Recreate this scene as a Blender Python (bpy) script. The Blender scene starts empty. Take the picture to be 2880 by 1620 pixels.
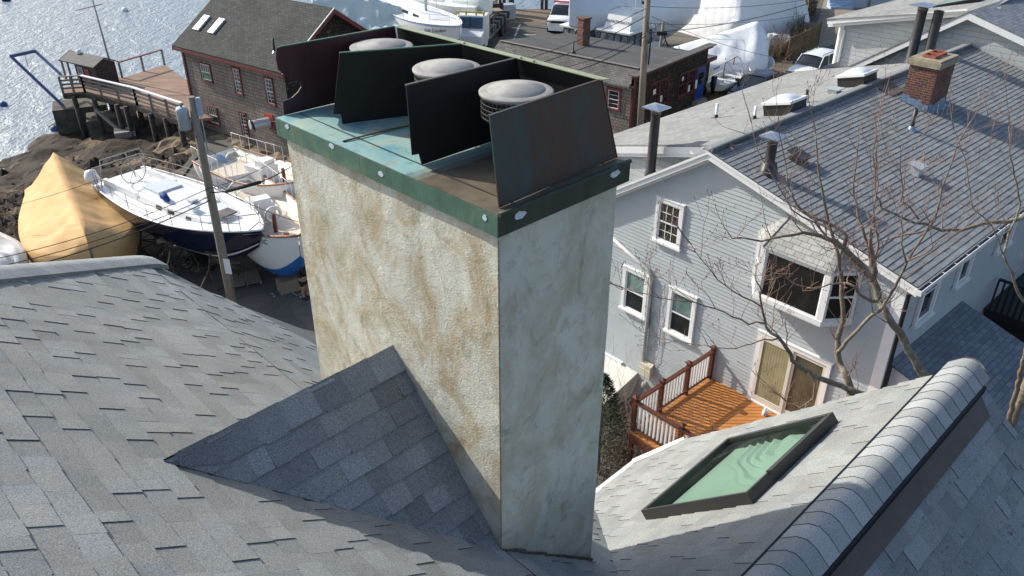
import bpy, bmesh, math, random
from mathutils import Vector, Matrix, noise
random.seed(7)
R = math.radians
scene = bpy.context.scene

# ------------------------------------------------------------------ camera, sky, sun, exposure
F, CX, CY, PITCH, ZC = 2290.0, 1440.0, 810.0, R(30.24), 15.7
cam_d = bpy.data.cameras.new('camera'); cam = bpy.data.objects.new('camera', cam_d)
scene.collection.objects.link(cam); scene.camera = cam
cam.location = (0, 0, ZC); cam.rotation_euler = (R(90) - PITCH, 0, 0)
cam_d.sensor_fit = 'HORIZONTAL'; cam_d.sensor_width = 36; cam_d.lens = 36 * F / 2880
cam_d.clip_start = 0.05; cam_d.clip_end = 20000
SUN_AZ, SUN_EL = R(-60), R(33)
world = bpy.data.worlds.new('World'); scene.world = world; world.use_nodes = True
wn = world.node_tree
sky = wn.nodes.new('ShaderNodeTexSky'); sky.sky_type = 'NISHITA'; sky.sun_disc = False
sky.sun_elevation = SUN_EL; sky.sun_rotation = SUN_AZ; sky.dust_density = 2.0; sky.ozone_density = 1.2
wn.nodes['Background'].inputs['Strength'].default_value = 0.15
wn.links.new(sky.outputs[0], wn.nodes['Background'].inputs['Color'])
sun_d = bpy.data.lights.new('sun', 'SUN'); sun = bpy.data.objects.new('sun', sun_d)
scene.collection.objects.link(sun)
sun_d.energy = 4.3; sun_d.angle = R(0.53); sun_d.color = (1.0, 0.95, 0.84)
SDIR = Vector((math.sin(SUN_AZ) * math.cos(SUN_EL), math.cos(SUN_AZ) * math.cos(SUN_EL), math.sin(SUN_EL)))
sun.rotation_euler = SDIR.to_track_quat('Z', 'Y').to_euler(); sun.location = (-30, 20, 40)
scene.view_settings.view_transform = 'Standard'; scene.view_settings.look = 'None'
scene.view_settings.exposure = 0.26; scene.view_settings.gamma = 1.0

# ------------------------------------------------------------------ survey: where a sight line meets a real plane
cp, sp = math.cos(PITCH), math.sin(PITCH)
def ray(u, v):
    a, b = (u - CX) / F, (v - CY) / F
    return Vector((a, cp - b * sp, -sp - b * cp))
EYE = Vector((0, 0, ZC))
def pz(u, v, z): r = ray(u, v); return EYE + r * ((z - ZC) / r.z)
def py(u, v, y): r = ray(u, v); return EYE + r * (y / r.y)
def ppl(u, v, p0, n): r = ray(u, v); return EYE + r * ((Vector(p0) - EYE).dot(n) / r.dot(n))
GZ = -0.7
def unit(az): return Vector((math.sin(R(az)), math.cos(R(az)), 0))
UP = Vector((0, 0, 1))

# ------------------------------------------------------------------ object helpers
COL = scene.collection
def tag(o, label=None, cat=None, group=None, kind=None):
    if label: o['label'] = label
    if cat: o['category'] = cat
    if group: o['group'] = group
    if kind: o['kind'] = kind
    return o
def thing(name, label, cat, loc=(0, 0, 0), group=None, rotz=0):
    o = bpy.data.objects.new(name, None); COL.objects.link(o); o.empty_display_size = 0.2
    o.location = Vector(loc); o.rotation_euler = (0, 0, rotz)
    return tag(o, label, cat, group)
def kids(o): return [c for c in bpy.data.objects if c.parent is o]
def dup(root, loc, rotz=None, label=None, group=None):
    def cp_(o, parent):
        c = o.copy(); COL.objects.link(c); c.parent = parent
        for k in kids(o): cp_(k, c)
        return c
    r = cp_(root, None); r.location = Vector(loc)
    if rotz is not None: r.rotation_euler = (0, 0, rotz)
    if label: r['label'] = label
    if group: r['group'] = group
    return r

class MB:
    def __init__(s):
        s.bm = bmesh.new(); s.mi = 0; s.sm = False
        s.tl = s.bm.loops.layers.float_color.new('tint'); s.t = (1, 1, 1, 1)
    def face(s, pts):
        try: f = s.bm.faces.new([s.bm.verts.new(Vector(p)) for p in pts])
        except ValueError: return None
        f.material_index = s.mi; f.smooth = s.sm
        for l in f.loops: l[s.tl] = s.t
        return f
    def grid(s, rows, close=False):
        V = [[s.bm.verts.new(Vector(p)) for p in r] for r in rows]
        n = len(V[0])
        for i in range(len(V) - 1):
            for j in range(n if close else n - 1):
                k = (j + 1) % n
                try: f = s.bm.faces.new((V[i][j], V[i][k], V[i + 1][k], V[i + 1][j]))
                except ValueError: continue
                f.material_index = s.mi; f.smooth = s.sm
                for l in f.loops: l[s.tl] = s.t
        return V
    def prism(s, poly, d):
        d = Vector(d); p = [Vector(q) for q in poly]; q = [v + d for v in p]; n = len(p)
        s.face(p[::-1]); s.face(q)
        for i in range(n): s.face((p[i], p[(i + 1) % n], q[(i + 1) % n], q[i]))
    def ob(s, o, a, b, c):
        o, a, b, c = Vector(o), Vector(a), Vector(b), Vector(c)
        s.prism([o, o + a, o + a + b, o + b], c)
    def box(s, ctr, size, rz=0):
        x, y = unit(90 - math.degrees(rz)), unit(-math.degrees(rz))
        a, b, c = x * size[0], y * size[1], UP * size[2]
        s.ob(Vector(ctr) - (a + b + c) / 2, a, b, c)
    def beam(s, p0, p1, w, h=None, up=UP):
        p0, p1 = Vector(p0), Vector(p1); h = h or w; d = p1 - p0
        if d.length < 1e-6: return
        sd = d.cross(up)
        if sd.length < 1e-4: sd = d.cross(Vector((1, 0, 0)))
        sd.normalize(); u2 = sd.cross(d).normalized()
        s.ob(p0 - sd * w / 2 - u2 * h / 2, sd * w, u2 * h, d)
    def tube(s, pts, rad, n=6, cap=True):
        pts = [Vector(p) for p in pts]
        if not hasattr(rad, '__len__'): rad = [rad] * len(pts)
        rows = []; ref = None
        for i, p in enumerate(pts):
            d = pts[min(i + 1, len(pts) - 1)] - pts[max(i - 1, 0)]
            if d.length < 1e-9: d = UP.copy()
            d.normalize()
            if ref is None: ref = d.cross(Vector((0.31, 0.17, 0.93)));
            ref = ref - d * ref.dot(d)
            if ref.length < 1e-5: ref = d.cross(Vector((1, 0, 0)))
            ref.normalize(); b = d.cross(ref)
            rows.append([p + (ref * math.cos(2 * math.pi * k / n) + b * math.sin(2 * math.pi * k / n)) * rad[i] for k in range(n)])
        old = s.sm; s.sm = n > 4
        V = s.grid(rows, True); s.sm = old
        if cap:
            for ring in (V[0][::-1], V[-1]):
                try:
                    f = s.bm.faces.new(ring); f.material_index = s.mi
                    for l in f.loops: l[s.tl] = s.t
                except ValueError: pass
    def cyl(s, p0, p1, r0, r1=None, n=16): s.tube([p0, p1], [r0, r0 if r1 is None else r1], n)
    def lathe(s, prof, ctr, n=32):
        c = Vector(ctr); old = s.sm; s.sm = True
        s.grid([[c + Vector((r * math.cos(2 * math.pi * k / n), r * math.sin(2 * math.pi * k / n), z)) for k in range(n)] for r, z in prof], True)
        s.sm = old
    def build(s, name, mat, root=None, parent=None, weld=False, **tg):
        bm = s.bm
        if weld: bmesh.ops.remove_doubles(bm, verts=bm.verts, dist=1e-4)
        bmesh.ops.recalc_face_normals(bm, faces=bm.faces)
        uv = bm.loops.layers.uv.new('UVMap')
        bm.normal_update()
        for f in bm.faces:
            n = f.normal
            u = UP.cross(n)
            if u.length < 0.02: u = Vector((1, 0, 0))
            u.normalize(); v = n.cross(u)
            for l in f.loops: l[uv].uv = (l.vert.co.dot(u), l.vert.co.dot(v))
        me = bpy.data.meshes.new(name)
        off = Vector((0, 0, 0))
        if root is not None: off = root.location.copy()
        if root is not None and root.rotation_euler.z == 0 and off.length > 0 and not root.get('local'):
            bmesh.ops.translate(bm, verts=bm.verts, vec=-off)
        bm.to_mesh(me); bm.free()
        for m in (mat if isinstance(mat, (list, tuple)) else [mat]): me.materials.append(m)
        o = bpy.data.objects.new(name, me); COL.objects.link(o)
        pr = parent or root
        if pr is not None: o.parent = pr
        return tag(o, **tg) if tg else o
def local(root): root['local'] = 1; return root

# ------------------------------------------------------------------ materials
def nmat(name, rough=0.6, metal=0.0, spec=0.5):
    m = bpy.data.materials.new(name); m.use_nodes = True
    nt = m.node_tree; b = nt.nodes['Principled BSDF']
    b.inputs['Roughness'].default_value = rough; b.inputs['Metallic'].default_value = metal
    b.inputs['Specular IOR Level'].default_value = spec
    return m, nt, b
def N(nt, t, **kw):
    n = nt.nodes.new('ShaderNode' + t)
    for k, v in kw.items(): setattr(n, k, v)
    return n
def coords(nt, kind='Object', scale=(1, 1, 1), rot=(0, 0, 0)):
    tc = N(nt, 'TexCoord'); mp = N(nt, 'Mapping')
    mp.inputs['Scale'].default_value = scale; mp.inputs['Rotation'].default_value = rot
    nt.links.new(tc.outputs[kind], mp.inputs['Vector']); return mp.outputs[0]
def geo(nt, scale=(1, 1, 1)):
    g = N(nt, 'NewGeometry'); mp = N(nt, 'Mapping'); mp.inputs['Scale'].default_value = scale
    nt.links.new(g.outputs['Position'], mp.inputs['Vector']); return mp.outputs[0]
def tex(nt, vec, scale, detail=3, rough=0.55, dist=0):
    n = N(nt, 'TexNoise'); n.inputs['Scale'].default_value = scale; n.inputs['Detail'].default_value = detail
    n.inputs['Roughness'].default_value = rough; n.inputs['Distortion'].default_value = dist
    nt.links.new(vec, n.inputs['Vector']); return n.outputs['Fac']
def ramp(nt, fac, stops, interp='LINEAR'):
    r = N(nt, 'ValToRGB'); r.color_ramp.interpolation = interp
    while len(r.color_ramp.elements) < len(stops): r.color_ramp.elements.new(0.5)
    for e, (p, c) in zip(r.color_ramp.elements, stops):
        e.position = p; e.color = (c, c, c, 1) if not hasattr(c, '__len__') else (*c, 1)
    nt.links.new(fac, r.inputs['Fac']); return r.outputs['Color']
def mix(nt, a, b, fac=0.5, mode='MIX'):
    m = N(nt, 'Mix', data_type='RGBA', blend_type=mode)
    for sock, val in ((0, fac), (6, a), (7, b)):
        if hasattr(val, 'is_linked') or hasattr(val, 'links'): nt.links.new(val, m.inputs[sock])
        elif sock == 0: m.inputs[0].default_value = val
        else: m.inputs[sock].default_value = (val, val, val, 1) if not hasattr(val, '__len__') else (*val, 1)
    return m.outputs[2]
def bump(nt, b, h, strength=0.3, dist=0.01):
    bp = N(nt, 'Bump'); bp.inputs['Strength'].default_value = strength; bp.inputs['Distance'].default_value = dist
    nt.links.new(h, bp.inputs['Height']); nt.links.new(bp.outputs[0], b.inputs['Normal'])
def plain(name, c, rough=0.5, var=0.18, sc=3.0, metal=0.0, spec=0.5, bmp=0.0, bsc=60):
    m, nt, b = nmat(name, rough, metal, spec)
    v = geo(nt)
    k1 = tuple(x * (1 - var) for x in c); k2 = tuple(min(1, x * (1 + var)) for x in c)
    n1 = tex(nt, v, sc, 5, 0.65)
    nt.links.new(ramp(nt, n1, [(0.3, k1), (0.7, k2)]), b.inputs['Base Color'])
    if bmp: bump(nt, b, tex(nt, v, bsc, 3), bmp, 0.01)
    return m
def granule(name, c, fine=140, spots=0.0, rough=0.9):
    m, nt, b = nmat(name, rough, 0, 0.25)
    at = N(nt, 'Attribute'); at.attribute_name = 'tint'
    v = geo(nt)
    g = ramp(nt, tex(nt, v, fine, 2, 0.8), [(0.28, 0.5), (0.5, 0.95), (0.75, 1.5)])
    big = ramp(nt, tex(nt, v, 1.6, 4, 0.6), [(0.3, 0.86), (0.7, 1.1)])
    col = mix(nt, mix(nt, mix(nt, c, at.outputs['Color'], 1, 'MULTIPLY'), g, 1, 'MULTIPLY'), big, 1, 'MULTIPLY')
    if spots:
        s1 = ramp(nt, tex(nt, v, 26, 4, 0.8), [(0.56, 0.0), (0.68, 1.0)])
        s2 = ramp(nt, tex(nt, v, 3.1, 2, 0.5), [(0.42, 0.0), (0.62, spots)])
        col = mix(nt, col, (0.018, 0.018, 0.016), mix(nt, s1, s2, 1, 'MULTIPLY'))
    nt.links.new(col, b.inputs['Base Color'])
    bump(nt, b, tex(nt, v, fine, 2, 0.8), 0.35, 0.006)
    return m
def courses(name, c1, c2, cm, w, h, mortar=0.008, rough=0.85, var=0.25, bst=0.5, off=0.5, squash=1.0, streak=None, bias=0.0, warm=None):
    """shingles, bricks, boards in courses: brick pattern in the face's own plane, in metres"""
    m, nt, b = nmat(name, rough, 0, 0.3)
    vec = coords(nt, 'UV')
    wob = N(nt, 'VectorMath', operation='ADD')
    nz = N(nt, 'TexNoise'); nz.inputs['Scale'].default_value = 2.2; nt.links.new(vec, nz.inputs['Vector'])
    sc = N(nt, 'VectorMath', operation='SCALE'); sc.inputs['Scale'].default_value = h * 0.18
    nt.links.new(nz.outputs['Color'], sc.inputs[0]); nt.links.new(vec, wob.inputs[0]); nt.links.new(sc.outputs[0], wob.inputs[1])
    br = N(nt, 'TexBrick'); br.offset = off; br.squash = squash
    br.inputs['Scale'].default_value = 1; br.inputs['Brick Width'].default_value = w; br.inputs['Row Height'].default_value = h
    br.inputs['Mortar Size'].default_value = mortar; br.inputs['Mortar Smooth'].default_value = 0.3; br.inputs['Bias'].default_value = bias
    br.inputs['Color1'].default_value = (*c1, 1); br.inputs['Color2'].default_value = (*c2, 1); br.inputs['Mortar'].default_value = (*cm, 1)
    nt.links.new(wob.outputs[0], br.inputs['Vector'])
    g = ramp(nt, tex(nt, vec, 9, 6, 0.75), [(0.25, 1 - var), (0.75, 1 + var)])
    big = ramp(nt, tex(nt, vec, 0.7, 4, 0.6), [(0.3, 1 - var * 0.7), (0.7, 1 + var * 0.5)])
    col = mix(nt, mix(nt, br.outputs['Color'], g, 1, 'MULTIPLY'), big, 1, 'MULTIPLY')
    if streak:
        st = ramp(nt, tex(nt, coords(nt, 'UV', (9, 0.5, 1)), 1, 4, 0.7), [(0.5, 0), (0.75, 1)])
        col = mix(nt, col, streak, st)
    if warm:
        wv = ramp(nt, tex(nt, coords(nt, 'UV', (1 / w, 1 / h, 1)), 0.9, 1, 0.5), [(0.62, 0), (0.72, 1)])
        col = mix(nt, col, warm, wv)
    nt.links.new(col, b.inputs['Base Color'])
    hh = N(nt, 'Math', operation='SUBTRACT'); hh.inputs[0].default_value = 1
    nt.links.new(br.outputs['Fac'], hh.inputs[1]); bump(nt, b, hh.outputs[0], bst, 0.012)
    return m
def glassy(name, c, rough=0.06, var=0.5, sc=1.2):
    m, nt, b = nmat(name, rough, 0, 0.8)
    nt.links.new(ramp(nt, tex(nt, geo(nt), sc, 3), [(0.35, tuple(x * (1 - var) for x in c)), (0.7, tuple(x * (1 + var) for x in c))]), b.inputs['Base Color'])
    return m
def wood(name, c1, c2, scale=(1, 14, 14), rough=0.75, bst=0.15, sc=2):
    m, nt, b = nmat(name, rough, 0, 0.3)
    v = coords(nt, 'UV', scale)
    n = tex(nt, v, sc, 6, 0.7, 0.4)
    nt.links.new(ramp(nt, n, [(0.28, c1), (0.72, c2)]), b.inputs['Base Color']); bump(nt, b, n, bst, 0.01)
    return m
def cloth(name, c1, c2, sc=1.0, rough=0.45, bst=0.6, stretch=(1, 1, 1), bd=0.05):
    m, nt, b = nmat(name, rough, 0, 0.35)
    v = geo(nt, stretch)
    n = tex(nt, v, sc, 6, 0.6, 0.6)
    nt.links.new(ramp(nt, n, [(0.3, c1), (0.7, c2)]), b.inputs['Base Color'])
    w = N(nt, 'TexWave', bands_direction='DIAGONAL'); w.inputs['Scale'].default_value = sc * 0.8; w.inputs['Distortion'].default_value = 9
    w.inputs['Detail'].default_value = 4; nt.links.new(v, w.inputs['Vector'])
    bump(nt, b, mix(nt, w.outputs['Fac'], n, 0.5), bst, bd)
    return m
M = {}
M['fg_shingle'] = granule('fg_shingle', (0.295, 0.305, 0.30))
M['fg_shingle_shaded_mossy'] = granule('fg_shingle_shaded_mossy', (0.26, 0.275, 0.285), spots=0.95)  # darker, bluer copy with the slope's shade in its colour, plus dark specks
M['ridge_shingle'] = granule('ridge_shingle', (0.36, 0.375, 0.38), fine=170)
M['house_shingle'] = granule('house_shingle', (0.225, 0.24, 0.25), fine=40)
M['pale_shingle'] = courses('pale_shingle', (0.33, 0.335, 0.325), (0.255, 0.26, 0.255), (0.15, 0.15, 0.145), 0.34, 0.143, 0.006, 0.9, 0.16, 0.25)
M['porch_shingle'] = courses('porch_shingle', (0.23, 0.26, 0.29), (0.16, 0.18, 0.21), (0.09, 0.1, 0.11), 0.3, 0.143, 0.008, 0.9, 0.2, 0.4)
M['barn_shingle'] = courses('barn_shingle', (0.085, 0.09, 0.085), (0.055, 0.058, 0.056), (0.025, 0.026, 0.026), 0.3, 0.15, 0.012, 0.92, 0.3, 0.6)
M['tar_roof'] = courses('tar_roof', (0.105, 0.104, 0.104), (0.085, 0.085, 0.086), (0.075, 0.073, 0.073), 6, 0.95, 0.02, 0.9, 0.3, 0.3)
M['shop_shingle'] = courses('shop_shingle', (0.17, 0.16, 0.155), (0.115, 0.11, 0.108), (0.05, 0.05, 0.05), 0.32, 0.15, 0.012, 0.9, 0.3, 0.5)
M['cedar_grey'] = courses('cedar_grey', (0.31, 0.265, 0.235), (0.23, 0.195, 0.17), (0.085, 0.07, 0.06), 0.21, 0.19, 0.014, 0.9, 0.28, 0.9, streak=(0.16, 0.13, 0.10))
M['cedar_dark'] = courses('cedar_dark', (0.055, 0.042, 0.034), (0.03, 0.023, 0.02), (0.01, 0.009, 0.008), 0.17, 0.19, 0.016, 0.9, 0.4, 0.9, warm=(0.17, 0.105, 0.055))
M['nb_shingle_wall'] = courses('nb_shingle_wall', (0.50, 0.52, 0.52), (0.46, 0.48, 0.485), (0.26, 0.275, 0.28), 0.95, 0.19, 0.008, 0.8, 0.12, 0.7)
M['brick'] = courses('brick', (0.20, 0.068, 0.045), (0.095, 0.042, 0.035), (0.22, 0.19, 0.16), 0.21, 0.072, 0.009, 0.85, 0.4, 0.7)
M['clap'] = plain('clap', (0.44, 0.475, 0.49), 0.6, 0.06, 1.2, bmp=0.08, bsc=30)
M['clap_white'] = plain('clap_white', (0.44, 0.465, 0.49), 0.6, 0.05)
M['trim'] = plain('trim', (0.82, 0.82, 0.81), 0.45, 0.06, 5)
M['red_trim'] = plain('red_trim', (0.17, 0.035, 0.032), 0.6, 0.3, 6)
M['dark_red'] = plain('dark_red', (0.10, 0.022, 0.02), 0.6, 0.3, 6)
M['glass_dark'] = glassy('glass_dark', (0.018, 0.021, 0.021))
M['glass_teal'] = glassy('glass_teal', (0.15, 0.23, 0.215))
M['glass_green'] = glassy('glass_green', (0.03, 0.17, 0.055), 0.1, 0.8, 2)
M['screen'] = glassy('screen', (0.08, 0.10, 0.095), 0.4)
M['curtain'] = plain('curtain', (0.30, 0.265, 0.15), 0.9, 0.2, 2)
M['black'] = plain('black', (0.012, 0.012, 0.013), 0.5, 0.3)
M['pipe'] = plain('pipe', (0.035, 0.032, 0.034), 0.45, 0.35, 6)
M['galv'] = plain('galv', (0.62, 0.65, 0.68), 0.22, 0.12, 9, metal=0.9)
M['steel'] = plain('steel', (0.34, 0.33, 0.315), 0.75, 0.25, 9, metal=0.0, spec=0.25)
M['steel_dark'] = plain('steel_dark', (0.16, 0.145, 0.13), 0.5, 0.35, 18, metal=0.6)
M['lead'] = plain('lead', (0.22, 0.30, 0.40), 0.4, 0.35, 14, metal=0.4, bmp=0.8, bsc=18)
M['white_paint'] = plain('white_paint', (0.8, 0.8, 0.79), 0.35, 0.05)
M['white_plastic'] = plain('white_plastic', (0.80, 0.81, 0.83), 0.3, 0.04)
M['rubber'] = plain('rubber', (0.015, 0.015, 0.016), 0.8, 0.3)
M['asph'] = None
M['concrete'] = plain('concrete', (0.30, 0.28, 0.25), 0.9, 0.3, 2.5, bmp=0.4, bsc=12)
M['old_concrete'] = plain('old_concrete', (0.10, 0.092, 0.075), 0.95, 0.5, 1.6, bmp=0.6, bsc=8)
M['slab_concrete'] = plain('slab_concrete', (0.30, 0.26, 0.19), 0.9, 0.35, 6, bmp=0.5, bsc=25)
M['flue_clay'] = plain('flue_clay', (0.30, 0.10, 0.055), 0.85, 0.3, 10)
M['pole_wood'] = wood('pole_wood', (0.17, 0.145, 0.115), (0.33, 0.285, 0.235), (24, 0.6, 1), 0.9)
M['grey_wood'] = wood('grey_wood', (0.15, 0.13, 0.11), (0.34, 0.30, 0.26), (3, 16, 1))
M['pile_wood'] = plain('pile_wood', (0.055, 0.047, 0.04), 0.9, 0.5, 4, bmp=0.4, bsc=14)
M['deck_pier'] = courses('deck_pier', (0.34, 0.215, 0.155), (0.235, 0.15, 0.112), (0.10, 0.07, 0.055), 4.0, 0.145, 0.008, 0.75, 0.25, 0.4)
M['deck_orange'] = courses('deck_orange', (0.56, 0.235, 0.07), (0.49, 0.195, 0.055), (0.10, 0.03, 0.012), 3.6, 0.14, 0.009, 0.6, 0.12, 0.4)
M['rail_brown'] = wood('rail_brown', (0.075, 0.026, 0.017), (0.15, 0.052, 0.03), (3, 20, 1), 0.55)
M['fence_wood'] = courses('fence_wood', (0.25, 0.16, 0.08), (0.18, 0.115, 0.06), (0.07, 0.045, 0.025), 0.14, 5, 0.01, 0.85, 0.3, 0.5)
M['bark'] = plain('bark', (0.20, 0.165, 0.13), 0.95, 0.55, 24, bmp=0.8, bsc=70)
M['twig'] = plain('twig', (0.27, 0.18, 0.135), 0.8, 0.4, 12)
M['bud'] = plain('bud', (0.26, 0.10, 0.085), 0.7, 0.4, 30)
M['brush'] = plain('brush', (0.20, 0.145, 0.09), 0.9, 0.5, 6)
M['green_leaf'] = plain('green_leaf', (0.022, 0.045, 0.014), 0.6, 0.6, 9)
M['dry_leaf'] = plain('dry_leaf', (0.16, 0.10, 0.05), 0.8, 0.5, 9)
M['navy'] = plain('navy', (0.008, 0.012, 0.035), 0.08, 0.2, 1, spec=0.7)
M['gel'] = plain('gel', (0.80, 0.80, 0.79), 0.25, 0.05, 1.5)
M['gel_cream'] = plain('gel_cream', (0.68, 0.61, 0.50), 0.4, 0.08)
M['gel_grey'] = plain('gel_grey', (0.58, 0.62, 0.64), 0.3, 0.08)
M['bottom_blue'] = plain('bottom_blue', (0.02, 0.14, 0.42), 0.5, 0.15)
M['bottom_teal'] = plain('bottom_teal', (0.01, 0.20, 0.17), 0.5, 0.15)
M['bottom_black'] = plain('bottom_black', (0.02, 0.02, 0.024), 0.6, 0.3)
M['teak'] = plain('teak', (0.33, 0.14, 0.07), 0.5, 0.25)
M['tan_cloth'] = cloth('tan_cloth', (0.56, 0.34, 0.14), (0.66, 0.42, 0.19), 0.8, 0.75, 0.55)
M['tarp_white'] = cloth('tarp_white', (0.60, 0.61, 0.62), (0.76, 0.76, 0.76), 0.7, 0.75, 0.7)
M['wrap_white'] = cloth('wrap_white', (0.78, 0.80, 0.83), (0.86, 0.87, 0.88), 0.8, 0.3, 0.5)
M['wrap_green'] = cloth('wrap_green', (0.56, 0.66, 0.63), (0.70, 0.75, 0.71), 0.5, 0.4, 0.7)
M['wrap_blue'] = cloth('wrap_blue', (0.62, 0.68, 0.74), (0.72, 0.76, 0.80), 0.6, 0.3, 0.4)
M['blue_canvas'] = plain('blue_canvas', (0.01, 0.05, 0.22), 0.7, 0.3, 10)
M['blue_paint'] = plain('blue_paint', (0.012, 0.05, 0.24), 0.45, 0.2, 5)
M['crane_blue'] = plain('crane_blue', (0.06, 0.10, 0.25), 0.5, 0.3, 5)
M['rust'] = plain('rust', (0.14, 0.06, 0.035), 0.85, 0.5, 12)
M['stand'] = plain('stand', (0.06, 0.045, 0.035), 0.8, 0.5, 10)
M['pallet'] = wood('pallet', (0.20, 0.16, 0.12), (0.34, 0.28, 0.21), (3, 16, 1))
M['skin'] = plain('skin', (0.42, 0.24, 0.16), 0.5, 0.1, 20)
M['cloth_black'] = plain('cloth_black', (0.014, 0.014, 0.018), 0.8, 0.3, 20)
M['cloth_teal'] = plain('cloth_teal', (0.02, 0.30, 0.36), 0.7, 0.2, 20)
M['car_white'] = plain('car_white', (0.80, 0.81, 0.82), 0.12, 0.02, 1, spec=0.7)
M['car_blue'] = plain('car_blue', (0.035, 0.045, 0.075), 0.18, 0.1, 1, metal=0.4, spec=0.7)
M['yellow'] = plain('yellow', (0.55, 0.38, 0.03), 0.6, 0.3, 8)
M['lamp_blue'] = plain('lamp_blue', (0.40, 0.52, 0.70), 0.3, 0.2, 8)
M['transformer'] = plain('transformer', (0.36, 0.42, 0.48), 0.45, 0.12, 4)
M['beige'] = plain('beige', (0.62, 0.58, 0.45), 0.5, 0.06)
M['ink'] = plain('ink', (0.02, 0.022, 0.03), 0.5, 0.1)
M['ink_blue'] = plain('ink_blue', (0.02, 0.10, 0.35), 0.5, 0.1)
M['red'] = plain('red', (0.45, 0.05, 0.03), 0.5, 0.2)
M['line_paint'] = plain('line_paint', (0.62, 0.62, 0.6), 0.8, 0.2, 12)
M['chalk'] = plain('chalk', (0.45, 0.55, 0.62), 0.9, 0.2, 12)
M['alum'] = plain('alum', (0.52, 0.54, 0.55), 0.45, 0.15, 8, metal=0.4)
# ------------------------------------------------------------------ weathered stucco, copper, asphalt, rock, water
A_STAIN = unit(-44.5)
def stucco_mat():
    m, nt, b = nmat('stucco', 0.92, 0, 0.2)
    v = geo(nt); d = geo(nt, (1.0, 1.0, 0.72))
    base = ramp(nt, tex(nt, v, 2.2, 6, 0.7), [(0.3, (0.60, 0.60, 0.50)), (0.7, (0.77, 0.76, 0.66))])
    s1 = ramp(nt, tex(nt, d, 3.0, 8, 0.68, 0.9), [(0.44, 0), (0.64, 0.85)])
    gn = N(nt, 'NewGeometry'); dp = N(nt, 'VectorMath', operation='DOT_PRODUCT'); nt.links.new(gn.outputs['True Normal'], dp.inputs[0]); dp.inputs[1].default_value = tuple(-A_STAIN)
    wk = N(nt, 'MapRange'); wk.inputs['From Min'].default_value = .5; wk.inputs['From Max'].default_value = .9; wk.inputs['To Min'].default_value = 1; wk.inputs['To Max'].default_value = .6; nt.links.new(dp.outputs['Value'], wk.inputs['Value'])
    s1 = mix(nt, s1, wk.outputs[0], 1, 'MULTIPLY')  # ochre stains weaker on the face that looks along -A
    col = mix(nt, base, (0.44, 0.34, 0.19), s1)
    s2 = ramp(nt, tex(nt, d, 6.5, 8, 0.74, 0.6), [(0.53, 0), (0.70, 0.65)])
    col = mix(nt, col, (0.25, 0.215, 0.14), s2)
    s3 = ramp(nt, tex(nt, geo(nt, (1.2, 1.2, 0.8)), 4.6, 6, 0.7), [(0.52, 0), (0.70, 0.55)])
    col = mix(nt, col, (0.78, 0.79, 0.73), s3)
    sp = N(nt, 'SeparateXYZ'); g = N(nt, 'NewGeometry'); nt.links.new(g.outputs['Position'], sp.inputs[0])
    lo = N(nt, 'MapRange'); lo.inputs['From Min'].default_value = 11.35; lo.inputs['From Max'].default_value = 10.85
    nt.links.new(sp.outputs['Z'], lo.inputs['Value'])
    dirt = mix(nt, lo.outputs[0], ramp(nt, tex(nt, v, 9, 5, 0.7), [(0.35, 0), (0.65, 1)]), 1, 'MULTIPLY')
    col = mix(nt, col, (0.10, 0.085, 0.065), dirt)
    nt.links.new(col, b.inputs['Base Color'])
    h = mix(nt, tex(nt, v, 85, 4, 0.75), tex(nt, v, 14, 6, 0.65, 0.8), 0.5)
    bump(nt, b, h, 1.0, 0.018)
    return m
def copper_mat(name, stops, streak, up=1.0, rough=0.55, sc=3.2, fleck=None):
    m, nt, b = nmat(name, rough, 0.15, 0.35)
    v = geo(nt, (1, 1, up)); col = ramp(nt, tex(nt, v, sc, 6, 0.65, 0.5), stops)
    st = ramp(nt, tex(nt, geo(nt, (22, 22, 1.2)), 1, 4, 0.7), [(0.5, 0), (0.72, 0.75)])
    col = mix(nt, col, streak, st)
    if fleck:
        f = ramp(nt, tex(nt, geo(nt), 12, 4, 0.75), [(0.62, 0), (0.72, 0.7)]); col = mix(nt, col, fleck, f)
    nt.links.new(col, b.inputs['Base Color'])
    bump(nt, b, tex(nt, geo(nt), 9, 3), 0.12, 0.02)
    return m
M['stucco'] = stucco_mat()
M['cop_green'] = copper_mat('cop_green', [(0.3, (0.05, 0.11, 0.085)), (0.55, (0.085, 0.17, 0.125)), (0.75, (0.17, 0.22, 0.15))], (0.06, 0.085, 0.055))
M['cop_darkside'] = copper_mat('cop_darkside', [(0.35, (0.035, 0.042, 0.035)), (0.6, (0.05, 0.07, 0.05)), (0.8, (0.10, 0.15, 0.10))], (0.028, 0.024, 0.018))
M['cop_fin'] = copper_mat('cop_fin', [(0.3, (0.06, 0.024, 0.028)), (0.55, (0.085, 0.036, 0.042)), (0.8, (0.05, 0.055, 0.09))], (0.045, 0.024, 0.022), 0.7, 0.5)
M['cop_soot'] = copper_mat('cop_soot', [(0.3, (0.012, 0.012, 0.011)), (0.7, (0.024, 0.022, 0.02))], (0.014, 0.013, 0.012), 1, 0.7)
M['cop_front'] = copper_mat('cop_front', [(0.3, (0.095, 0.042, 0.028)), (0.5, (0.075, 0.047, 0.037)), (0.72, (0.045, 0.09, 0.085))], (0.045, 0.075, 0.07), 0.35, 0.5, 3.2)
M['cop_lip'] = copper_mat('cop_lip', [(0.3, (0.30, 0.33, 0.20)), (0.7, (0.42, 0.45, 0.30))], (0.24, 0.32, 0.20))
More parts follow.
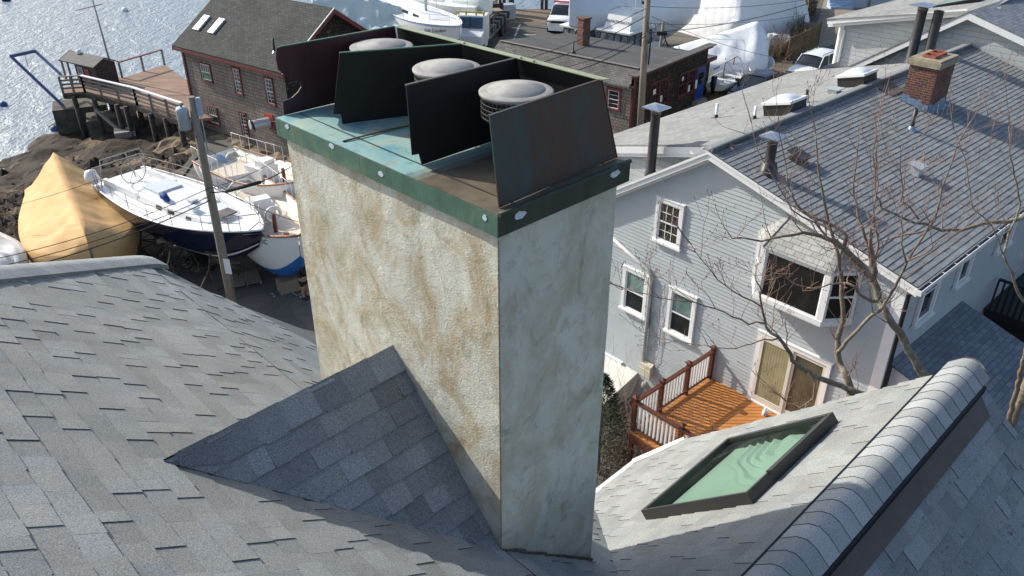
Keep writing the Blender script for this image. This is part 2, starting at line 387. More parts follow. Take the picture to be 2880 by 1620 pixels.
def cap_top():
    m, nt, b = nmat('cop_top', 0.5, 0.1, 0.4)
    v = geo(nt)
    col = ramp(nt, tex(nt, v, 3.6, 6, 0.6, 0.6), [(0.3, (0.16, 0.36, 0.40)), (0.5, (0.30, 0.47, 0.45)), (0.72, (0.42, 0.50, 0.40))])
    rs = ramp(nt, tex(nt, v, 6.5, 5, 0.65), [(0.58, 0), (0.7, 0.8)]); col = mix(nt, col, (0.36, 0.20, 0.10), rs)
    dk = ramp(nt, tex(nt, v, 5, 5, 0.7), [(0.6, 0), (0.74, 0.8)]); col = mix(nt, col, (0.04, 0.13, 0.20), dk)
    at = N(nt, 'Attribute'); at.attribute_name = 'tint'
    soot = ramp(nt, tex(nt, v, 7, 4, 0.6), [(0.3, (0.10, 0.082, 0.06)), (0.7, (0.20, 0.165, 0.115))])
    col = mix(nt, soot, col, at.outputs['Fac'])
    nt.links.new(col, b.inputs['Base Color']); bump(nt, b, tex(nt, v, 7, 3), 0.15, 0.02)
    return m
M['cop_top'] = cap_top()
def asphalt():
    m, nt, b = nmat('asphalt', 0.93, 0, 0.25)
    v = geo(nt)
    base = ramp(nt, tex(nt, v, 0.16, 5, 0.6), [(0.35, (0.092, 0.088, 0.082)), (0.65, (0.15, 0.14, 0.125))])
    pt = ramp(nt, tex(nt, v, 0.5, 3, 0.5), [(0.55, 0), (0.6, 0.35)]); col = mix(nt, base, (0.20, 0.18, 0.155), pt)
    cr = N(nt, 'TexVoronoi', feature='DISTANCE_TO_EDGE'); cr.inputs['Scale'].default_value = 0.22
    nt.links.new(v, cr.inputs['Vector'])
    c2 = ramp(nt, cr.outputs['Distance'], [(0.002, 0.3), (0.008, 0.0)]); col = mix(nt, col, (0.03, 0.03, 0.03), c2)
    fn = ramp(nt, tex(nt, v, 30, 3, 0.8), [(0.3, 0.8), (0.7, 1.2)]); col = mix(nt, col, fn, 1, 'MULTIPLY')
    at = N(nt, 'Attribute'); at.attribute_name = 'tint'
    nt.links.new(mix(nt, mix(nt, (0.25, 0.2, 0.14), ramp(nt, tex(nt, v, 1.5, 6, 0.7), [(0.3, 0.4), (0.7, 1.3)]), 1, 'MULTIPLY'), col, at.outputs['Fac']), b.inputs['Base Color'])
    bump(nt, b, tex(nt, v, 40, 3), 0.3, 0.01); return m
M['asph'] = asphalt()
def rocky():
    m, nt, b = nmat('rock', 0.85, 0, 0.4)
    v = geo(nt)
    col = ramp(nt, tex(nt, v, 0.8, 8, 0.75), [(0.34, (0.018, 0.016, 0.014)), (0.5, (0.06, 0.042, 0.03)), (0.62, (0.10, 0.065, 0.042)), (0.76, (0.20, 0.15, 0.10))])
    sd = ramp(nt, tex(nt, v, 0.28, 3, 0.5), [(0.52, 0), (0.58, 1)]); col = mix(nt, col, (0.27, 0.19, 0.12), sd)
    k = ramp(nt, tex(nt, v, 3.2, 6, 0.8), [(0.45, 1), (0.62, 0.15)]); col = mix(nt, (0.02, 0.017, 0.012), col, k)
    nt.links.new(col, b.inputs['Base Color'])
    bump(nt, b, tex(nt, v, 3.5, 8, 0.75), 1.0, 0.25); return m
M['rock'] = rocky()
def water_mat():
    m, nt, b = nmat('water', 0.30, 0, 0.6)
    b.inputs['Base Color'].default_value = (0.17, 0.24, 0.31, 1); b.inputs['IOR'].default_value = 1.5
    v = coords(nt, 'Object', (1, 0.5, 1), (0, 0, R(35)))
    h = mix(nt, tex(nt, v, 0.9, 6, 0.62, 0.5), tex(nt, v, 3.5, 4, 0.6), 0.3)
    bump(nt, b, h, 0.95, 0.6); return m
M['water'] = water_mat()

# ------------------------------------------------------------------ shingled slopes built tab by tab
def clip(poly, reg):
    out = poly; n = len(reg)
    for i in range(n):
        a, c = reg[i], reg[(i + 1) % n]; ex, ey = c[0] - a[0], c[1] - a[1]; src = out; out = []
        if not src: return []
        for j in range(len(src)):
            p, q = src[j], src[(j + 1) % len(src)]
            sp_ = ex * (p[1] - a[1]) - ey * (p[0] - a[0]); sq = ex * (q[1] - a[1]) - ey * (q[0] - a[0])
            if sp_ >= 0: out.append(p)
            if (sp_ > 0 > sq) or (sp_ < 0 < sq):
                t = sp_ / (sp_ - sq); out.append((p[0] + (q[0] - p[0]) * t, p[1] + (q[1] - p[1]) * t))
    return out
def ccw(reg):
    s = sum(reg[i][0] * reg[(i + 1) % len(reg)][1] - reg[(i + 1) % len(reg)][0] * reg[i][1] for i in range(len(reg)))
    return reg if s > 0 else reg[::-1]
def shingle(mb, P, U, V, reg, expo=0.150, wmin=0.09, wmax=0.24, thin=0.003, thick=0.0095, pth=0.42, tint=(0.90, 1.07), skirt=0.012, jit=0.006, rnd=None, lift=0.0, nn=None, taper=0.9, edge_=0.22, lam=False):
    """P origin, U along the course, V up the slope (unit), reg: convex region in (u, v)"""
    rnd = rnd or random; Nn = Vector(U).cross(Vector(V)).normalized()
    if nn is not None: Nn = Vector(nn)
    elif Nn.z < 0: Nn = -Nn
    reg = ccw(reg); us = [p[0] for p in reg]; vs = [p[1] for p in reg]
    r0 = math.floor(min(vs) / expo)
    for i in range(r0, math.ceil(max(vs) / expo)):
        u = min(us) - rnd.uniform(0, wmax); v0 = i * expo + rnd.uniform(-jit, jit) * 0.4; last = thin
        while u < max(us):
            w = rnd.uniform(wmin, wmax); t = thick if rnd.random() < pth else thin
            t = thin + (t - thin) * rnd.uniform(0.7, 1.0) if lam else t * rnd.uniform(0.85, 1.25); dv = rnd.uniform(-jit, jit)
            q = clip([(u, v0 + dv), (u + w, v0 + dv), (u + w, v0 + expo + 0.012), (u, v0 + expo + 0.012)], reg)
            u += w
            if len(q) < 3: continue
            g = rnd.uniform(*tint) * (0.93 if t < thick * 0.7 else 1.04); k = rnd.uniform(-0.025, 0.025)
            tt = mb.t = (g * (1 + k), g, g * (1 - k), 1)
            def pt(p, low=False):
                f_ = (p[1] - v0) / (expo + 0.012); h = (thin * (1 - f_) + (t - thin) if lam else 0.002 + t * (1 - taper * f_)) if not low else -skirt
                return P + U * p[0] + V * p[1] + Nn * (h + lift)
            top = [pt(p) for p in q]; mb.face(top); mb.t = (g * edge_,) * 3 + (1,)  # sides tinted dark: crevice shade painted in, along with black cut edges
            for j in range(len(q)):
                a, c = q[j], q[(j + 1) % len(q)]
                mb.face((top[j], pt(a, True), pt(c, True), top[(j + 1) % len(q)]))
    mb.t = (1, 1, 1, 1)

# ------------------------------------------------------------------ our own roof: local frame A (far left), B (far right)
A, B = unit(-44.5), unit(45.5)
F0 = Vector((-0.0647, 3.474, 0)); ZF = 11.827
def G(a, b, z): return F0 + A * a + B * b + UP * z
SL, SS, SR, SP = 0.70, 0.90, 0.93, 0.85
ZR0 = 10.768
def zL(b): return ZF - (SL if b < 0 else SS) * b
def zR(a): return ZR0 - SR * a
AR, BK = -1.34, 3.72                # ridge of the right wing, its rake
ZRID = zR(AR)
def zS(a): return ZRID - SP * (AR - a)
own = thing('shingled_house', 'near house with grey shingle roof slopes around the tall stucco chimney', 'house', G(0, 2, GZ))
rnd = random.Random(3)
def plane_patch(mb, PA, U, zf, poly, **kw):
    """poly in (a, b) plan coordinates of a roof plane; convert to (u, v) and lay tabs"""
    pts = [G(a, b, zf(a, b)) for a, b in poly]
    n = None
    for i in range(1, len(pts) - 1):
        n = (pts[i] - pts[0]).cross(pts[i + 1] - pts[0])
        if n.length > 1e-3: break
    n.normalize()
    if n.z < 0: n = -n
    V = n.cross(U).normalized()
    if V.z < 0: V = -V
    reg = [((p - pts[0]).dot(U), (p - pts[0]).dot(V)) for p in pts]
    kw = {**dict(lam=True, thin=.0075, thick=.0130, pth=.5, wmin=.075, wmax=.20), **kw}; shingle(mb, pts[0], U, V, reg, rnd=rnd, **kw)
    mb.t = (0.6, 0.6, 0.6, 1); mb.face([p - n * 0.012 for p in pts]); mb.t = (1, 1, 1, 1)
# left slope, upper pitch (b < 0) and lower steeper pitch (b > 0)
def hipa(b): return 5.40 + (b - 0.17) * 1.03
mb = MB()
plane_patch(mb, 0, A, lambda a, b: ZF - SL * b, [(-3.6, -2.9), (-1.24, 0.0), (hipa(0), 0), (hipa(-3.2), -3.2), (-3.9, -3.2)])
plane_patch(mb, 0, A, lambda a, b: ZF - SS * b, [(-1.12, 0.02), (hipa(0.02), 0.02), (5.40, 0.17), (4.86, 0.62), (4.86, 2.7), (1.47, 2.7)])
mb.build('left_slope', M['fg_shingle'], own)
# right wing: sunny slope, cut round the skylight; shaded slope beyond the ridge
SK = dict(a0=-0.70, a1=0.17, b0=1.83, b1=3.13)
mb = MB()
fR = lambda a, b: ZR0 - SR * a
vb = lambda a: (a * SR + 1.059) / SS
for poly in ([(AR, -0.25), (AR, BK), (SK['a0'], BK), (SK['a0'], vb(SK['a0']))],
             [(SK['a0'], vb(SK['a0'])), (SK['a0'], SK['b0']), (SK['a1'], SK['b0']), (SK['a1'], vb(SK['a1']))],
             [(SK['a0'], SK['b1']), (SK['a0'], BK), (SK['a1'], BK), (SK['a1'], SK['b1'])],
             [(SK['a1'], vb(SK['a1'])), (SK['a1'], BK), (1.02, BK), (1.38, 3.42), (1.38, vb(1.38))]):
    plane_patch(mb, 0, B, fR, poly, tint=(0.93, 1.07), thick=.0120)
mb.build('right_slope', M['fg_shingle'], own)
mb = MB()
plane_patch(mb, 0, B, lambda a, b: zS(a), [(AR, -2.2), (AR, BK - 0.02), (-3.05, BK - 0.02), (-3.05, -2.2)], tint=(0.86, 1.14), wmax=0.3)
mb.build('shaded_slope', M['fg_shingle_shaded_mossy'], own)
# rolled hip cap along the far end of the left slope
mb = MB()
for k in range(26):
    b0 = 0.17 - k * 0.135; row = []
    for b, h in ((b0 + 0.002, 0.020), (b0 - 0.136, 0.021)):
        a = hipa(b); c = G(a, b, zL(b) + 0.02 + h)
        inn = (A * -1 + B * 1.0).normalized(); outn = -inn
        sl = inn.dot(B) * -SL
        row.append([c + inn * 0.15 + UP * (sl * 0.15 - 0.004), c + inn * 0.07 + UP * (sl * 0.07 + 0.012), c + UP * 0.018, c + outn * 0.06 + UP * -0.03, c + outn * 0.13 + UP * -0.12])
    g = rnd.uniform(0.85, 1.1); mb.t = (g, g, g, 1); mb.sm = True; mb.grid(row); mb.sm = False
    e = row[1]; mb.t = (g * .6,) * 3 + (1,); mb.grid([e, [p - UP * 0.028 for p in e]])
    ed = [row[0][0], row[1][0]]; mb.grid([ed, [p - UP * 0.05 for p in ed]])
mb.t = (1, 1, 1, 1); mb.build('hip_cap', M['ridge_shingle'], own)
# ridge vent with curved cap shingles
mb = MB(); HW = 0.155
def arc(b, lift):
    out = []
    for i in range(11):
        s = -1 + 2 * i / 10; w = HW * s
        drop = (0.9 * abs(w) - 0.035) if abs(s) > 0.35 else 0.9 * 0.35 * HW * (abs(s) / 0.35) ** 2 * 0.62
        out.append(G(AR - w, b, ZRID + 0.045 + lift - drop))
    return out
k = 0; b = -0.4
while b < BK + 0.02:
    e = min(b + 0.155, BK + 0.06); g = rnd.uniform(0.82, 1.15); mb.t = (g, g, g, 1); mb.sm = True
    lo, hi = arc(b, 0.008), arc(e, 0.002); mb.grid([lo, hi]); mb.sm = False
    mb.t = (g * 0.15,) * 3 + (1,); mb.grid([lo, [p - UP * 0.008 for p in lo]]); b += 0.143
last = arc(BK + 0.06, 0.004); mb.t = (1.05, 1.05, 1.05, 1)
mb.grid([last, [p + B * 0.03 - UP * 0.16 for p in last]]); mb.t = (1, 1, 1, 1)
mb.build('ridge_cap', M['ridge_shingle'], own)
mb = MB()
for s in (-1, 1):
    bk = BK - 0.08
    p0, p1 = G(AR - s * HW * 1.02, -0.4, ZRID - 0.9 * HW + 0.055), G(AR - s * HW * 1.02, bk, ZRID - 0.9 * HW + 0.055)
    mb.beam(p0, p1, 0.022, 0.046)
    for k in range(4):
        q0, q1 = p0 - A * s * (0.014), p1 - A * s * 0.014
        mb.beam(q0 - UP * (0.012 * k - 0.014), q1 - UP * (0.012 * k - 0.014), 0.006, 0.004)
mb.build('ridge_vent', M['black'], own)
mb = MB()
pS = lambda a, b, h: G(a, b, zS(a) + h)
mb.prism([pS(AR - HW, -0.4, 0.016), pS(AR - HW, BK - 0.12, 0.016), pS(AR - HW - 0.125, BK - 0.2, 0.016), pS(AR - HW - 0.125, -0.4, 0.016)], UP * 0.006)
mb.build('ridge_flashing', plain('brown_metal', (0.06, 0.041, 0.038), 0.5, 0.3, 5), own)
# rakes, eave boards and hidden walls that carry the slopes
mb = MB()
def board(p, q, h=0.16, t=0.03, drop=0.01):
    p, q = Vector(p), Vector(q); d = (q - p).cross(UP); d.normalize()
    mb.ob(p - UP * (h + drop) - d * t / 2, q - p, d * t, UP * h)
board(G(5.40, 0.17, zL(0.17)), G(4.86, 0.62, zL(0.62)), drop=0.06); board(G(4.86, 0.62, zL(0.62)), G(4.86, 2.7, zL(2.7)), drop=0.05)
board(G(4.86, 2.7, zL(2.7)), G(1.40, 2.7, zL(2.7)), drop=0.02)
board(G(AR, BK - 0.02, ZRID), G(1.02, BK - 0.02, zR(1.02)), drop=0.06); board(G(AR, BK - 0.02, ZRID), G(-3.05, BK - 0.02, zS(-3.05)), drop=0.06)
mb.build('rake_board', M['trim'], own)
mb = MB()
mb.beam(G(1.40, vb(1.38) + 0.03, zR(1.40) + 0.0), G(1.40, 3.40, zR(1.40) + 0.0), 0.05, 0.06)
mb.beam(G(1.40, 3.36, zR(1.4) + 0.005), G(1.03, 3.76, zR(1.03) - 0.03), 0.06, 0.07)
mb.beam(G(1.46, 2.72, zL(2.7) + 0.0), G(4.8, 2.72, zL(2.7) + 0.0), 0.06, 0.06)
mb.build('eave_gutter', M['white_paint'], own)
mb = MB()
def wall(p, q, z0, z1, th=0.1):
    p, q = Vector((p.x, p.y, 0)), Vector((q.x, q.y, 0)); d = (q - p).cross(UP).normalized()
    mb.ob(p + UP * z0, q - p, d * th, UP * (z1 - z0))
wall(G(4.7, 0.9, 0), G(4.7, 2.5, 0), GZ, 9.4); wall(G(4.7, 2.5, 0), G(1.2, 2.5, 0), GZ, 9.35); wall(G(1.2, 2.5, 0), G(1.2, 3.5, 0), GZ, 9.3)
wall(G(1.2, 3.5, 0), G(-1.3, 3.5, 0), GZ, 9.4); wall(G(-1.3, 3.5, 0), G(-2.8, 3.5, 0), GZ, 10.3); wall(G(-2.8, 3.5, 0), G(-2.8, -2.5, 0), GZ, 10.4)
wall(G(5.2, 0.3, 0), G(2.3, -2.9, 0), GZ, 10.9); wall(G(2.3, -2.9, 0), G(-2.6, -2.9, 0), GZ, 12.5)
mb.build('house_wall', M['clap_white'], own)
mb = MB(); zg = zS(-3.05) - 0.02
mb.beam(G(-3.10, -2.2, zg), G(-3.10, BK, zg), 0.11, 0.09)
mb.build('lower_gutter', M['black'], own)

# cricket behind the chimney: a small saddle roof
mb = MB(); CM, CZ, CL = 0.952, 12.853, 1.457
nsh = dict(tint=(0.70, 1.14), thick=0.013, thin=0.009, wmin=0.11, wmax=0.24, edge_=.1)
ridge0, ridge1 = G(CM, 0.0, CZ), G(CM, -CL, CZ)
for sgn in (-1, 1):
    foot = G(CM + sgn * 0.956, 0.0, ZF + 0.0)
    n = (ridge1 - ridge0).cross(foot - ridge0).normalized()
    if n.z < 0: n = -n
    U = -B; V = n.cross(U).normalized()
    if V.z < 0: V = -V
    pts = [ridge0, ridge1, foot]
    reg = [((p - foot).dot(U), (p - foot).dot(V)) for p in pts]
    shingle(mb, foot, U, V, reg, expo=0.138, rnd=rnd, **nsh)
    mb.t = (0.5, 0.5, 0.5, 1); mb.face([p - n * 0.01 for p in pts])
    # cap course along the saddle ridge
    x = 0.0
    while x < CL - 0.06:
        e = min(x + 0.20, CL); g = rnd.uniform(0.72, 1.1); mb.t = (g, g, g, 1)
        dn = (foot - ridge0) - U * (foot - ridge0).dot(U); dn.normalize()
        w0 = min(0.155, (CL - x) * 0.75); w1 = min(0.155, (CL - e) * 0.75 + 0.02)
        p = [ridge0 + U * x + UP * 0.022, ridge0 + U * e + UP * 0.016, ridge0 + U * e + dn * w1 + n * 0.014, ridge0 + U * x + dn * w0 + n * 0.018]
        mb.face(p); mb.face([p[3], p[2], p[2] - n * 0.016, p[3] - n * 0.016]); mb.face([p[0], p[3], p[3] - n * 0.016, p[0] - n * 0.016]); x = e
mb.t = (1, 1, 1, 1)
mb.build('cricket', granule('cricket_shingle', (0.29, 0.305, 0.315), fine=120, spots=0.25), own)

# ------------------------------------------------------------------ chimney
CA, CB, ZCB, ZCT = 1.90, 0.89, 13.975, 14.085
chim = thing('stucco_chimney', 'tall stained stucco chimney with a green copper cap in the middle of the view', 'chimney', G(CA / 2, CB / 2, 10.5))
mb = MB(); nz, na, nb = 46, 26, 12
def stu(a, b, z, na_, nb_):
    p = G(a, b, z); q = p * 3.1
    d = noise.noise(q) * 0.006 + noise.noise(p * 9) * 0.003
    return p + A * (na_ * d) + B * (nb_ * d)
loop = [(CA * i / na, 0, 0, -1) for i in range(na)] + [(CA, CB * i / nb, 1, 0) for i in range(nb)] + [(CA - CA * i / na, CB, 0, 1) for i in range(na)] + [(0, CB - CB * i / nb, -1, 0) for i in range(nb)]
rows = [[stu(a, b, 9.6 + (ZCB + 0.02 - 9.6) * k / nz, x, y) for a, b, x, y in loop] for k in range(nz + 1)]
mb.grid(rows, True); mb.build('stucco_shaft', M['stucco'], chim)
mb = MB()                                                            # corner bead
mb.beam(G(-0.002, -0.002, 10.6), G(-0.002, -0.002, ZCB), 0.008)
mb.build('corner_bead', plain('bead', (0.30, 0.27, 0.2), 0.9, 0.5, 30), chim)
mb = MB()                                                            # step flashing line at the foot
for p, q in ((G(-0.012, 0.0, ZF), G(-0.012, CB, zL(CB))),):
    for i in range(9):
        s = p.lerp(q, i / 9); e = p.lerp(q, (i + 1) / 9); j = rnd.uniform(-0.012, 0.012)
        mb.prism([s + UP * (-0.06), e + UP * -0.06, e + UP * (0.035 + j), s + UP * (0.03 + j)], A * -0.007)
mb.build('foot_flashing', plain('tarry', (0.11, 0.095, 0.078), 0.8, 0.5, 20), chim)
mb = MB()
a0, a1, b0, b1 = -0.026, 1.952, -0.026, 0.946
nA, nB = 40, 16; sl = lambda a: max(0.0, min(1.0, (a - 0.56) / 0.14))
V = []
for i in range(nA + 1):
    for j in range(nB + 1): pass
for i in range(nA):
    for j in range(nB):
        c = []
        for x, y in ((i, j), (i + 1, j), (i + 1, j + 1), (i, j + 1)):
            a, b = a0 + (a1 - a0) * x / nA, b0 + (b1 - b0) * y / nB
            c.append(G(a, b, ZCT + 0.006 * noise.noise(Vector((a * 3, b * 3, 0))) * (0 if x in (0, nA) or y in (0, nB) else 1)))
        g = sl(a0 + (a1 - a0) * (i + 0.5) / nA); mb.t = (g, g, g, 1); mb.face(c)
mb.t = (1, 1, 1, 1)
mb.build('copper_top', M['cop_top'], chim, weld=True)
mb = MB()
mb.ob(G(a0, b0, ZCB - 0.002), A * (a1 - a0), B * -0.006, UP * (ZCT - ZCB)); mb.ob(G(a1, b0, ZCB - 0.002), A * 0.006, B * (b1 - b0), UP * (ZCT - ZCB))
mb.ob(G(a0, b1, ZCB - 0.002), A * (a1 - a0), B * 0.006, UP * (ZCT - ZCB))
mb.build('copper_skirt', M['cop_green'], chim)
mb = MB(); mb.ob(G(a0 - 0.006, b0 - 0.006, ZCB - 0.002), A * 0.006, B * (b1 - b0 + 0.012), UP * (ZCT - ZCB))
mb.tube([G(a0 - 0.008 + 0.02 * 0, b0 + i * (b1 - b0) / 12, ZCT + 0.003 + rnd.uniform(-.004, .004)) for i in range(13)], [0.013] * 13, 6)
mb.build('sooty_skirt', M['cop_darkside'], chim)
M['sealant'] = plain('sealant', (0.55, 0.60, 0.68), 0.4, 0.2, 60)  # silvery dabs of sealant over the fixings
def dab(c, u, v, ru, rv, n):
    P = [c + u * (ru * math.cos(t) * rnd.uniform(.7, 1.1)) + v * (rv * math.sin(t) * rnd.uniform(.7, 1.1)) for t in [2 * math.pi * i / 11 for i in range(11)]]
    mb = MB(); mb.prism(P, n * 0.003); mb.build('sealant_dab', M['sealant'], chim)
for u, v in ((700 + 693 / 6.44, 240 + 745 / 6.44), (700 + 1497 / 6.44, 240 + 1095 / 6.44), (1072, 489), (1364, 612)):
    p = ppl(u, v, G(0, b0 - 0.006, 0), B); dab(p, A, UP, 0.026 if u < 1300 else 0.016, 0.017, -B)
for u, v in ((1462, 605), (1730, 489)):
    p = ppl(u, v, G(a0 - 0.006, 0, 0), A); dab(p, B, UP, 0.045, 0.022, -A)

# copper cowl: four leaning partitions and a back sheet
HT = ZCT + 0.42
def sheet(mb, pts, n, t=0.006): mb.prism(pts, n * t)
fin = [(0.03, 0.03, 0.055, 0.93, 0.12, 0.06, 0.145, 0.875), (0.71, 0.09, 0.72, 0.93, 0.77, 0.09, 0.755, 0.865), (1.57, 0.17, 1.26, 0.93, 1.55, 0.22, 1.22, 0.86), (1.955, 0.03, 1.915, 0.93, 1.915, 0.04, 1.87, 0.86)]
nm = ['front_fin', 'partition', 'partition', 'torn_fin']
for k, (ba, bb, ra, rb, ta, tb, ua, ub) in enumerate(fin):
    mb = MB()
    lo, lr, hi, hr = G(ba, bb, ZCT + 0.004), G(ra, rb, ZCT + 0.004), G(ta, tb, HT), G(ua, ub, HT)
    if k == 0: pts = [lo, lr, hr, hi]
    elif k == 3:
        f = lambda s, t: lo.lerp(hi, t).lerp(lr.lerp(hr, t), s)
        pts = [f(0.0, 0), f(1, 0), hr, f(-0.02, 1.0), f(-0.03, .86), f(-0.02, .70), f(.03, .58), f(.10, .50), f(.145, .44), f(.15, .37), f(.12, .30), f(.07, .235), f(0, .21)]
    else:
        f = lambda s, t: lo.lerp(hi, t).lerp(lr.lerp(hr, t), s)
        pts = [f(0.03, 0.0), lr, hr, hi, f(-0.035, .16), f(0.02, .15)]
    n = (lr - lo).cross(hi - lo).normalized()
    sheet(mb, pts, n)
    mb.build(nm[k], M['cop_front'] if k == 0 else (M['cop_fin'] if k == 3 else M['cop_soot']), chim)
    mb = MB(); mb.beam(hi + UP * 0.004, hr + UP * 0.004, 0.016, 0.006)
    mb.build('top_hem', M['cop_front'] if k == 0 else (M['cop_green'] if k != 1 else M['steel_dark']), chim)
mb = MB()
sheet(mb, [G(0.055, 0.945, ZCT), G(1.92, 0.945, ZCT), G(1.86, 0.872, HT), G(0.145, 0.885, HT)], B)
mb.build('back_sheet', M['cop_soot'], chim)
mb = MB(); mb.prism([G(0.13, 0.86, HT + 0.004), G(1.84, 0.85, HT + 0.004), G(1.84, 0.925, HT - 0.006), G(0.13, 0.935, HT - 0.006)], UP * 0.004)
for a in (1.2, 0.62, 0.72): mb.cyl(G(a, 0.868, HT + 0.004), G(a, 0.868, HT + 0.016), 0.009, n=8)
mb.build('back_lip', M['cop_lip'], chim)
mb = MB()                                                            # standing seam and soldered patch on the deck
mb.tube([G(1.30, 0.02, ZCT + 0.006), G(1.27, 0.3, ZCT + 0.01), G(1.22, 0.6, ZCT + 0.01), G(1.2, 0.9, ZCT + 0.008)], 0.006, 5)
mb.build('seam', plain('seam', (0.17, 0.13, 0.075), 0.6, 0.6, 20), chim)
mb = MB(); mb.beam(G(0.0, 0.115, ZCT + 0.006), G(1.9, 0.115, ZCT + 0.006), 0.004, 0.003); mb.build('drip_line', M['cop_darkside'], chim)
# three flue caps standing in the cowl
def flue(a, b, lab, tilt=0.0):
    c = G(a, b, 0); t = thing('flue_cap', lab, 'chimney cap', c + UP * ZCT, 'round flue caps on the copper chimney top')
    zt = ZCT + 0.375; r = 0.193
    m = MB(); m.lathe([(0.135, ZCT + 0.0), (0.125, ZCT + 0.03), (0.11, ZCT + 0.05), (0.105, ZCT + 0.25)], c, 28); m.build('flue_pipe', M['steel_dark'], t)
    m = MB(); m.lathe([(r, zt - 0.012), (r + 0.002, zt - .010), (r + 0.003, zt), (r + .002, zt + .0015), (r * .995, zt + 0.004), (r * 0.985, zt + 0.005), (r * 0.97, zt + 0.0065), (r * .80, zt + .0105), (r * 0.78, zt + 0.011), (r * 0.77, zt + 0.014), (r * 0.3, zt + 0.024), (r * 0.22, zt + 0.031), (0.0, zt + 0.032)], c, 44); m.build('lid', M['steel'], t)
    m = MB()
    for i in range(44):
        th = 2 * math.pi * i / 44; d = Vector((math.cos(th), math.sin(th), 0)); rr = r - 0.008
        m.tube([c + d * rr + UP * (zt - 0.012), c + d * rr + UP * (zt - 0.13), c + d * (rr - 0.05) + UP * (zt - 0.155)], 0.0022, 4, False)
    for z, q in ((0.02, 0), (0.045, 0), (0.07, 0), (0.095, 0), (0.12, 0), (0.14, 0.02)):
        m.tube([c + Vector((math.cos(2 * math.pi * i / 40), math.sin(2 * math.pi * i / 40), 0)) * (r - 0.008 - q) + UP * (zt - z) for i in range(41)], 0.0022, 4, False)
    m.build('mesh_screen', M['steel_dark'], t)
    return t
flue(1.665, 0.60, 'round grey flue cap beside the torn purple end fin of the chimney cowl')
flue(1.005, 0.565, 'round grey flue cap between the two dark partitions of the chimney cowl')
t3 = flue(0.42, 0.535, 'round grey flue cap nearest the rusty front fin, with torn labels on its pipe')
mb = MB()
for zz, hh, th0, th1 in ((0.08, 0.035, 3.3, 4.4), (0.13, 0.06, 3.2, 4.7), (0.2, 0.03, 3.4, 4.2)):
    c = G(0.42, 0.535, ZCT + zz)
    mb.grid([[c + Vector((math.cos(th0 + (th1 - th0) * i / 8), math.sin(th0 + (th1 - th0) * i / 8), 0)) * 0.115 + UP * h for i in range(9)] for h in (0, hh)])
mb.build('pipe_label', plain('foil', (0.55, 0.58, 0.62), 0.35, 0.4, 40), t3)

# ------------------------------------------------------------------ skylight on the sunny slope
ctr = G((SK['a0'] + SK['a1']) / 2, (SK['b0'] + SK['b1']) / 2, 0); ctr.z = zR((SK['a0'] + SK['a1']) / 2)
skl = thing('skylight', 'large square skylight with dark frame and a reflection shaped as ripples on the sunny near roof', 'skylight', ctr)
nR = (A * SR + UP).normalized()
def S3(a, b, h): return G(a, b, zR(a)) + nR * h
mb = MB(); hh, fw = 0.10, 0.03
o = [(SK['a0'], SK['b0']), (SK['a0'], SK['b1']), (SK['a1'], SK['b1']), (SK['a1'], SK['b0'])]
ii = [(SK['a0'] + .022, SK['b0'] + fw), (SK['a0'] + .022, SK['b1'] - fw), (SK['a1'] - .022, SK['b1'] - fw), (SK['a1'] - .022, SK['b0'] + fw)]
for k in range(4):
    p, q, r_, s_ = o[k], o[(k + 1) % 4], ii[(k + 1) % 4], ii[k]
    for q1, q2, q3, q4 in ((S3(*p, -.02), S3(*q, -.02), S3(*q, hh), S3(*p, hh)), (S3(*p, hh), S3(*q, hh), S3(*r_, hh - .004), S3(*s_, hh - .004)), (S3(*s_, hh - .004), S3(*r_, hh - .004), S3(*r_, -.3), S3(*s_, -.3))): mb.face((q1, q2, q3, q4))
mb.ob(S3(SK['a0'] - 0.02, SK['b0'] + 0.3, hh - .02), B * 0.9, nR * 0.03, (A - UP * SR).normalized() * 0.05)
mb.build('frame', plain('sky_frame', (0.045, 0.043, 0.042), 0.45, 0.15, 8), skl)
mb = MB(); mb.face([S3(*p, hh - 0.03) for p in ii])
gm, nt, bs = nmat('sky_glass', 0.03, 0, 0.5)
tr = N(nt, 'BsdfTransparent'); tr.inputs[0].default_value = (0.62, 0.76, 0.69, 1); gl = N(nt, 'BsdfGlossy'); gl.inputs['Roughness'].default_value = 0.02
mx = N(nt, 'MixShader')
mx.inputs[0].default_value = 0.10; nt.links.new(tr.outputs[0], mx.inputs[1]); nt.links.new(gl.outputs[0], mx.inputs[2])
nt.links.new(mx.outputs[0], nt.nodes['Material Output'].inputs[0])
mb.build('pane', gm, skl)
mb = MB(); mb.sm = True                                              # sheet under the glass, its far ripples shaped to stand for a reflection
rows = []
na, nb = 90, 130
for j in range(nb + 1):
    b = SK['b0'] + fw + (SK['b1'] - SK['b0'] - 2 * fw) * j / nb; row = []
    for i in range(na + 1):
        a = SK['a0'] + .035 + (SK['a1'] - SK['a0'] - .07) * i / na
        ua, ub_ = (a - SK['a0']) / .87, (SK['b1'] - b) / 1.3; x = .62 - math.hypot(ua * .62, ub_ * .9) - .045 * math.sin(9 * ua + 3 * ub_) - .02 * math.sin(17 * ub_)
        amp = max(0.0, min(1.0, x * 12)) * 0.016
        row.append(S3(a, b, -0.012 + amp * (abs((x * 13) % 1 - 0.5) * 4 - 1)))
    rows.append(row)
mb.grid(rows); mb.build('reflection_sheet', plain('reflection_sheet', (0.46, 0.50, 0.46), 0.7, 0.06, 3), skl)
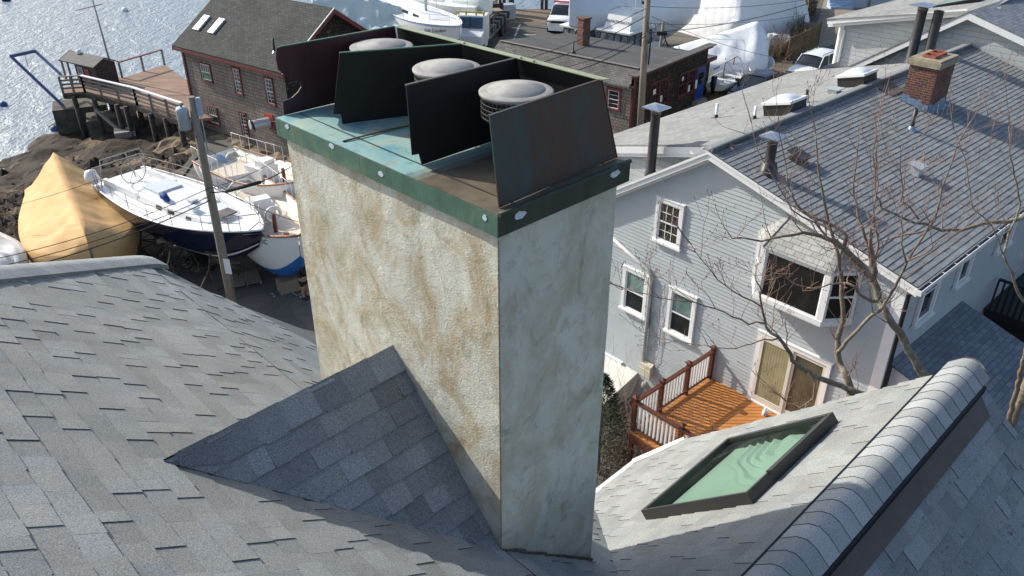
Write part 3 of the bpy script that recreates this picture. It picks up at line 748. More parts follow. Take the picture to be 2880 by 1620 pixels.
# ------------------------------------------------------------------ ground, shore, water
edge = [pz(-420, 900, GZ), pz(60, 712, GZ), pz(380, 628, GZ), pz(470, 545, GZ), pz(556, 432, GZ), Vector((-18.6, 49.5, GZ)), Vector((-17.5, 58, GZ))]
edge2 = [Vector((-15, 80, GZ)), Vector((-6, 81.6, GZ)), Vector((11.5, 82.2, GZ)), Vector((14, 110, GZ)), Vector((70, 260, GZ)), Vector((260, 300, GZ)), Vector((260, -60, GZ)), Vector((-70, -60, GZ)), Vector((-70, 18, GZ))]
mb = MB(); mb.face([Vector((p.x, p.y, GZ)) for p in (edge + edge2)][::-1]); mb.build('lot_ground', M['asph'], kind='structure')
mb = MB(); c = [Vector((p.x, p.y, GZ)) for p in (edge[-1:] + edge2[:5])]
for i in range(len(c) - 1): mb.face((c[i], c[i + 1], c[i + 1] - UP * 6, c[i] - UP * 6))
mb.build('wharf_face', M['old_concrete'], kind='structure')
def dseg(p, a, b):
    ab = b - a; t = max(0, min(1, (p - a).dot(ab) / ab.dot(ab))); return (p - (a + ab * t)).length
mb = MB(); mb.sm = False; rows = []
for j in range(0, 112):
    y = 14 + j * 0.45; row = []
    for i in range(0, 126):
        x = -66 + i * 0.45; p = Vector((x, y, 0))
        d = min(dseg(p, Vector((edge[k].x, edge[k].y, 0)), Vector((edge[k + 1].x, edge[k + 1].y, 0))) for k in range(len(edge) - 1))
        # inside the lot?  (right of the edge line)
        ins = False; pl = [(q.x, q.y) for q in edge + edge2]; n = len(pl); k2 = n - 1
        for k in range(n):
            if (pl[k][1] > y) != (pl[k2][1] > y) and x < (pl[k2][0] - pl[k][0]) * (y - pl[k][1]) / (pl[k2][1] - pl[k][1]) + pl[k][0]: ins = not ins
            k2 = k
        s = -d if ins else d
        q = Vector((x, y, 0))
        nz = noise.fractal(q * 0.42, 0.9, 2.1, 6) * 0.42 + abs(noise.noise(q * 0.16)) * 0.6 - 0.2
        z = GZ - 0.35 - max(0, s) * 0.15 + nz * max(0.0, min(1, s * 0.6)) if s > 0 else GZ - 0.15 - 1.2 * min(1, -s)
        row.append(Vector((x, y, z)))
    rows.append(row)
mb.grid(rows); mb.build('rocky_shore', M['rock'], kind='structure')
mb = MB(); WZ = -3.2
mb.face([(-3000, -200, WZ), (3000, -200, WZ), (3000, 9000, WZ), (-3000, 9000, WZ)]); mb.build('harbour_water', M['water'], kind='structure')
mb = MB()                                                            # low sea wall along the yard edge
for a, b in zip(edge[1:4], edge[2:5]): mb.beam(a - UP * 0.12, b - UP * 0.12, 0.35, 0.4)
tag(mb.build('sea_wall', M['old_concrete']), 'low grey concrete sea wall between the yard and the rocks', 'wall')
def ground_strip(name, px, mat, lift): 
    m = MB(); m.face([pz(u, v, GZ) + UP * lift for u, v in px]); return m.build(name, mat, kind='structure')
M['dirt'] = plain('dirt', (0.17, 0.13, 0.085), 0.95, 0.4, 1.5, bmp=0.5, bsc=10)
M['pave'] = plain('pave', (0.25, 0.215, 0.16), 0.9, 0.2, 0.8, bmp=0.2, bsc=20)
ground_strip('verge', [(1985, 300), (2010, 262), (2300, 100), (2345, 60), (2360, 90), (2240, 190), (2085, 262), (2020, 310)], M['dirt'], 0.006)
ground_strip('driveway', [(2215, 150), (2300, 60), (2330, -40), (2560, -40), (2440, 90), (2330, 130)], M['pave'], 0.010)
ground_strip('wharf_apron', [(1395, 66), (1290, 50), (1300, 27), (1640, 26), (1650, 62)], M['dirt'], 0.004)
# painted dashes and arrows of the yard lane
for (u0, v0, u1, v1) in ((1459, 76, 1463, 69), (1453, 89, 1458, 80), (1448, 102, 1453, 92), (1442, 117, 1448, 106)):
    m = MB(); m.face([pz(u0 - 2.6, v0, GZ) + UP * .012, pz(u0 + 2.6, v0, GZ) + UP * .012, pz(u1 + 2.2, v1, GZ) + UP * .012, pz(u1 - 2.2, v1, GZ) + UP * .012])
    m.build('lane_marking', M['line_paint'], kind='structure')
for px in ([(1476, 95), (1508, 95), (1506, 99), (1480, 99)], [(1408, 115), (1474, 126), (1470, 129), (1408, 119)]):
    ground_strip('lane_marking', px, plain('worn_paint', (0.34, 0.32, 0.28), 0.9, 0.4, 3), 0.012)
def chalk(px):
    m = MB()
    for (a, b), (c, d) in zip(px[:-1], px[1:]): m.beam(pz(a, b, GZ) + UP * .014, pz(c, d, GZ) + UP * .014, 0.03, 0.002)
    return m
z3 = lambda x, y: (300 + x / 2.4267, 620 + y / 2.4267)
chalk([z3(1255, 478), z3(1278, 476)]).build('chalk_mark', M['chalk'], kind='structure')
chalk([z3(1258, 480), z3(1275, 498), z3(1300, 515), z3(1328, 500)]).build('chalk_mark', M['chalk'], kind='structure')
chalk([z3(1318, 528), z3(1328, 515), z3(1332, 526), z3(1318, 528)]).build('chalk_mark', M['chalk'], kind='structure')
chalk([z3(1115, 508), z3(1125, 498), z3(1140, 502), z3(1132, 512), z3(1150, 514), z3(1148, 524), z3(1135, 522)]).build('chalk_mark', M['chalk'], kind='structure')

# ------------------------------------------------------------------ the grey clapboard house: frame W (along the gable wall), H (along its ridge)
Wv, Hv, P0 = unit(-42.5), unit(47.5), Vector((6.7, 18.4, 0))
def Q(w, h, z): return P0 + Wv * w + Hv * h + UP * z
def wall_wz(u, v, h=0.0): q = ppl(u, v, P0 + Hv * h, Hv); return (q - P0).dot(Wv), q.z
def on_w(u, v, w): q = ppl(u, v, P0 + Wv * w, Wv); return (q - P0).dot(Hv), q.z
RW, RZ, SRF = 2.15, 8.23, 0.271
def zr(w): return RZ - SRF * abs(w - RW)
house = thing('clapboard_house', 'grey clapboard gable house with white trimmed windows and bare tree before it', 'house', Q(0, 0, GZ))
hr = random.Random(11)
mb = MB()
shingle(mb, Q(0, 0, 0), Wv, UP, [(-3.3, -1), (7, -1), (7, 4.95), (2.2, 8.06), (-3.3, 6.55)], expo=0.114, wmin=1.6, wmax=4.2, thin=0.020, thick=0.021, pth=1, tint=(0.97, 1.03), skirt=0.02, jit=0.001, rnd=hr, nn=-Hv, taper=0.85)
mb.face([Q(-3.3, 0.012, -1), Q(7, 0.012, -1), Q(7, 0.012, 4.95), Q(2.2, 0.012, 8.06), Q(-3.3, 0.012, 6.55)])
mb.build('gable_wall', M['clap'], house)
mb = MB()
shingle(mb, Q(-3.3, 0, 0), Hv, UP, [(0.05, -1), (16, -1), (16, 6.6), (0.05, 6.6)], expo=0.2, wmin=1.6, wmax=4.2, thin=0.008, thick=0.009, pth=1, tint=(0.97, 1.03), skirt=0.02, jit=0.001, rnd=hr, nn=-Wv, taper=0.85)
mb.face([Q(-3.28, 0, -1), Q(-3.28, 16, -1), Q(-3.28, 16, 6.6), Q(-3.28, 0, 6.6)])
mb.face([Q(7, 0, -1), Q(7, 16, -1), Q(7, 16, 6.7), Q(7, 0.5, 6.7), Q(7, 0.5, 4.9), Q(7, 0, 4.9)])
mb.build('side_wall', M['clap_white'], house)
mb = MB()                                                            # right roof slope, laid course by course
Vr = (Wv + UP * SRF).normalized(); rl = (5.79) * math.sqrt(1 + SRF ** 2)
shingle(mb, Q(-3.64, 0, zr(-3.64)), Hv, Vr, [(-0.3, 0), (16.02, 0), (16.02, rl), (-0.3, rl)], expo=0.158, wmin=0.22, wmax=0.36, thin=0.0145, thick=0.0160, pth=0.5, tint=(0.86, 1.12), skirt=0.05, jit=0.002, rnd=hr, taper=0.9)
mb.t = (0.9, 0.9, 0.9, 1); mb.beam(Q(RW - 0.09, -0.3, RZ + 0.01), Q(RW - 0.09, 16, RZ + 0.01), 0.2, 0.05, Vr)
mb.t = (1.35, 1.33, 1.28, 1); mb.beam(Q(RW + 0.07, -0.3, RZ + 0.02), Q(RW + 0.07, 16, RZ + 0.02), 0.2, 0.05)
mb.t = (1, 1, 1, 1); mb.build('roof', M['house_shingle'], house)
mb = MB()                                                            # steep strip left of the gable, low dormer roof behind
st = lambda w: RZ - 0.66 * (w - RW)
mb.prism([Q(RW, -0.3, RZ), Q(7.1, -0.3, st(7.1)), Q(7.1, 0.62, st(7.1)), Q(RW, 0.62, RZ)], UP * -0.04)
mb.prism([Q(RW, 0.36, RZ), Q(7.05, 0.36, zr(7.05)), Q(7.05, 12.6, zr(7.05)), Q(RW, 12.6, RZ)], UP * -0.05)
mb.build('dormer_roof', M['pale_shingle'], house)
mb = MB(); mb.prism([Q(2.2, 0.5, 8.0), Q(2.2, 0.5, 4), Q(7, 0.5, 4), Q(7, 0.5, 6.8)], Hv * 0.05); mb.build('dormer_wall', M['nb_shingle_wall'], house)
mb = MB()
def slab(p, q, dz, n, t):
    p, q = Vector(p), Vector(q); mb.prism([p, q, q - UP * dz, p - UP * dz], n * t)
slab(Q(RW, 0.33, RZ - 0.06), Q(7.08, 0.33, zr(7.08) - 0.06), 0.2, Hv, 0.035)
slab(Q(RW, 0.36, RZ - 0.26), Q(7.08, 0.36, zr(7.08) - 0.26), 0.1, Hv, 0.03)
slab(Q(7.08, 0.33, zr(7.08) - .05), Q(7.08, 12.6, zr(7.08) - .05), 0.14, Wv, 0.04)
mb.build('dormer_fascia', M['trim'], house)
mb = MB()                                                            # rake boards with soffits
for w1, zf in ((-3.66, zr), (7.1, st)):
    slab(Q(RW, -0.31, RZ - 0.015), Q(w1, -0.31, zf(w1) - 0.015), 0.075, Hv, 0.03)
    slab(Q(RW, -0.28, RZ - 0.09), Q(w1, -0.28, zf(w1) - 0.09), 0.15, Hv, 0.03)
    mb.prism([Q(RW, -0.26, RZ - 0.22), Q(w1, -0.26, zf(w1) - 0.22), Q(w1, 0.02, zf(w1) - 0.22), Q(RW, 0.02, RZ - 0.22)], UP * 0.02)
    slab(Q(RW, -0.03, RZ - 0.225), Q(w1, -0.03, zf(w1) - 0.225), 0.12, Hv, 0.03)
mb.build('rake_trim', M['trim'], house)
mb = MB()
mb.box(Q(-3.24, 0.03, 2.75), (0.26, 0.14, 7.3), R(42.5 + 90)); mb.build('corner_board', M['trim'], house)
mb = MB()
ge = zr(-3.64) - 0.02
mb.ob(Q(-3.64, -0.34, ge - 0.12), Hv * 16.3, Wv * -0.015, UP * 0.12); mb.ob(Q(-3.76, -0.34, ge - 0.12), Hv * 16.3, Wv * -0.015, UP * 0.12)
mb.ob(Q(-3.64, -0.34, ge - 0.13), Hv * 16.3, Wv * -0.12, UP * 0.01); mb.ob(Q(-3.64, -0.36, ge - 0.13), Hv * 0.02, Wv * -0.135, UP * 0.13)
for i in range(24): mb.ob(Q(-3.64, 0.2 + i * 0.66, ge - 0.012), Hv * 0.02, Wv * -0.13, UP * 0.008)
mb.build('gutter', M['white_paint'], house)
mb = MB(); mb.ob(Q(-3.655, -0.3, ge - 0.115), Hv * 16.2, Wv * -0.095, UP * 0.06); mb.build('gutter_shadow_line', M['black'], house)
mb = MB(); mb.tube([Q(-3.7, -0.1, ge - 0.12), Q(-3.42, 0.0, ge - 0.4), Q(-3.42, 0.06, 3.9), Q(-3.42, 0.06, -0.6)], 0.04, 8); mb.build('downspout', M['black'], house)

def window(u0, w0, z0, w1, z1, side='gable', glass='glass_teal', top_glass=None, tw=0.11, grid=(2, 3), sill=True, lower_grid=None, frame=None, trim='trim', sashm='trim', root=None, off=0.046):
    """double-hung window from lower-left (w0, z0) to upper-right (w1, z1), trim included"""
    root = root or house
    if frame: X, O, P_ = frame
    elif side == 'gable': X, O, P_ = Wv, -Hv, lambda w, z, d: Q(w, -d, z)
    else: X, O, P_ = Hv, -Wv, lambda w, z, d: Q(-3.3 - d, w, z)
    P = lambda w, z, d: P_(w, z, d + off)
    w0, w1 = min(w0, w1), max(w0, w1)
    m = MB()
    def bar(a, b, c, d, dep0, dep1): m.ob(P(a, c, dep0), X * (b - a), UP * (d - c), O * (dep1 - dep0))
    zs = z0 + (0.09 if sill else 0)
    bar(w0, w1, z1 - tw, z1, -0.03, 0.05); bar(w0, w0 + tw, zs, z1 - tw, -0.03, 0.045); bar(w1 - tw, w1, zs, z1 - tw, -0.03, 0.045)
    bar(w0 - 0.02, w1 + 0.02, z1, z1 + 0.025, -0.03, 0.07)
    fr = m.build('window', M[trim], root)
    if sill:
        m = MB(); bar(w0 - 0.05, w1 + 0.05, z0, zs - 0.03, -0.02, 0.10); bar(w0 - 0.01, w1 + 0.01, zs - 0.03, zs, -0.02, 0.07); m.build('sill', M[trim], root, parent=fr)
    a, b, c, d = w0 + tw, w1 - tw, zs, z1 - tw; mid = (c + d) / 2
    m = MB(); s = 0.045
    for (lo, hi, dep) in ((mid - s / 2, d, 0.0), (c, mid + s / 2, -0.012)):
        bar(a, b, hi - s, hi, dep - 0.02, dep + 0.02); bar(a, b, lo, lo + s, dep - 0.02, dep + 0.02)
        bar(a, a + s, lo + s, hi - s, dep - 0.02, dep + 0.018); bar(b - s, b, lo + s, hi - s, dep - 0.02, dep + 0.018)
        g = grid if lo > c else lower_grid
        if g:
            gx, gy = g
            for i in range(1, gx): x = a + s + (b - a - 2 * s) * i / gx; bar(x - .009, x + .009, lo + s, hi - s, dep - .004, dep + .012)
            for i in range(1, gy): z = lo + s + (hi - lo - 2 * s) * i / gy; bar(a + s, b - s, z - .009, z + .009, dep - .004, dep + .010)
    m.build('sash', M[sashm], root, parent=fr)
    m = MB(); m.face([P(a, mid, -0.008), P(b, mid, -0.008), P(b, d, -0.008), P(a, d, -0.008)]); m.build('pane', M[top_glass or glass], root, parent=fr)
    m = MB(); m.face([P(a, c, -0.016), P(b, c, -0.016), P(b, mid, -0.016), P(a, mid, -0.016)]); m.build('pane', M[glass], root, parent=fr)
    return fr
M['old_sash_glass'] = glassy('old_sash_glass', (0.05, 0.042, 0.028), 0.08, 0.6, 5)
window(0, 2.83, 5.0, 3.78, 6.38, glass='old_sash_glass', grid=(3, 2), lower_grid=(3, 2))
window(0, 3.80, 2.24, 4.77, 3.75, grid=None, glass='glass_dark', top_glass='glass_teal')
window(0, 2.04, 2.23, 3.02, 3.77, grid=None, glass='glass_dark', top_glass='glass_teal')
window(0, 4.55, -0.62, 5.5, 0.22, grid=None, glass='glass_dark', sill=False)
h0, zz0 = on_w(2560, 920, -3.3); h1, _ = on_w(2610, 880, -3.3); _, zz1 = on_w(2612, 775, -3.3)
window(0, h0, zz0, h0 + 1.0, zz0 + 1.75, side='side', glass='glass_dark', grid=(2, 2))
h0, zz0 = on_w(2674, 812, -3.3)
window(0, h0, zz0, h0 + 0.85, zz0 + 1.45, side='side', glass='glass_dark', grid=None)
h0, zz0 = on_w(2790, 715, -3.3)
window(0, h0, zz0, h0 + 1.1, zz0 + 1.2, side='side', glass='glass_dark', grid=None)

# sliding doors
mb = MB(); wa, wb, za, zb = -2.12, 0.0, 1.43, 3.68
def gb(a, b, c, d, e0, e1): e0 += .032; e1 += .032; mb.ob(Q(a, -e0, c), Wv * (b - a), UP * (d - c), -Hv * (e1 - e0))
gb(wa, wb, zb - 0.12, zb, -0.03, 0.05); gb(wa, wa + 0.11, za, zb - .12, -0.03, 0.045); gb(wb - 0.11, wb, za, zb - .12, -0.03, 0.045); gb(wa - .03, wb + .03, zb, zb + .03, -.03, .07); gb(wa, wb, za - 0.02, za + 0.03, -.03, .08)
fr = mb.build('sliding_door', M['trim'], house)
M['door_leaf'] = plain('door_leaf', (0.70, 0.66, 0.58), 0.5, 0.06)
for (a, b, e, gl) in ((-1.08, -0.11, 0.03, 'curtain'), (-2.01, -1.06, 0.0, 'curtain')):
    mb = MB(); s = 0.09
    gb(a, b, zb - .22, zb - .12, e - .02, e + .02); gb(a, b, za + .03, za + .22, e - .02, e + .02); gb(a, a + s, za + .22, zb - .22, e - .02, e + .02); gb(b - s, b, za + .22, zb - .22, e - .02, e + .02)
    leaf = mb.build('door_leaf', M['door_leaf'], house, parent=fr)
    mb = MB(); mb.sm = True
    mb.grid([[Q(a + s + (b - a - 2 * s) * i / 40, -(e + 0.030 - 0.0025 * math.sin(i * 1.6)), z) for i in range(41)] for z in (za + .22, zb - .22)])
    mb.build('curtained_glass', M['curtain'] if a > -1.5 else plain('screen_glass', (0.10, 0.092, 0.06), 0.25, 0.35, 3), house, parent=leaf)

# bay window
D1 = 0.62
bl, _ = wall_wz(2162, 709, -D1); br_, _ = wall_wz(2320, 774, -D1)
_, bzt = wall_wz(2162, 700, -D1); _, bzb = wall_wz(2145, 835, -D1)
bl += 0.12; br_ -= 0.12; wl_, wr_ = bl + 0.5, br_ - 0.5
plan = [(wl_, 0.0), (bl, -D1), (br_, -D1), (wr_, 0.0)]
mb = MB()
def pan(p, z0, z1, out):
    return [Q(p[0][0], p[0][1], z0), Q(p[1][0], p[1][1], z0), Q(p[1][0], p[1][1], z1), Q(p[0][0], p[0][1], z1)]
for z0, z1, g in ((bzb - 0.1, bzb + 0.04, 0.06), (bzb - 0.16, bzb - 0.1, 0.0), (bzt - 0.02, bzt + 0.07, 0.05)):
    pl = [Q(wl_ + g, 0.02, z0), Q(bl + g, -D1 - g, z0), Q(br_ - g, -D1 - g, z0), Q(wr_ - g, 0.02, z0)]
    mb.prism(pl, UP * (z1 - z0))
for w, h in ((bl, -D1), (br_, -D1)): mb.box(Q(w, h + 0.02, (bzb + bzt) / 2), (0.16, 0.13, bzt - bzb), R(42.5 + 90))
for w in (wl_ - 0.04, wr_ + 0.04): mb.box(Q(w, -0.03, (bzb + bzt) / 2), (0.12, 0.1, bzt - bzb), R(42.5 + 90))
bay = mb.build('bay_window', M['trim'], house)
for k, (p, q) in enumerate(zip(plan[:-1], plan[1:])):
    a, b = Q(p[0], p[1], 0), Q(q[0], q[1], 0); d = (b - a); n = Vector((d.y, -d.x, 0)).normalized()
    mb = MB(); i = 0.06
    a2, b2 = a + d * 0.05, b - d * 0.05
    mb.face([a2 + UP * bzb, b2 + UP * bzb, b2 + UP * bzt, a2 + UP * bzt]); mb.build('pane', M['glass_dark'] if k != 1 else glassy('bay_glass', (0.012, 0.011, 0.010), 0.03, 0.8, 3), house, parent=bay)
    mb = MB()
    for z, t in ((bzb + .04, .08), (bzt - .04, .08)) + (((bzb + bzt) / 2, .05),) * (k != 1): mb.beam(a2 + UP * z, b2 + UP * z, 0.05, t)
    mb.beam(a2 + UP * bzb, a2 + UP * bzt, 0.06); mb.beam(b2 + UP * bzb, b2 + UP * bzt, 0.06); mb.build('sash', M['trim'], house, parent=bay)
mb = MB(); ov = 0.1; pk = bzt + 0.72
ea = [Q(wl_ + ov, 0.0, bzt + .05), Q(bl + ov * .6, -D1 - ov, bzt + .05), Q(br_ - ov * .6, -D1 - ov, bzt + .05), Q(wr_ - ov, 0, bzt + .05)]
tp = [Q(bl - 0.15, -0.015, pk), Q(br_ + 0.15, -0.015, pk)]
mb.face([ea[0], ea[1], tp[0]]); mb.face([ea[1], ea[2], tp[1], tp[0]]); mb.face([ea[2], ea[3], tp[1]]); mb.face(ea)
for p, q in ((ea[1], tp[0]), (ea[2], tp[1])): mb.beam(p + UP * .01, q + UP * .01, 0.12, 0.02)
mb.build('bay_roof', courses('bay_shingle', (0.40, 0.40, 0.38), (0.30, 0.30, 0.285), (0.14, 0.14, 0.135), 0.26, 0.143, 0.008, 0.9, 0.2, 0.4), house, parent=bay)
for w in (bl - 0.25, br_ + 0.25):
    mb = MB(); mb.prism([Q(w, -0.01, bzb - .16), Q(w, -0.4, bzb - .16), Q(w, -0.01, bzb - .55)], Wv * 0.06); mb.build('bracket', M['trim'], house, parent=bay)
# porch roof on the side wall
porch = []
hA, zA = on_w(2562, 968, -3.3); hB, zB = on_w(2706, 845, -3.3); zp = (zA + zB) / 2
mb = MB(); hB2 = hB; hA2 = hA - 1.2; pw, pd = -6.4, 0.95
mb.prism([Q(-3.32, hA2, zp), Q(-3.32, hB2, zp), Q(pw, hB2, zp - pd), Q(pw, hA2, zp - pd)], UP * -0.05); mb.build('porch_roof', M['porch_shingle'], house)
mb = MB(); mb.beam(Q(pw - .04, hA2, zp - pd - .05), Q(pw - .04, hB2, zp - pd - .05), 0.1, 0.1); mb.build('porch_gutter', M['white_paint'], house)
mb = MB(); mb.beam(Q(pw - .04, hA2, zp - pd - .01), Q(pw - .04, hB2, zp - pd - .01), 0.075, 0.05); mb.build('gutter_channel', M['black'], house)
for h in (hA2 + .1, (hA2 + hB2) / 2, hB2 - .1):
    mb = MB(); mb.beam(Q(pw + .1, h, GZ), Q(pw + .1, h, zp - pd - .05), 0.12); mb.build('porch_post', M['trim'], house)
mb = MB()
mb.prism([Q(-3.4, hA2 + .05, zp - .1), Q(pw + .1, hA2 + .05, zp - pd - .06), Q(pw + .1, hA2 + .05, zp - pd - .3), Q(-3.4, hA2 + .05, zp - pd - .3)], Hv * .04)
mb.build('porch_beam', M['trim'], house)
mb = MB(); mb.ob(Q(-3.45, hA2 + .12, GZ), Wv * (pw + 3.6), UP * 2.0, Hv * 0.05); mb.build('porch_side', M['grey_wood'], house)
# conduit, vines, meters
mb = MB()
wp, zt = wall_wz(1838, 770); _, zb_ = wall_wz(1813, 1045)
mb.tube([Q(wp + 1.6, -0.09, zt + 0.62), Q(wp + 0.5, -0.09, zt + 0.22), Q(wp + 0.16, -0.09, zt + 0.12), Q(wp + 0.03, -0.09, zt), Q(wp, -0.09, zt - 0.25), Q(wp, -0.09, zb_)], 0.055, 10); mb.build('conduit', plain('conduit', (0.52, 0.53, 0.52), 0.5, 0.12, 8), house)
mb = MB()
wb1, zb1 = wall_wz(1826, 1035); mb.ob(Q(wb1 - .2, -0.02, zb1 - .22), Wv * 0.42, UP * 0.42, -Hv * 0.2); mb.prism([Q(wb1 - .2, -.23, zb1 + .02), Q(wb1 + .24, -.23, zb1 + .02), Q(wb1 + .24, -.06, zb1 + .24), Q(wb1 - .2, -.06, zb1 + .24)], UP * .02); mb.build('meter_cabinet', M['beige'], house)
for u, v in ((1767, 1047), (1781, 1057), (1817, 1078)):
    w_, z_ = wall_wz(u, v); mb = MB(); mb.cyl(Q(w_, -0.01, z_), Q(w_, -0.16, z_), 0.09, 0.085, 14); mb.cyl(Q(w_, -0.16, z_), Q(w_, -0.2, z_), 0.06, 0.05, 14); mb.build('meter', M['screen'] if False else plain('meter', (0.5, 0.5, 0.46), 0.3, 0.2, 20), house)
mb = MB(); vr = random.Random(5)
for u, v, L in ((1836, 790, 3.0), (1872, 795, 3.2), (1880, 800, 2.2), (1846, 860, 1.6)):
    w_, z_ = wall_wz(u, v); p = [];
    for i in range(14): p.append(Q(w_ + math.sin(i * .6 + u) * 0.08 - 0.02 * i * (u % 2), -0.05 - 0.01 * (i % 3), z_ - L * i / 13))
    mb.tube(p, 0.008, 4, False)
mb.build('dead_vine', M['twig'], house)
mb = MB(); w_, z_ = wall_wz(1690, 1110); 
mb.prism([Q(3.9, -0.02, 0.15), Q(6.6, -0.02, 0.15), Q(6.6, -2.3, -0.45), Q(3.9, -2.3, -0.45)], UP * -0.12); 
mb.prism([Q(3.9, -2.3, -0.57), Q(6.6, -2.3, -0.57), Q(6.6, -2.3, GZ - .2), Q(3.9, -2.3, GZ - .2)], Hv * .1); mb.prism([Q(3.92, -2.2, -0.5), Q(3.92, -0.02, 0.05), Q(3.92, -0.02, GZ - .2), Q(3.92, -2.2, GZ - .2)], Wv * .1)
tag(mb.build('bulkhead', plain('bulkhead', (0.66, 0.64, 0.58), 0.6, 0.05)), 'pale flat bulkhead cover against the clapboard wall beside the chimney', 'hatch')

# things on the roofs of the grey house
def stack(w, h, zb_, zt_, r, label, cap=True, skirt=0.0, group=None, mat='pipe', band=False):
    t = thing('vent_stack', label, 'flue pipe', Q(w, h, zb_), group); m = MB(); b = Q(w, h, 0)
    m.lathe([(r * 1.25, zb_ - .1), (r * 1.2, zb_ + .12), (r, zb_ + .16), (r, zt_)], b, 18); m.build('pipe', M[mat], t)
    if skirt:
        m = MB(); m.lathe([(r * 2.5, zb_ - 0.2), (r * 1.5, zb_ + skirt), (r * 1.02, zb_ + skirt + .03)], b, 4); m.build('flashing_skirt', M['pipe'], t)
    if cap:
        m = MB(); m.lathe([(r * 0.9, zt_), (r * 1.06, zt_ + .01), (r * 1.06, zt_ + .12), (r * .9, zt_ + .13), (r * .55, zt_ + .2)], b, 18); m.build('collar', M['steel_dark'], t)
        m = MB(); s = r * 2.1; c = b + UP * (zt_ + .2)
        e = [c + x + y for x, y in ((Wv * s, Hv * s), (Wv * s, -Hv * s), (-Wv * s, -Hv * s), (-Wv * s, Hv * s))]
        for i in range(4): m.face((e[i], e[(i + 1) % 4], c + UP * 0.075))
        for i in range(4): m.face((e[i], e[(i + 1) % 4], e[(i + 1) % 4] - UP * .03, e[i] - UP * .03))
        m.build('cap', M['galv'], t)
    else:
        m = MB(); m.lathe([(r, zt_), (r * .85, zt_), (r * .85, zt_ - .12), (0, zt_ - .12)], b, 16); m.build('open_end', M['black'], t)
    return t
w_, z_ = wall_wz(1829, 492, 0.12); _, z2 = wall_wz(1850, 322, 0.12)
stack(w_, 0.12, st(w_) - .05, z2, 0.135, 'black flue pipe with square metal cap left of the clapboard gable peak')
w_, z_ = wall_wz(2156, 505, 0.35); _, z2 = wall_wz(2162, 400, 0.35)
stack(w_, 0.35, zr(w_), z2, 0.125, 'black flue pipe with square metal cap and flared skirt, right of the gable peak', skirt=0.3)
def on_roof(u, v):
    for s in (1, -1):
        n = (UP + Wv * SRF * s); q = ppl(u, v, Q(RW, 0, RZ), n); w = (q - P0).dot(Wv)
        if (w - RW) * s > 0: return w, (q - P0).dot(Hv)
    return w, (q - P0).dot(Hv)
def pipe_at(ub, vb, ut, vt, r, label, mat='pipe', name='vent_pipe', boot='white_plastic'):
    w, h = on_roof(ub, vb); q = ppl(ut, vt, Q(w, h, 0), Hv); z = zr(w)
    t = thing(name, label, 'vent pipe', Q(w, h, z), 'plumbing vents on the clapboard house roof'); m = MB(); b = Q(w, h, 0)
    m.lathe([(r, z - .05), (r, q.z), (r * .75, q.z), (r * .75, q.z - .1), (0, q.z - .1)], b, 14); m.build('pipe', M[mat], t)
    m = MB(); m.lathe([(r * 3.2, z - .02), (r * 1.6, z + .03), (r * 1.35, z + .1), (r, z + .11)], b, 14); m.build('boot', M[boot], t)
pipe_at(2013, 331, 2016, 290, 0.045, 'white plastic vent pipe leftmost on the pale roof', 'white_plastic', boot='black')
pipe_at(2121, 334, 2124, 297, 0.04, 'white plastic vent pipe just left of the nearer domed skylight', 'white_plastic', boot='black')
pipe_at(2264, 289, 2270, 254, 0.055, 'short dark vent pipe on the pale roof between two domed skylights')
pipe_at(2563, 364, 2576, 306, 0.06, 'dark vent pipe on the grey slope in front of the brick chimney', boot='lead')
def dome(u, v, label):
    w, h = on_roof(u, v); s = 0.88; z = zr(w)
    t = thing('domed_skylight', label, 'skylight', Q(w, h, z), 'domed skylights on the pale roof')
    X, Y = (Wv - UP * SRF).normalized(), Hv; Z = Y.cross(X).normalized(); Z = Z if Z.z > 0 else -Z; o = Q(w, h, z)
    m = MB(); m.ob(o - Z * .1, X * s, Y * s, Z * 0.42); m.build('curb', plain('curb', (0.022, 0.018, 0.017), 0.6, 0.3, 5), t)
    m = MB()
    for a, b, c, d in ((-.04, s - .04, -.04, .07), (-.04, s - .04, s - .03, s + .04)): m.ob(o + X * a + Y * c + Z * .322, X * (b - a + .08), Y * (d - c), Z * .075)
    for a in (-.04, s - .07): m.ob(o + X * a + Y * .07 + Z * .322, X * .11, Y * (s - .10), Z * .075)
    m.build('rim', M['white_paint'], t)
    m = MB(); m.sm = True
    m.grid([[o + X * (s * i / 10) + Y * (s * j / 10) + Z * (.37 + .19 * (math.sin(math.pi * i / 10) * math.sin(math.pi * j / 10)) ** .6) for j in range(11)] for i in range(11)])
    g, nt, bs = nmat('dome_plastic', 0.15, 0, 0.6); bs.inputs['Base Color'].default_value = (.60, .66, .70, 1)
    m.build('dome', g, t)
dome(2224, 325, 'domed skylight on a dark curb, nearer to the black flue pipes'); dome(2430, 244, 'domed skylight on a dark curb, nearest the brick chimney')
w_, h_ = on_roof(2345, 262); mb = MB(); mb.box(Q(w_, h_, zr(w_) + .08), (.3, .3, .16), R(42.5)); mb.prism([Q(w_ - .25, h_ - .2, zr(w_) + .16), Q(w_ + .25, h_ - .2, zr(w_) + .12), Q(w_ + .25, h_ + .2, zr(w_) + .12), Q(w_ - .25, h_ + .2, zr(w_) + .16)], UP * .03)
tag(mb.build('roof_vent', M['alum'], weld=False), 'small pale metal louvre vent low on the pale roof', 'roof vent')
w_, h_ = on_roof(2575, 490); mb = MB(); mb.box(Q(w_, h_, zr(w_) + .1), (.25, .25, .25), R(42.5)); mb.prism([Q(w_ - .2, h_ - .2, zr(w_) + .22), Q(w_ + .2, h_ - .2, zr(w_) + .3), Q(w_ + .2, h_ + .2, zr(w_) + .3), Q(w_ - .2, h_ + .2, zr(w_) + .22)], UP * .02)
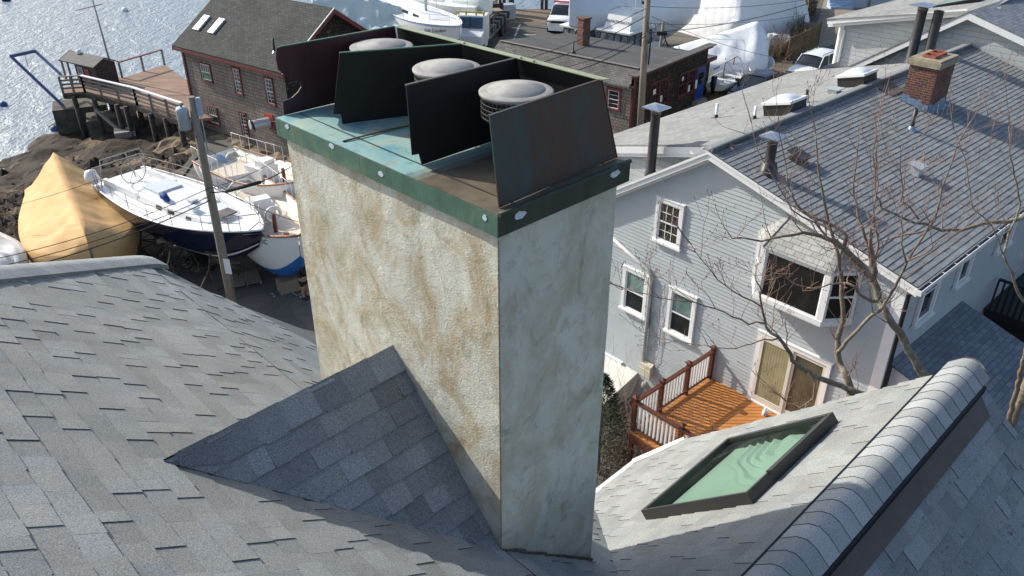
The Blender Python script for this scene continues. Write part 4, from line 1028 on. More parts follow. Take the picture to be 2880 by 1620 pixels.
tag(mb.build('roof_vent', M['alum'], weld=False), 'small square metal vent behind bare twigs on the grey slope', 'roof vent')
w_, h_ = on_roof(2245, 455); mb = MB(); mb.box(Q(w_, h_, zr(w_) + .06), (.35, .35, .2), R(42.5)); mb.prism([Q(w_ - .25, h_ - .22, zr(w_) + .14), Q(w_ + .25, h_ - .22, zr(w_) + .28), Q(w_ + .25, h_ + .22, zr(w_) + .28), Q(w_ - .25, h_ + .22, zr(w_) + .14)], UP * .03)
tag(mb.build('roof_vent', M['pipe'], weld=False), 'low dark box vent on the grey slope behind the flared flue pipe', 'roof vent')
for u, v, w2, h2 in ((2508, 254, .5, .9), (2065, 395, .35, 1.1)):
    w_, h_ = on_roof(u, v); s = 1 if w_ > RW else -1; mb = MB()
    mb.prism([Q(w_ + a, h_ + b, zr(w_ + a) + .03) for a, b in ((-w2 / 2, -h2 / 2), (w2 / 2, -h2 / 2), (w2 / 2, h2 / 2), (-w2 / 2, h2 / 2))], UP * .012); mb.build('shingle_patch', plain('patch', (0.12, 0.115, 0.11), .9, .25, 20), house)
# brick chimney
bw, bh = on_roof(2200 + 1545 / 3.788, 80 + 890 / 3.788)
bc = thing('brick_chimney', 'red brick chimney with concrete slab and two clay flues on the grey roof', 'chimney', Q(bw + .43, bh + .6, zr(bw)))
cw, chh, ct = 0.86, 1.25, 9.07
mb = MB(); mb.ob(Q(bw, bh, 7.2), Wv * cw, Hv * chh, UP * (ct - 7.2 - .02)); mb.build('shaft', M['brick'], bc)
mb = MB(); mb.ob(Q(bw - .07, bh - .07, ct - .02), Wv * (cw + .14), Hv * (chh + .14), UP * .17)
t2 = ct + .15; i0 = .1
mb.prism([Q(bw - .03, bh - .03, t2), Q(bw + cw + .03, bh - .03, t2), Q(bw + cw + .03, bh + chh + .03, t2), Q(bw - .03, bh + chh + .03, t2)], UP * .05); mb.build('slab', M['slab_concrete'], bc)
for k in (0, 1):
    mb = MB(); a, c = bw + .24, bh + .2 + k * .45
    for q in (mb.ob(Q(a, c, t2 + .03), Wv * .40, Hv * .04, UP * .1), mb.ob(Q(a, c + .36, t2 + .03), Wv * .40, Hv * .04, UP * .1), mb.ob(Q(a, c + .04, t2 + .03), Wv * .04, Hv * .32, UP * .1), mb.ob(Q(a + .36, c + .04, t2 + .03), Wv * .04, Hv * .32, UP * .1)): pass
    mb.face([Q(a + .04, c + .04, t2 + .055), Q(a + .36, c + .04, t2 + .055), Q(a + .36, c + .36, t2 + .055), Q(a + .04, c + .36, t2 + .055)])
    mb.build('clay_flue', M['flue_clay'], bc)
mb = MB(); fr_ = random.Random(8)
def lead(p, q, o):
    n = 7
    for i in range(n):
        a, b = p.lerp(q, i / n), p.lerp(q, (i + 1) / n + .004); u = UP * fr_.uniform(.16, .27)
        za, zb2 = zr((a - P0).dot(Wv)), zr((b - P0).dot(Wv)); A_, B_ = Vector((a.x, a.y, za)), Vector((b.x, b.y, zb2))
        s = fr_.uniform(.008, .02); mb.prism([A_ + o * s, B_ + o * s, B_ + o * s + u, A_ + o * s + u], o * .006)
        ax = A_ + o * fr_.uniform(.16, .24); bx = B_ + o * fr_.uniform(.16, .24)
        ax.z = zr((ax - P0).dot(Wv)) + .035; bx.z = zr((bx - P0).dot(Wv)) + .035
        mb.face([A_ + o * s + UP * .02, B_ + o * s + UP * .02, bx, ax])
lead(Q(bw, bh, 0), Q(bw + cw, bh, 0), -Hv); lead(Q(bw, bh + chh, 0), Q(bw, bh, 0), -Wv)
mb.build('lead_flashing', M['lead'], bc)

# deck with brown posts and white balusters
DZ = 1.40
deck = thing('wooden_deck', 'orange stained wooden deck with brown posts and white balusters below the sliding doors', 'deck', Q(0, -1.5, GZ))
c1 = pz(1775, 1114, DZ + 1.05); dw, dh = (c1 - P0).dot(Wv), (c1 - P0).dot(Hv)
wl0 = 1.28; ww = dw
mb = MB(); mb.ob(Q(wl0 + .02, -0.02, DZ - .04), Wv * -5.6, Hv * (dh - .1), UP * .04); mb.build('boards', M['deck_orange'], deck)
mb = MB(); mb.ob(Q(wl0 + .06, -0.02, DZ - .28), Wv * -.04, Hv * (dh - .14), UP * .24); mb.ob(Q(wl0 + .06, dh - .12, DZ - .28), Wv * -5.6, Hv * -.04, UP * .24); mb.build('rim_joist', M['rail_brown'], deck)
def post(w, h, top=1.08):
    m = MB(); p = Q(w, h, 0); m.box(p + UP * (DZ / 2 + top / 2 - .35), (.105, .105, DZ + top + .7), R(42.5))
    m.box(p + UP * (DZ + top + .015), (.17, .17, .03), R(42.5)); 
    s = .07; e = [p + UP * (DZ + top + .03) + x + y for x, y in ((Wv * s, Hv * s), (Wv * s, -Hv * s), (-Wv * s, -Hv * s), (-Wv * s, Hv * s))]
    for i in range(4): m.face((e[i], e[(i + 1) % 4], p + UP * (DZ + top + .085)))
    m.build('post', M['rail_brown'], deck)
hs = [-.08, dh * .345, dh * .68, dh]
for h in hs: post(wl0, h)
ws = [wl0 - 1.5, wl0 - 3.0, wl0 - 4.5]
for w in ws: post(w, dh)
def run(a, b):
    a, b = Vector(a), Vector(b); d = (b - a).normalized(); a, b = a + d * .06, b - d * .06
    m = MB(); m.beam(a + UP * (DZ + .96), b + UP * (DZ + .96), .12, .05); m.build('top_rail', M['rail_brown'], deck); m = MB(); m.beam(a + UP * (DZ + .12), b + UP * (DZ + .12), .05, .07); m.build('bottom_rail', M['rail_brown'], deck)
    n = max(2, int((b - a).length / .125))
    for i in range(1, n): 
        p = a.lerp(b, i / n); m = MB(); m.beam(p + UP * (DZ + .10), p + UP * (DZ + .94), .048, .048, d); m.build('baluster', M['white_paint'], deck)
for h0_, h1_ in zip(hs[:-1], hs[1:]): run(Q(wl0, h0_, 0), Q(wl0, h1_, 0))
for a, b in zip([wl0] + ws[:-1], ws): run(Q(a, dh, 0), Q(b, dh, 0))
jug = pz(1640 + 1478 / 2.8975, 900 + 775 / 2.8975, DZ)
jt = thing('milk_jug', 'translucent white plastic jug with blue label standing on the orange deck', 'jug', jug)
mb = MB(); mb.lathe([(0, 0), (.075, 0), (.08, .02), (.08, .15), (.06, .2), (.022, .24), (.022, .265), (0, .265)], jug, 4); mb.build('body', M['white_plastic'], jt)
mb = MB(); mb.tube([jug + Vector((.02, -.03, .22)), jug + Vector((.05, -.07, .2)), jug + Vector((.055, -.075, .13))], .012, 6); mb.build('handle', M['white_plastic'], jt)
mb = MB(); mb.box(jug + Vector((-.005, -.062, .07)), (.08, .004, .07), R(0)); mb.build('label', plain('lbl', (0.03, 0.06, 0.3), .4, .3, 40), jt)
# ------------------------------------------------------------------ cedar boathouse at the water's edge
uf, pf = unit(-53), unit(37)
BC = Vector((-11.82, 42.04, 0))
def Bq(s, d, z): return BC + uf * s + pf * d + UP * z
def b_sz(u, v): q = ppl(u, v, BC, pf); return (q - BC).dot(uf), q.z
barn = thing('boathouse', 'weathered cedar shingled boathouse with dark gable roof beside the harbour pier', 'building', Bq(4.5, 3.5, GZ))
BL, BWD, BE, BR_ = 8.95, 7.0, 4.45, 6.78
mb = MB()
mb.face([Bq(0, 0, -1.6), Bq(BL, 0, -1.6), Bq(BL, 0, BE), Bq(0, 0, BE)]); mb.face([Bq(BL, 0, -1.6), Bq(BL, BWD, -1.6), Bq(BL, BWD, BE), Bq(BL, BWD / 2, BR_ - .1), Bq(BL, 0, BE)]); mb.face([Bq(0, BWD, -1.6), Bq(BL, BWD, -1.6), Bq(BL, BWD, BE), Bq(0, BWD, BE)])
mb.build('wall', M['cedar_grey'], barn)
mb = MB(); mb.face([Bq(0, 0, -1.6), Bq(0, BWD, -1.6), Bq(0, BWD, BE), Bq(0, BWD / 2, BR_ - .1), Bq(0, 0, BE)]); mb.build('gable_end', M['cedar_dark'], barn)  # shaded end in far darker shingles: its shade is put into the colour
pit = (BR_ - BE) / 3.5
mb = MB()
for sg in (-1, 1):
    d0 = 3.5 + sg * 3.9; z0 = BR_ - pit * 3.9
    mb.prism([Bq(-.38, 3.5, BR_ + .05), Bq(BL + .35, 3.5, BR_ + .05), Bq(BL + .35, d0, z0 + .05), Bq(-.38, d0, z0 + .05)], UP * -.09)
mb.build('roof', M['barn_shingle'], barn)
mb = MB()
for sg in (-1, 1):
    d0 = 3.5 + sg * 3.92; z0 = BR_ - pit * 3.92
    for s_ in (-.40, BL + .36): mb.prism([Bq(s_, 3.5, BR_ - .02), Bq(s_, d0, z0 - .02), Bq(s_, d0, z0 - .24), Bq(s_, 3.5, BR_ - .24)], uf * .04)
    mb.prism([Bq(-.36, d0, z0 - .04), Bq(BL + .34, d0, z0 - .04), Bq(BL + .34, d0, z0 - .2), Bq(-.36, d0, z0 - .2)], pf * .03 * -sg)
    mb.prism([Bq(-.36, 3.5, BR_ - .2), Bq(-.36, d0, z0 - .2), Bq(-.02, d0, z0 - .2), Bq(-.02, 3.5, BR_ - .2)], UP * .02)
mb.build('red_trim', M['red_trim'], barn)
mb = MB()
for sg in (-1, 1):
    d0 = 3.5 + sg * 3.93; z0 = BR_ - pit * 3.93
    mb.prism([Bq(-.42, 3.5, BR_ + .06), Bq(-.42, d0, z0 + .06), Bq(-.42, d0, z0 - .01), Bq(-.42, 3.5, BR_ - .01)], uf * .03)
mb.build('drip_edge', M['alum'], barn)
mb = MB(); mb.box(Bq(BL + .01, .0, 1.4), (.16, .16, 6.0), R(53 + 90)); mb.build('corner_board', M['dark_red'], barn)
mb = MB(); mb.ob(Bq(-.2, -.3, -3.2), uf * 9.6, pf * .4, UP * 2.0); tag(mb.build('foundation', plain('ledge', (0.17, 0.135, 0.095), .95, .5, 1.5, bmp=.8, bsc=6), barn))
zb4 = lambda x, y: (500 + x / 4.025, 80 + y / 4.025)
frB = (uf, -pf, lambda s, z, d: BC + uf * s - pf * d + UP * z)
for k, (a, b, gl) in enumerate((((245, 378), (405, 618), 'glass_green'), ((612, 432), (752, 765), 'glass_dark'), ((975, 542), (1120, 885), 'glass_dark'), ((335, 868), (485, 1105), 'glass_green'), ((692, 935), (820, 1245), 'glass_dark'))):
    s0, z1 = b_sz(*zb4(*a)); s1, z0 = b_sz(*zb4(*b))
    if gl == 'glass_green': window(0, s1, z0, s0, z1, glass=gl, top_glass='screen', frame=frB, trim='red_trim', sashm='trim', root=barn, tw=.05, grid=(4, 1), off=.02)
    else: window(0, s1, z0, s0, z1, glass=gl, frame=frB, trim='red_trim', root=barn, tw=.07, grid=(2, 3), lower_grid=(2, 3), off=.02)
s0, z1 = b_sz(*zb4(990, 955)); s1, z0 = b_sz(*zb4(1100, 1140))
mb = MB(); mb.ob(Bq(s1, -.05, z0), uf * (s0 - s1), UP * (z1 - z0), pf * .06); fanf = mb.build('fan_frame', M['red'], barn)
mb = MB(); cs, cz = b_sz(*zb4(1040, 1065)); p0_ = Bq(cs, -.02, cz)
ax = (-pf * 1.0 + uf * .35).normalized(); s_ = ax.cross(UP).normalized()
mb.tube([p0_, p0_ + ax * .55, p0_ + ax * .9 - UP * .03], [.3, .3, .31], 20, False); mb.build('vent_duct', M['alum'], barn, parent=fanf)
mb = MB(); mb.tube([p0_ + ax * .86, p0_ + ax * .87], [.29, .0], 20, False); mb.build('duct_mouth', M['black'], barn, parent=fanf)
mb = MB(); mb.tube([p0_ + ax * .93 + uf * .2, p0_ + ax * .96 + uf * .2], [.26, .25], 18); mb.build('fan_cover', M['alum'], barn, parent=fanf)
def barn_roof(u, v):
    n = (UP - pf * pit).normalized(); q = ppl(u, v, Bq(0, 3.5, BR_), n); return q, n
for k, (u, v) in enumerate(((570, 68), (612, 77))):
    q, n = barn_roof(u, v); V = (pf + UP * pit).normalized()
    t = thing('roof_skylight', ('white lit roof window nearer the gable rake of the boathouse, left of its twin', 'white lit roof window to the right of its twin on the boathouse roof')[k], 'skylight', q, 'roof windows of the boathouse')
    mb = MB(); mb.ob(q - uf * .26 - V * .55 - n * .05, uf * .52, V * 1.1, n * .2); mb.build('curb', M['alum'], t)
    mb = MB(); mb.ob(q - uf * .23 - V * .52 + n * .15, uf * .46, V * 1.04, n * .012); mb.build('pane', M['white_plastic'], t)
q, n = barn_roof(773, 148); t = thing('stove_pipe', 'thin black vent pipe on the lower edge of the boathouse roof', 'vent pipe', q)
mb = MB(); mb.cyl(q, q + UP * .75, .055, n=10); mb.build('pipe', M['black'], t); mb = MB(); mb.lathe([(.16, -.02), (.09, .09), (.06, .1)], q, 10); mb.build('boot', M['galv'], t)
# little balcony on the harbour end
mb = MB(); mb.ob(Bq(BL, 1.0, .9), uf * 1.5, pf * 3.2, UP * .16); bal = mb.build('balcony', M['grey_wood'], barn)
mb = MB()
c = [Bq(BL, 1.0, 0), Bq(BL + 1.5, 1.0, 0), Bq(BL + 1.5, 4.2, 0)]
for a, b in zip(c[:-1], c[1:]): mb.beam(a + UP * 2.05, b + UP * 2.05, .12, .09)
mb.build('balcony_rail', M['red_trim'], barn, parent=bal)
for p in c + [Bq(BL + 1.5, 2.6, 0), Bq(BL + .7, 1.0, 0)]:
    mb = MB(); mb.beam(p + UP * -1.0, p + UP * 2.0, .1); mb.build('balcony_post', M['grey_wood'], barn, parent=bal)

# ------------------------------------------------------------------ pier with hut, davit and flagpole
PZ = 0.3
pier = thing('pier', 'brown plank pier on dark piles beside the boathouse', 'pier', pz(350, 280, PZ))
nA_, nB_, nC_ = pz(239, 258, PZ), pz(386, 294, PZ), pz(521, 340, PZ)
fA, fB, fC = pz(300, 208, PZ), pz(344, 219, PZ), pz(463, 182, PZ)
tipL, tipN = pz(178, 248, PZ), pz(178, 262, PZ)
mb = MB(); end = pz(560, 250, PZ)
mb.prism([nA_, nB_, nC_, pz(600, 330, PZ), end, fC, fB, fA, tipL, tipN], UP * -.14); mb.build('planks', M['deck_pier'], pier)
mb = MB()
for a, b in ((tipN, nA_), (nA_, nB_), (nB_, nC_)):
    mb.beam(a - UP * .22, b - UP * .22, .2, .3)
mb.build('stringer', M['pile_wood'], pier)
for a, b, m_ in ((nA_, nB_, 'white_paint'), (nB_, nC_, 'white_paint'), (tipN, nA_, 'grey_wood'), (fB, fC, 'red_trim')):
    mb = MB(); mb.beam(a + UP * 1.05, b + UP * 1.05, .2, .06); mb.build('rail_cap', M[m_], pier)
    n = max(2, int((b - a).length / 1.6))
    for i in range(n + 1):
        p = a.lerp(b, i / n); mb = MB(); mb.beam(p - UP * .3, p + UP * 1.03, .11); mb.build('rail_post', M['grey_wood' if m_ != 'red_trim' else 'steel'], pier)
    if m_ != 'red_trim':
        for z in (.3, .55, .8):
            mb = MB(); mb.beam(a + UP * z, b + UP * z, .05, .12); mb.build('rail_board', M['grey_wood'], pier)
for u, v in ((205, 262), (262, 270), (325, 285), (350, 290), (420, 310), (462, 322), (505, 345), (300, 245), (380, 260), (450, 280)):
    p = pz(u, v, PZ); mb = MB(); mb.tube([p - UP * .2, p + Vector((.1, -.05, -4.0))], [.15, .19], 9); mb.build('pile', M['pile_wood'], pier)
for a, b in ((pz(258, 272, PZ), pz(345, 292, PZ)),):
    mb = MB(); mb.beam(a - UP * .8, b - UP * 2.4, .15, .2); mb.build('brace', M['grey_wood'], pier)
for k, (u, v, sx, sy, h) in enumerate(((230, 318, 3.2, 2.3, 2.0), (318, 340, 3.0, 2.0, 1.5), (352, 376, 1.2, 1.0, 1.1))):
    p = pz(u, v, -1.7); mb = MB(); mb.box(p + UP * (-.9), (sx, sy, h + 1.2), R(25))
    tag(mb.build('concrete_block', M['old_concrete' if k < 2 else 'concrete']), ('big dark mossy concrete block under the seaward tip of the pier', 'dark mossy concrete block under the middle of the pier', 'small pale concrete block among the rocks under the pier')[k], 'block')
hb = pz(252, 236, PZ); hx, hy = (fB - fA).normalized(), None
hx = (nB_ - nA_).normalized(); hx.z = 0; hy = Vector((-hx.y, hx.x, 0)); hut = thing('pier_hut', 'small dark wooden hut with open porch on the pier', 'hut', hb)
def Hh(x, y, z): return hb + (hx * x + hy * y + UP * z) * .74
mb = MB(); mb.ob(Hh(-.9, -.4, 0), hx * 2.9 * .74, hy * 2.0 * .74, UP * 1.9 * .74); mb.prism([Hh(-.9, -.4, 1.9), Hh(-.9, 1.6, 1.9), Hh(-.9, .6, 2.35)], hx * 2.9 * .74); mb.build('hut_wall', plain('dark_board', (.06, .045, .04), .85, .5, 6), hut)
mb = MB()
for y0, y1, z0, z1 in ((-.65, .6, 1.82, 2.42), (1.85, .6, 1.82, 2.42)): mb.prism([Hh(-2.7, y0, z0), Hh(2.2, y0, z0), Hh(2.2, y1, z1), Hh(-2.7, y1, z1)], UP * .07)
mb.build('hut_roof', plain('hut_roof', (.10, .10, .10), .8, .3, 4), hut)
mb = MB(); mb.prism([Hh(-2.73, -.68, 1.8), Hh(-2.73, .6, 2.42), Hh(-2.73, 1.88, 1.8), Hh(-2.73, 1.88, 1.92), Hh(-2.73, .6, 2.54), Hh(-2.73, -.68, 1.92)], hx * .05); mb.build('bargeboard', M['grey_wood'], hut)
for x, y in ((-2.55, -.5), (-2.55, 1.7), (-1.7, -.5)):
    mb = MB(); mb.beam(Hh(x, y, 0), Hh(x, y, 1.85), .1); mb.build('porch_post', M['grey_wood'], hut)
mb = MB(); mb.ob(Hh(-.5, -.43, .95), hx * .5, UP * .46, -hy * .02); hw = mb.build('hut_window', M['trim'], hut); mb = MB(); mb.ob(Hh(-.45, -.455, 1.0), hx * .43, UP * .4, -hy * .005); mb.build('pane', M['screen'], hut, parent=hw)
mb = MB(); mb.ob(Hh(.5, -.43, .05), hx * .46, UP * 1.12, -hy * .03); mb.build('door', M['red_trim'], hut)
mb = MB(); c = Hh(-1.2, .5, 2.45); mb.lathe([(.16, 0), (.16, .2), (.0, .24)], c, 12); tag(mb.build('roof_tank', M['white_paint']), 'white drum on the roof of the pier hut', 'drum')
dv = thing('davit_frame', 'blue steel davit frame leaning out over the water from the pier', 'crane', pz(178, 250, PZ))
b1, b2 = pz(184, 304, -1.2), pz(178, 216, PZ + .2); t1, t2_ = py(30, 158, b1.y + 1.2), py(98, 143, b2.y + 1.6)
for nm_, a, b, w in (('leg', b1, t1, .14), ('leg', b2, t2_, .14), ('crossbeam', t1, t2_, .2)): mb = MB(); mb.beam(a, b, w); mb.build(nm_, M['crane_blue'], dv)
mb = MB(); m_ = t1.lerp(t2_, .55); mb.tube([m_, m_ - UP * .9], .02, 5); mb.build('hoist_chain', M['black'], dv)
fp = pz(322, 222, PZ); fl = thing('flagpole', 'tall grey flagpole rising beside the pier hut', 'flagpole', fp)
mb = MB(); tp_ = py(252, -30, fp.y); mb.tube([fp, fp.lerp(tp_, .5), tp_], [.07, .055, .035], 8); mb.build('pole', M['steel'], fl)
mb = MB(); y_ = fp.lerp(tp_, .82); mb.beam(y_ - Vector((1.1, .3, .2)), y_ + Vector((.5, .1, .1)), .05); mb.build('yard_arm', M['steel'], fl)
for k, (u, v, r, m_) in enumerate(((352, 31, .35, 'white_paint'), (10, 297, .3, 'crane_blue'), (155, 366, .3, 'crane_blue'), (18, 2, .5, 'black'))):
    p = pz(u, v, WZ); mb = MB(); mb.lathe([(0, -.2), (r * .8, -.1), (r, .1), (r * .75, r * .9), (0, r * 1.15)], p, 12)
    tag(mb.build('mooring_buoy', M[m_]), ('white mooring buoy far out on the water', 'small dark buoy on the water at the left edge', 'small dark buoy close to the rocks by the pier', 'dark buoy farthest out at the top left corner')[k], 'buoy')

# ------------------------------------------------------------------ dark shingled shop across the street
sdr = (Vector((13.82, 54.38, 0)) - Vector((6.99, 46.04, 0))).normalized(); spp = Vector((-sdr.y, sdr.x, 0)); SO = Vector((6.99, 46.04, 0))
def Sq(x, d, z): return SO + sdr * x + spp * d + UP * z
def s_xz(u, v): q = ppl(u, v, SO, spp); return (q - SO).dot(sdr), q.z
shop = thing('shingled_shop', 'low dark brown shingled shop with red trim and blue door across the street', 'building', Sq(4.5, 4, GZ))
_, hp = s_xz(1775, 205); SLn, hp2 = s_xz(2000, 128); SLn = 8.9; SD = 10.6; hw_ = (hp + hp2) / 2; WH = 2.2
mb = MB(); mb.face([Sq(0, 0, -1), Sq(SLn, 0, -1), Sq(SLn, 0, hw_), Sq(0, 0, hw_)]); mb.face([Sq(SLn - .5, .2, -1), Sq(SLn - .5, SD, -1), Sq(SLn - .5, SD, 2.1), Sq(SLn - .5, .2, 2.1)]); mb.face([Sq(0, .2, hw_), Sq(SLn, .2, hw_), Sq(SLn, .2, WH - .2), Sq(0, .2, WH - .2)]); mb.face([Sq(0, 0, hw_), Sq(SLn, 0, hw_), Sq(SLn, .2, hw_), Sq(0, .2, hw_)]); mb.build('front_wall', M['cedar_dark'], shop)
x1_ = .9; mb = MB(); mb.face([Sq(0, 0, -1), Sq(0, SD, -1), Sq(0, SD, WH), Sq(0, 0, WH)]); mb.face([Sq(0, SD, -1), Sq(SLn - .5, SD, -1), Sq(SLn - .5, SD, 2.1), Sq(x1_, SD, 2.9), Sq(0, SD, WH)]); mb.build('side_wall', M['cedar_grey'], shop)
mb = MB()
x1 = .9; z1_ = 3.0
mb.prism([Sq(-.25, .21, WH - .02), Sq(-.25, SD + .2, WH - .02), Sq(x1, SD + .2, z1_), Sq(x1, .21, z1_)], UP * -.08); mb.build('shingled_eave', M['shop_shingle'], shop)
mb = MB(); mb.prism([Sq(x1, .21, z1_ + .004), Sq(x1, SD + .2, z1_ + .004), Sq(SLn - .4, SD + .2, 2.15), Sq(SLn - .4, .21, 2.15)], UP * -.08); mb.build('tar_roof', M['tar_roof'], shop)
mb = MB(); mb.beam(Sq(x1, .3, z1_ + .02), Sq(x1, SD + .15, z1_ + .02), .25, .02); mb.build('roof_strip', plain('strip', (.20, .17, .15), .8, .2, 3), shop)
mb = MB(); mb.beam(Sq(-.45, -.12, hw_ - .02), Sq(SLn + .3, -.12, hw_ - .02), .55, .06); mb.build('cornice_top', M['shop_shingle'], shop)
mb = MB(); mb.ob(Sq(-.35, -.22, hw_ - .22), sdr * (SLn + .55), spp * .18, UP * .17); mb.ob(Sq(-.05, -.05, -1), sdr * .16, spp * .05, UP * (hw_ + .78)); mb.ob(Sq(-.02, -.02, -1), sdr * -.05, spp * .14, UP * (WH + .9)); mb.build('red_trim', M['dark_red'], shop)
frS = (sdr, -spp, lambda s, z, d: SO + sdr * s - spp * d + UP * z)
zs5 = lambda x, y: (1780 + x / 5.177, 100 + y / 5.177)
for a, b in (((255, 705), (365, 1010)), ((378, 650), (492, 980)), ((675, 560), (775, 855)), ((790, 520), (880, 805))):
    xa, za_ = s_xz(*zs5(*a)); xb, zb5 = s_xz(*zs5(*b)); window(0, xa, zb5, xb, za_, frame=frS, trim='dark_red', sashm='red_trim', glass='glass_dark', root=shop, tw=.07, grid=(3, 2), lower_grid=(3, 2), off=.02)
xd0, zd1 = s_xz(*zs5(938, 480)); xd1, zd0 = s_xz(*zs5(1000, 885))
mb = MB(); mb.ob(Sq(xd0 - .1, -.04, zd0 - .05), sdr * (xd1 - xd0 + .2), UP * (zd1 - zd0 + .15), spp * .05); dr = mb.build('door_frame', M['dark_red'], shop)
mb = MB(); mb.ob(Sq(xd0, -.06, zd0), sdr * (xd1 - xd0), UP * (zd1 - zd0), spp * .03); mb.build('blue_door', M['blue_paint'], shop, parent=dr)
mb = MB(); mb.ob(Sq(xd0 + .15, -.065, zd0 + .95), sdr * (xd1 - xd0 - .3), UP * .75, spp * .01); mb.build('door_pane', M['glass_dark'], shop, parent=dr)
mb = MB(); mb.ob(Sq(xd0 - .2, -.4, GZ), sdr * 1.3, spp * .4, UP * .22); mb.build('doorstep', M['concrete'], shop)
for u, v, w, h in ((905, 705, .26, .55), (1090, 668, .35, .2), (800, 765, .22, .4), (712, 625, .2, .25), (395, 915, .22, .4), (298, 815, .3, .3)):
    x, z = s_xz(*zs5(u, v)); mb = MB(); mb.ob(Sq(x - w / 2, -.085, z - h / 2), sdr * w, UP * h, spp * .01); mb.build('notice', M['white_paint'], shop)
bx = MB(); bx.ob(Sq(SLn - .49, .5, -1), sdr * 2.0, spp * 4, UP * (hw_ - .3)); bx.build('side_annex', M['cedar_dark'], shop)
mb = MB(); mb.prism([Sq(SLn - .05, .25, hw_ - 1.15), Sq(SLn + 1.9, .25, hw_ - 1.25), Sq(SLn + 1.9, 4.7, hw_ - 1.25), Sq(SLn - .05, 4.7, hw_ - 1.15)], UP * .1); mb.build('annex_roof', M['shop_shingle'], shop)
mb = MB(); mb.ob(Sq(SLn - .05, .2, hw_ - 1.38), sdr * 1.9, spp * .05, UP * .2); mb.build('annex_trim', M['dark_red'], shop)
mb = MB(); sg = Sq(SLn + .15, -.35, zd1 - .5); mb.ob(sg, sdr * 1.25, UP * .32, spp * .05); sgn = tag(mb.build('hanging_sign', M['white_paint']), 'white sign with blue lettering beside the blue shop door', 'sign')
def lettering(txt, size, mat, parent, o, X, Y, name='lettering', lift=.01, shear=0.0, align='CENTER'):
    cu = bpy.data.curves.new(name, 'FONT'); cu.body = txt; cu.size = size; cu.extrude = .002; cu.align_x = align; cu.align_y = 'CENTER'; cu.shear = shear
    ob = bpy.data.objects.new(name, cu); COL.objects.link(ob)
    me = bpy.data.meshes.new_from_object(ob.evaluated_get(bpy.context.evaluated_depsgraph_get())); bpy.data.objects.remove(ob)
    X, Y = Vector(X).normalized(), Vector(Y).normalized(); Z = X.cross(Y)
    for v in me.vertices: v.co = Vector(o) + X * v.co.x + Y * v.co.y + Z * (v.co.z + lift) - (parent.location if parent and parent.type == 'EMPTY' else Vector((0, 0, 0)))
    me.materials.clear(); me.materials.append(M[mat]); t = bpy.data.objects.new(name, me); COL.objects.link(t); t.parent = parent; return t
lettering('BERTRAM', .2, 'ink_blue', sgn, sg + sdr * .62 + UP * .16, sdr, UP) if False else None
mb = MB()
for k, (x, w) in enumerate(((.2, .1), (.34, .07), (.45, .12), (.62, .08), (.74, .1), (.9, .12))): mb.ob(sg + sdr * x + UP * .09 - spp * .006, sdr * w, UP * .14, spp * .004)
mb.build('blue_lettering', M['ink_blue'], sgn)
xw, zw = s_xz(1735, 250)
frs2 = (spp, -sdr, lambda s, z, d: SO + spp * s - sdr * d + UP * z)
q0 = ppl(1712, 245, SO, sdr); q1 = ppl(1740, 312, SO, sdr)
window(0, (q1 - SO).dot(spp) - .1, q1.z, (q0 - SO).dot(spp) + .1, q0.z, frame=frs2, trim='red_trim', glass='glass_dark', root=shop, tw=.12, grid=(1, 2), lower_grid=(1, 2), off=.02)
def shop_roof(u, v):
    sl_ = -.85 / (SLn - .4 - x1); n = (UP - sdr * sl_); q = ppl(u, v, Sq(x1, 0, z1_), n); return q
q = shop_roof(1640, 127); sc = thing('brick_stack', 'crooked old red brick chimney standing on the dark shop roof', 'chimney', q)
mb = MB(); n_ = 7
for i in range(n_): mb.box(q + UP * (-.1 + i * .26 + .13) + Vector((.012 * (-1) ** i, 0, 0)), (.58 + .03 * (i % 2), .58, .262), R(35 + 2 * i % 3))
mb.build('shaft', M['brick'], sc)
mb = MB(); mb.box(q + UP * 1.74, (.72, .72, .09), R(36)); mb.build('top_course', M['brick'], sc)
q = shop_roof(1612, 150); t = thing('vent_pipe', 'small black vent pipe on the dark shop roof', 'vent pipe', q); mb = MB(); mb.lathe([(.2, -.02), (.07, .18), (.05, .2), (.05, .75), (0, .75)], q, 10); mb.build('pipe', M['black'], t)
q = shop_roof(1472, 145); q = py(1472, 145, 56); t = thing('floodlight', 'small white floodlight on the far corner of the shop roof', 'lamp', q); mb = MB(); mb.tube([q - UP * .45, q, q + Vector((.3, -.1, .05))], .05, 6); mb.build('arm', M['white_paint'], t); mb = MB(); mb.ob(q + Vector((-.35, -.1, 0)), Vector((.75, -.15, 0)), Vector((0, .25, 0)), UP * .14); mb.build('lamp_head', M['white_paint'], t)
mb = MB(); p = Sq(-1.0, 1.2, GZ)
for i in range(4): mb.beam(p + spp * i * .9, p + spp * i * .9 + UP * 1.1, .1)
for z in (.4, .75, 1.05): mb.beam(p + UP * z, p + spp * 2.7 + UP * z, .04, .14)
tag(mb.build('picket_fence', M['grey_wood'], weld=False), 'low grey board fence beside the shop end wall', 'fence')

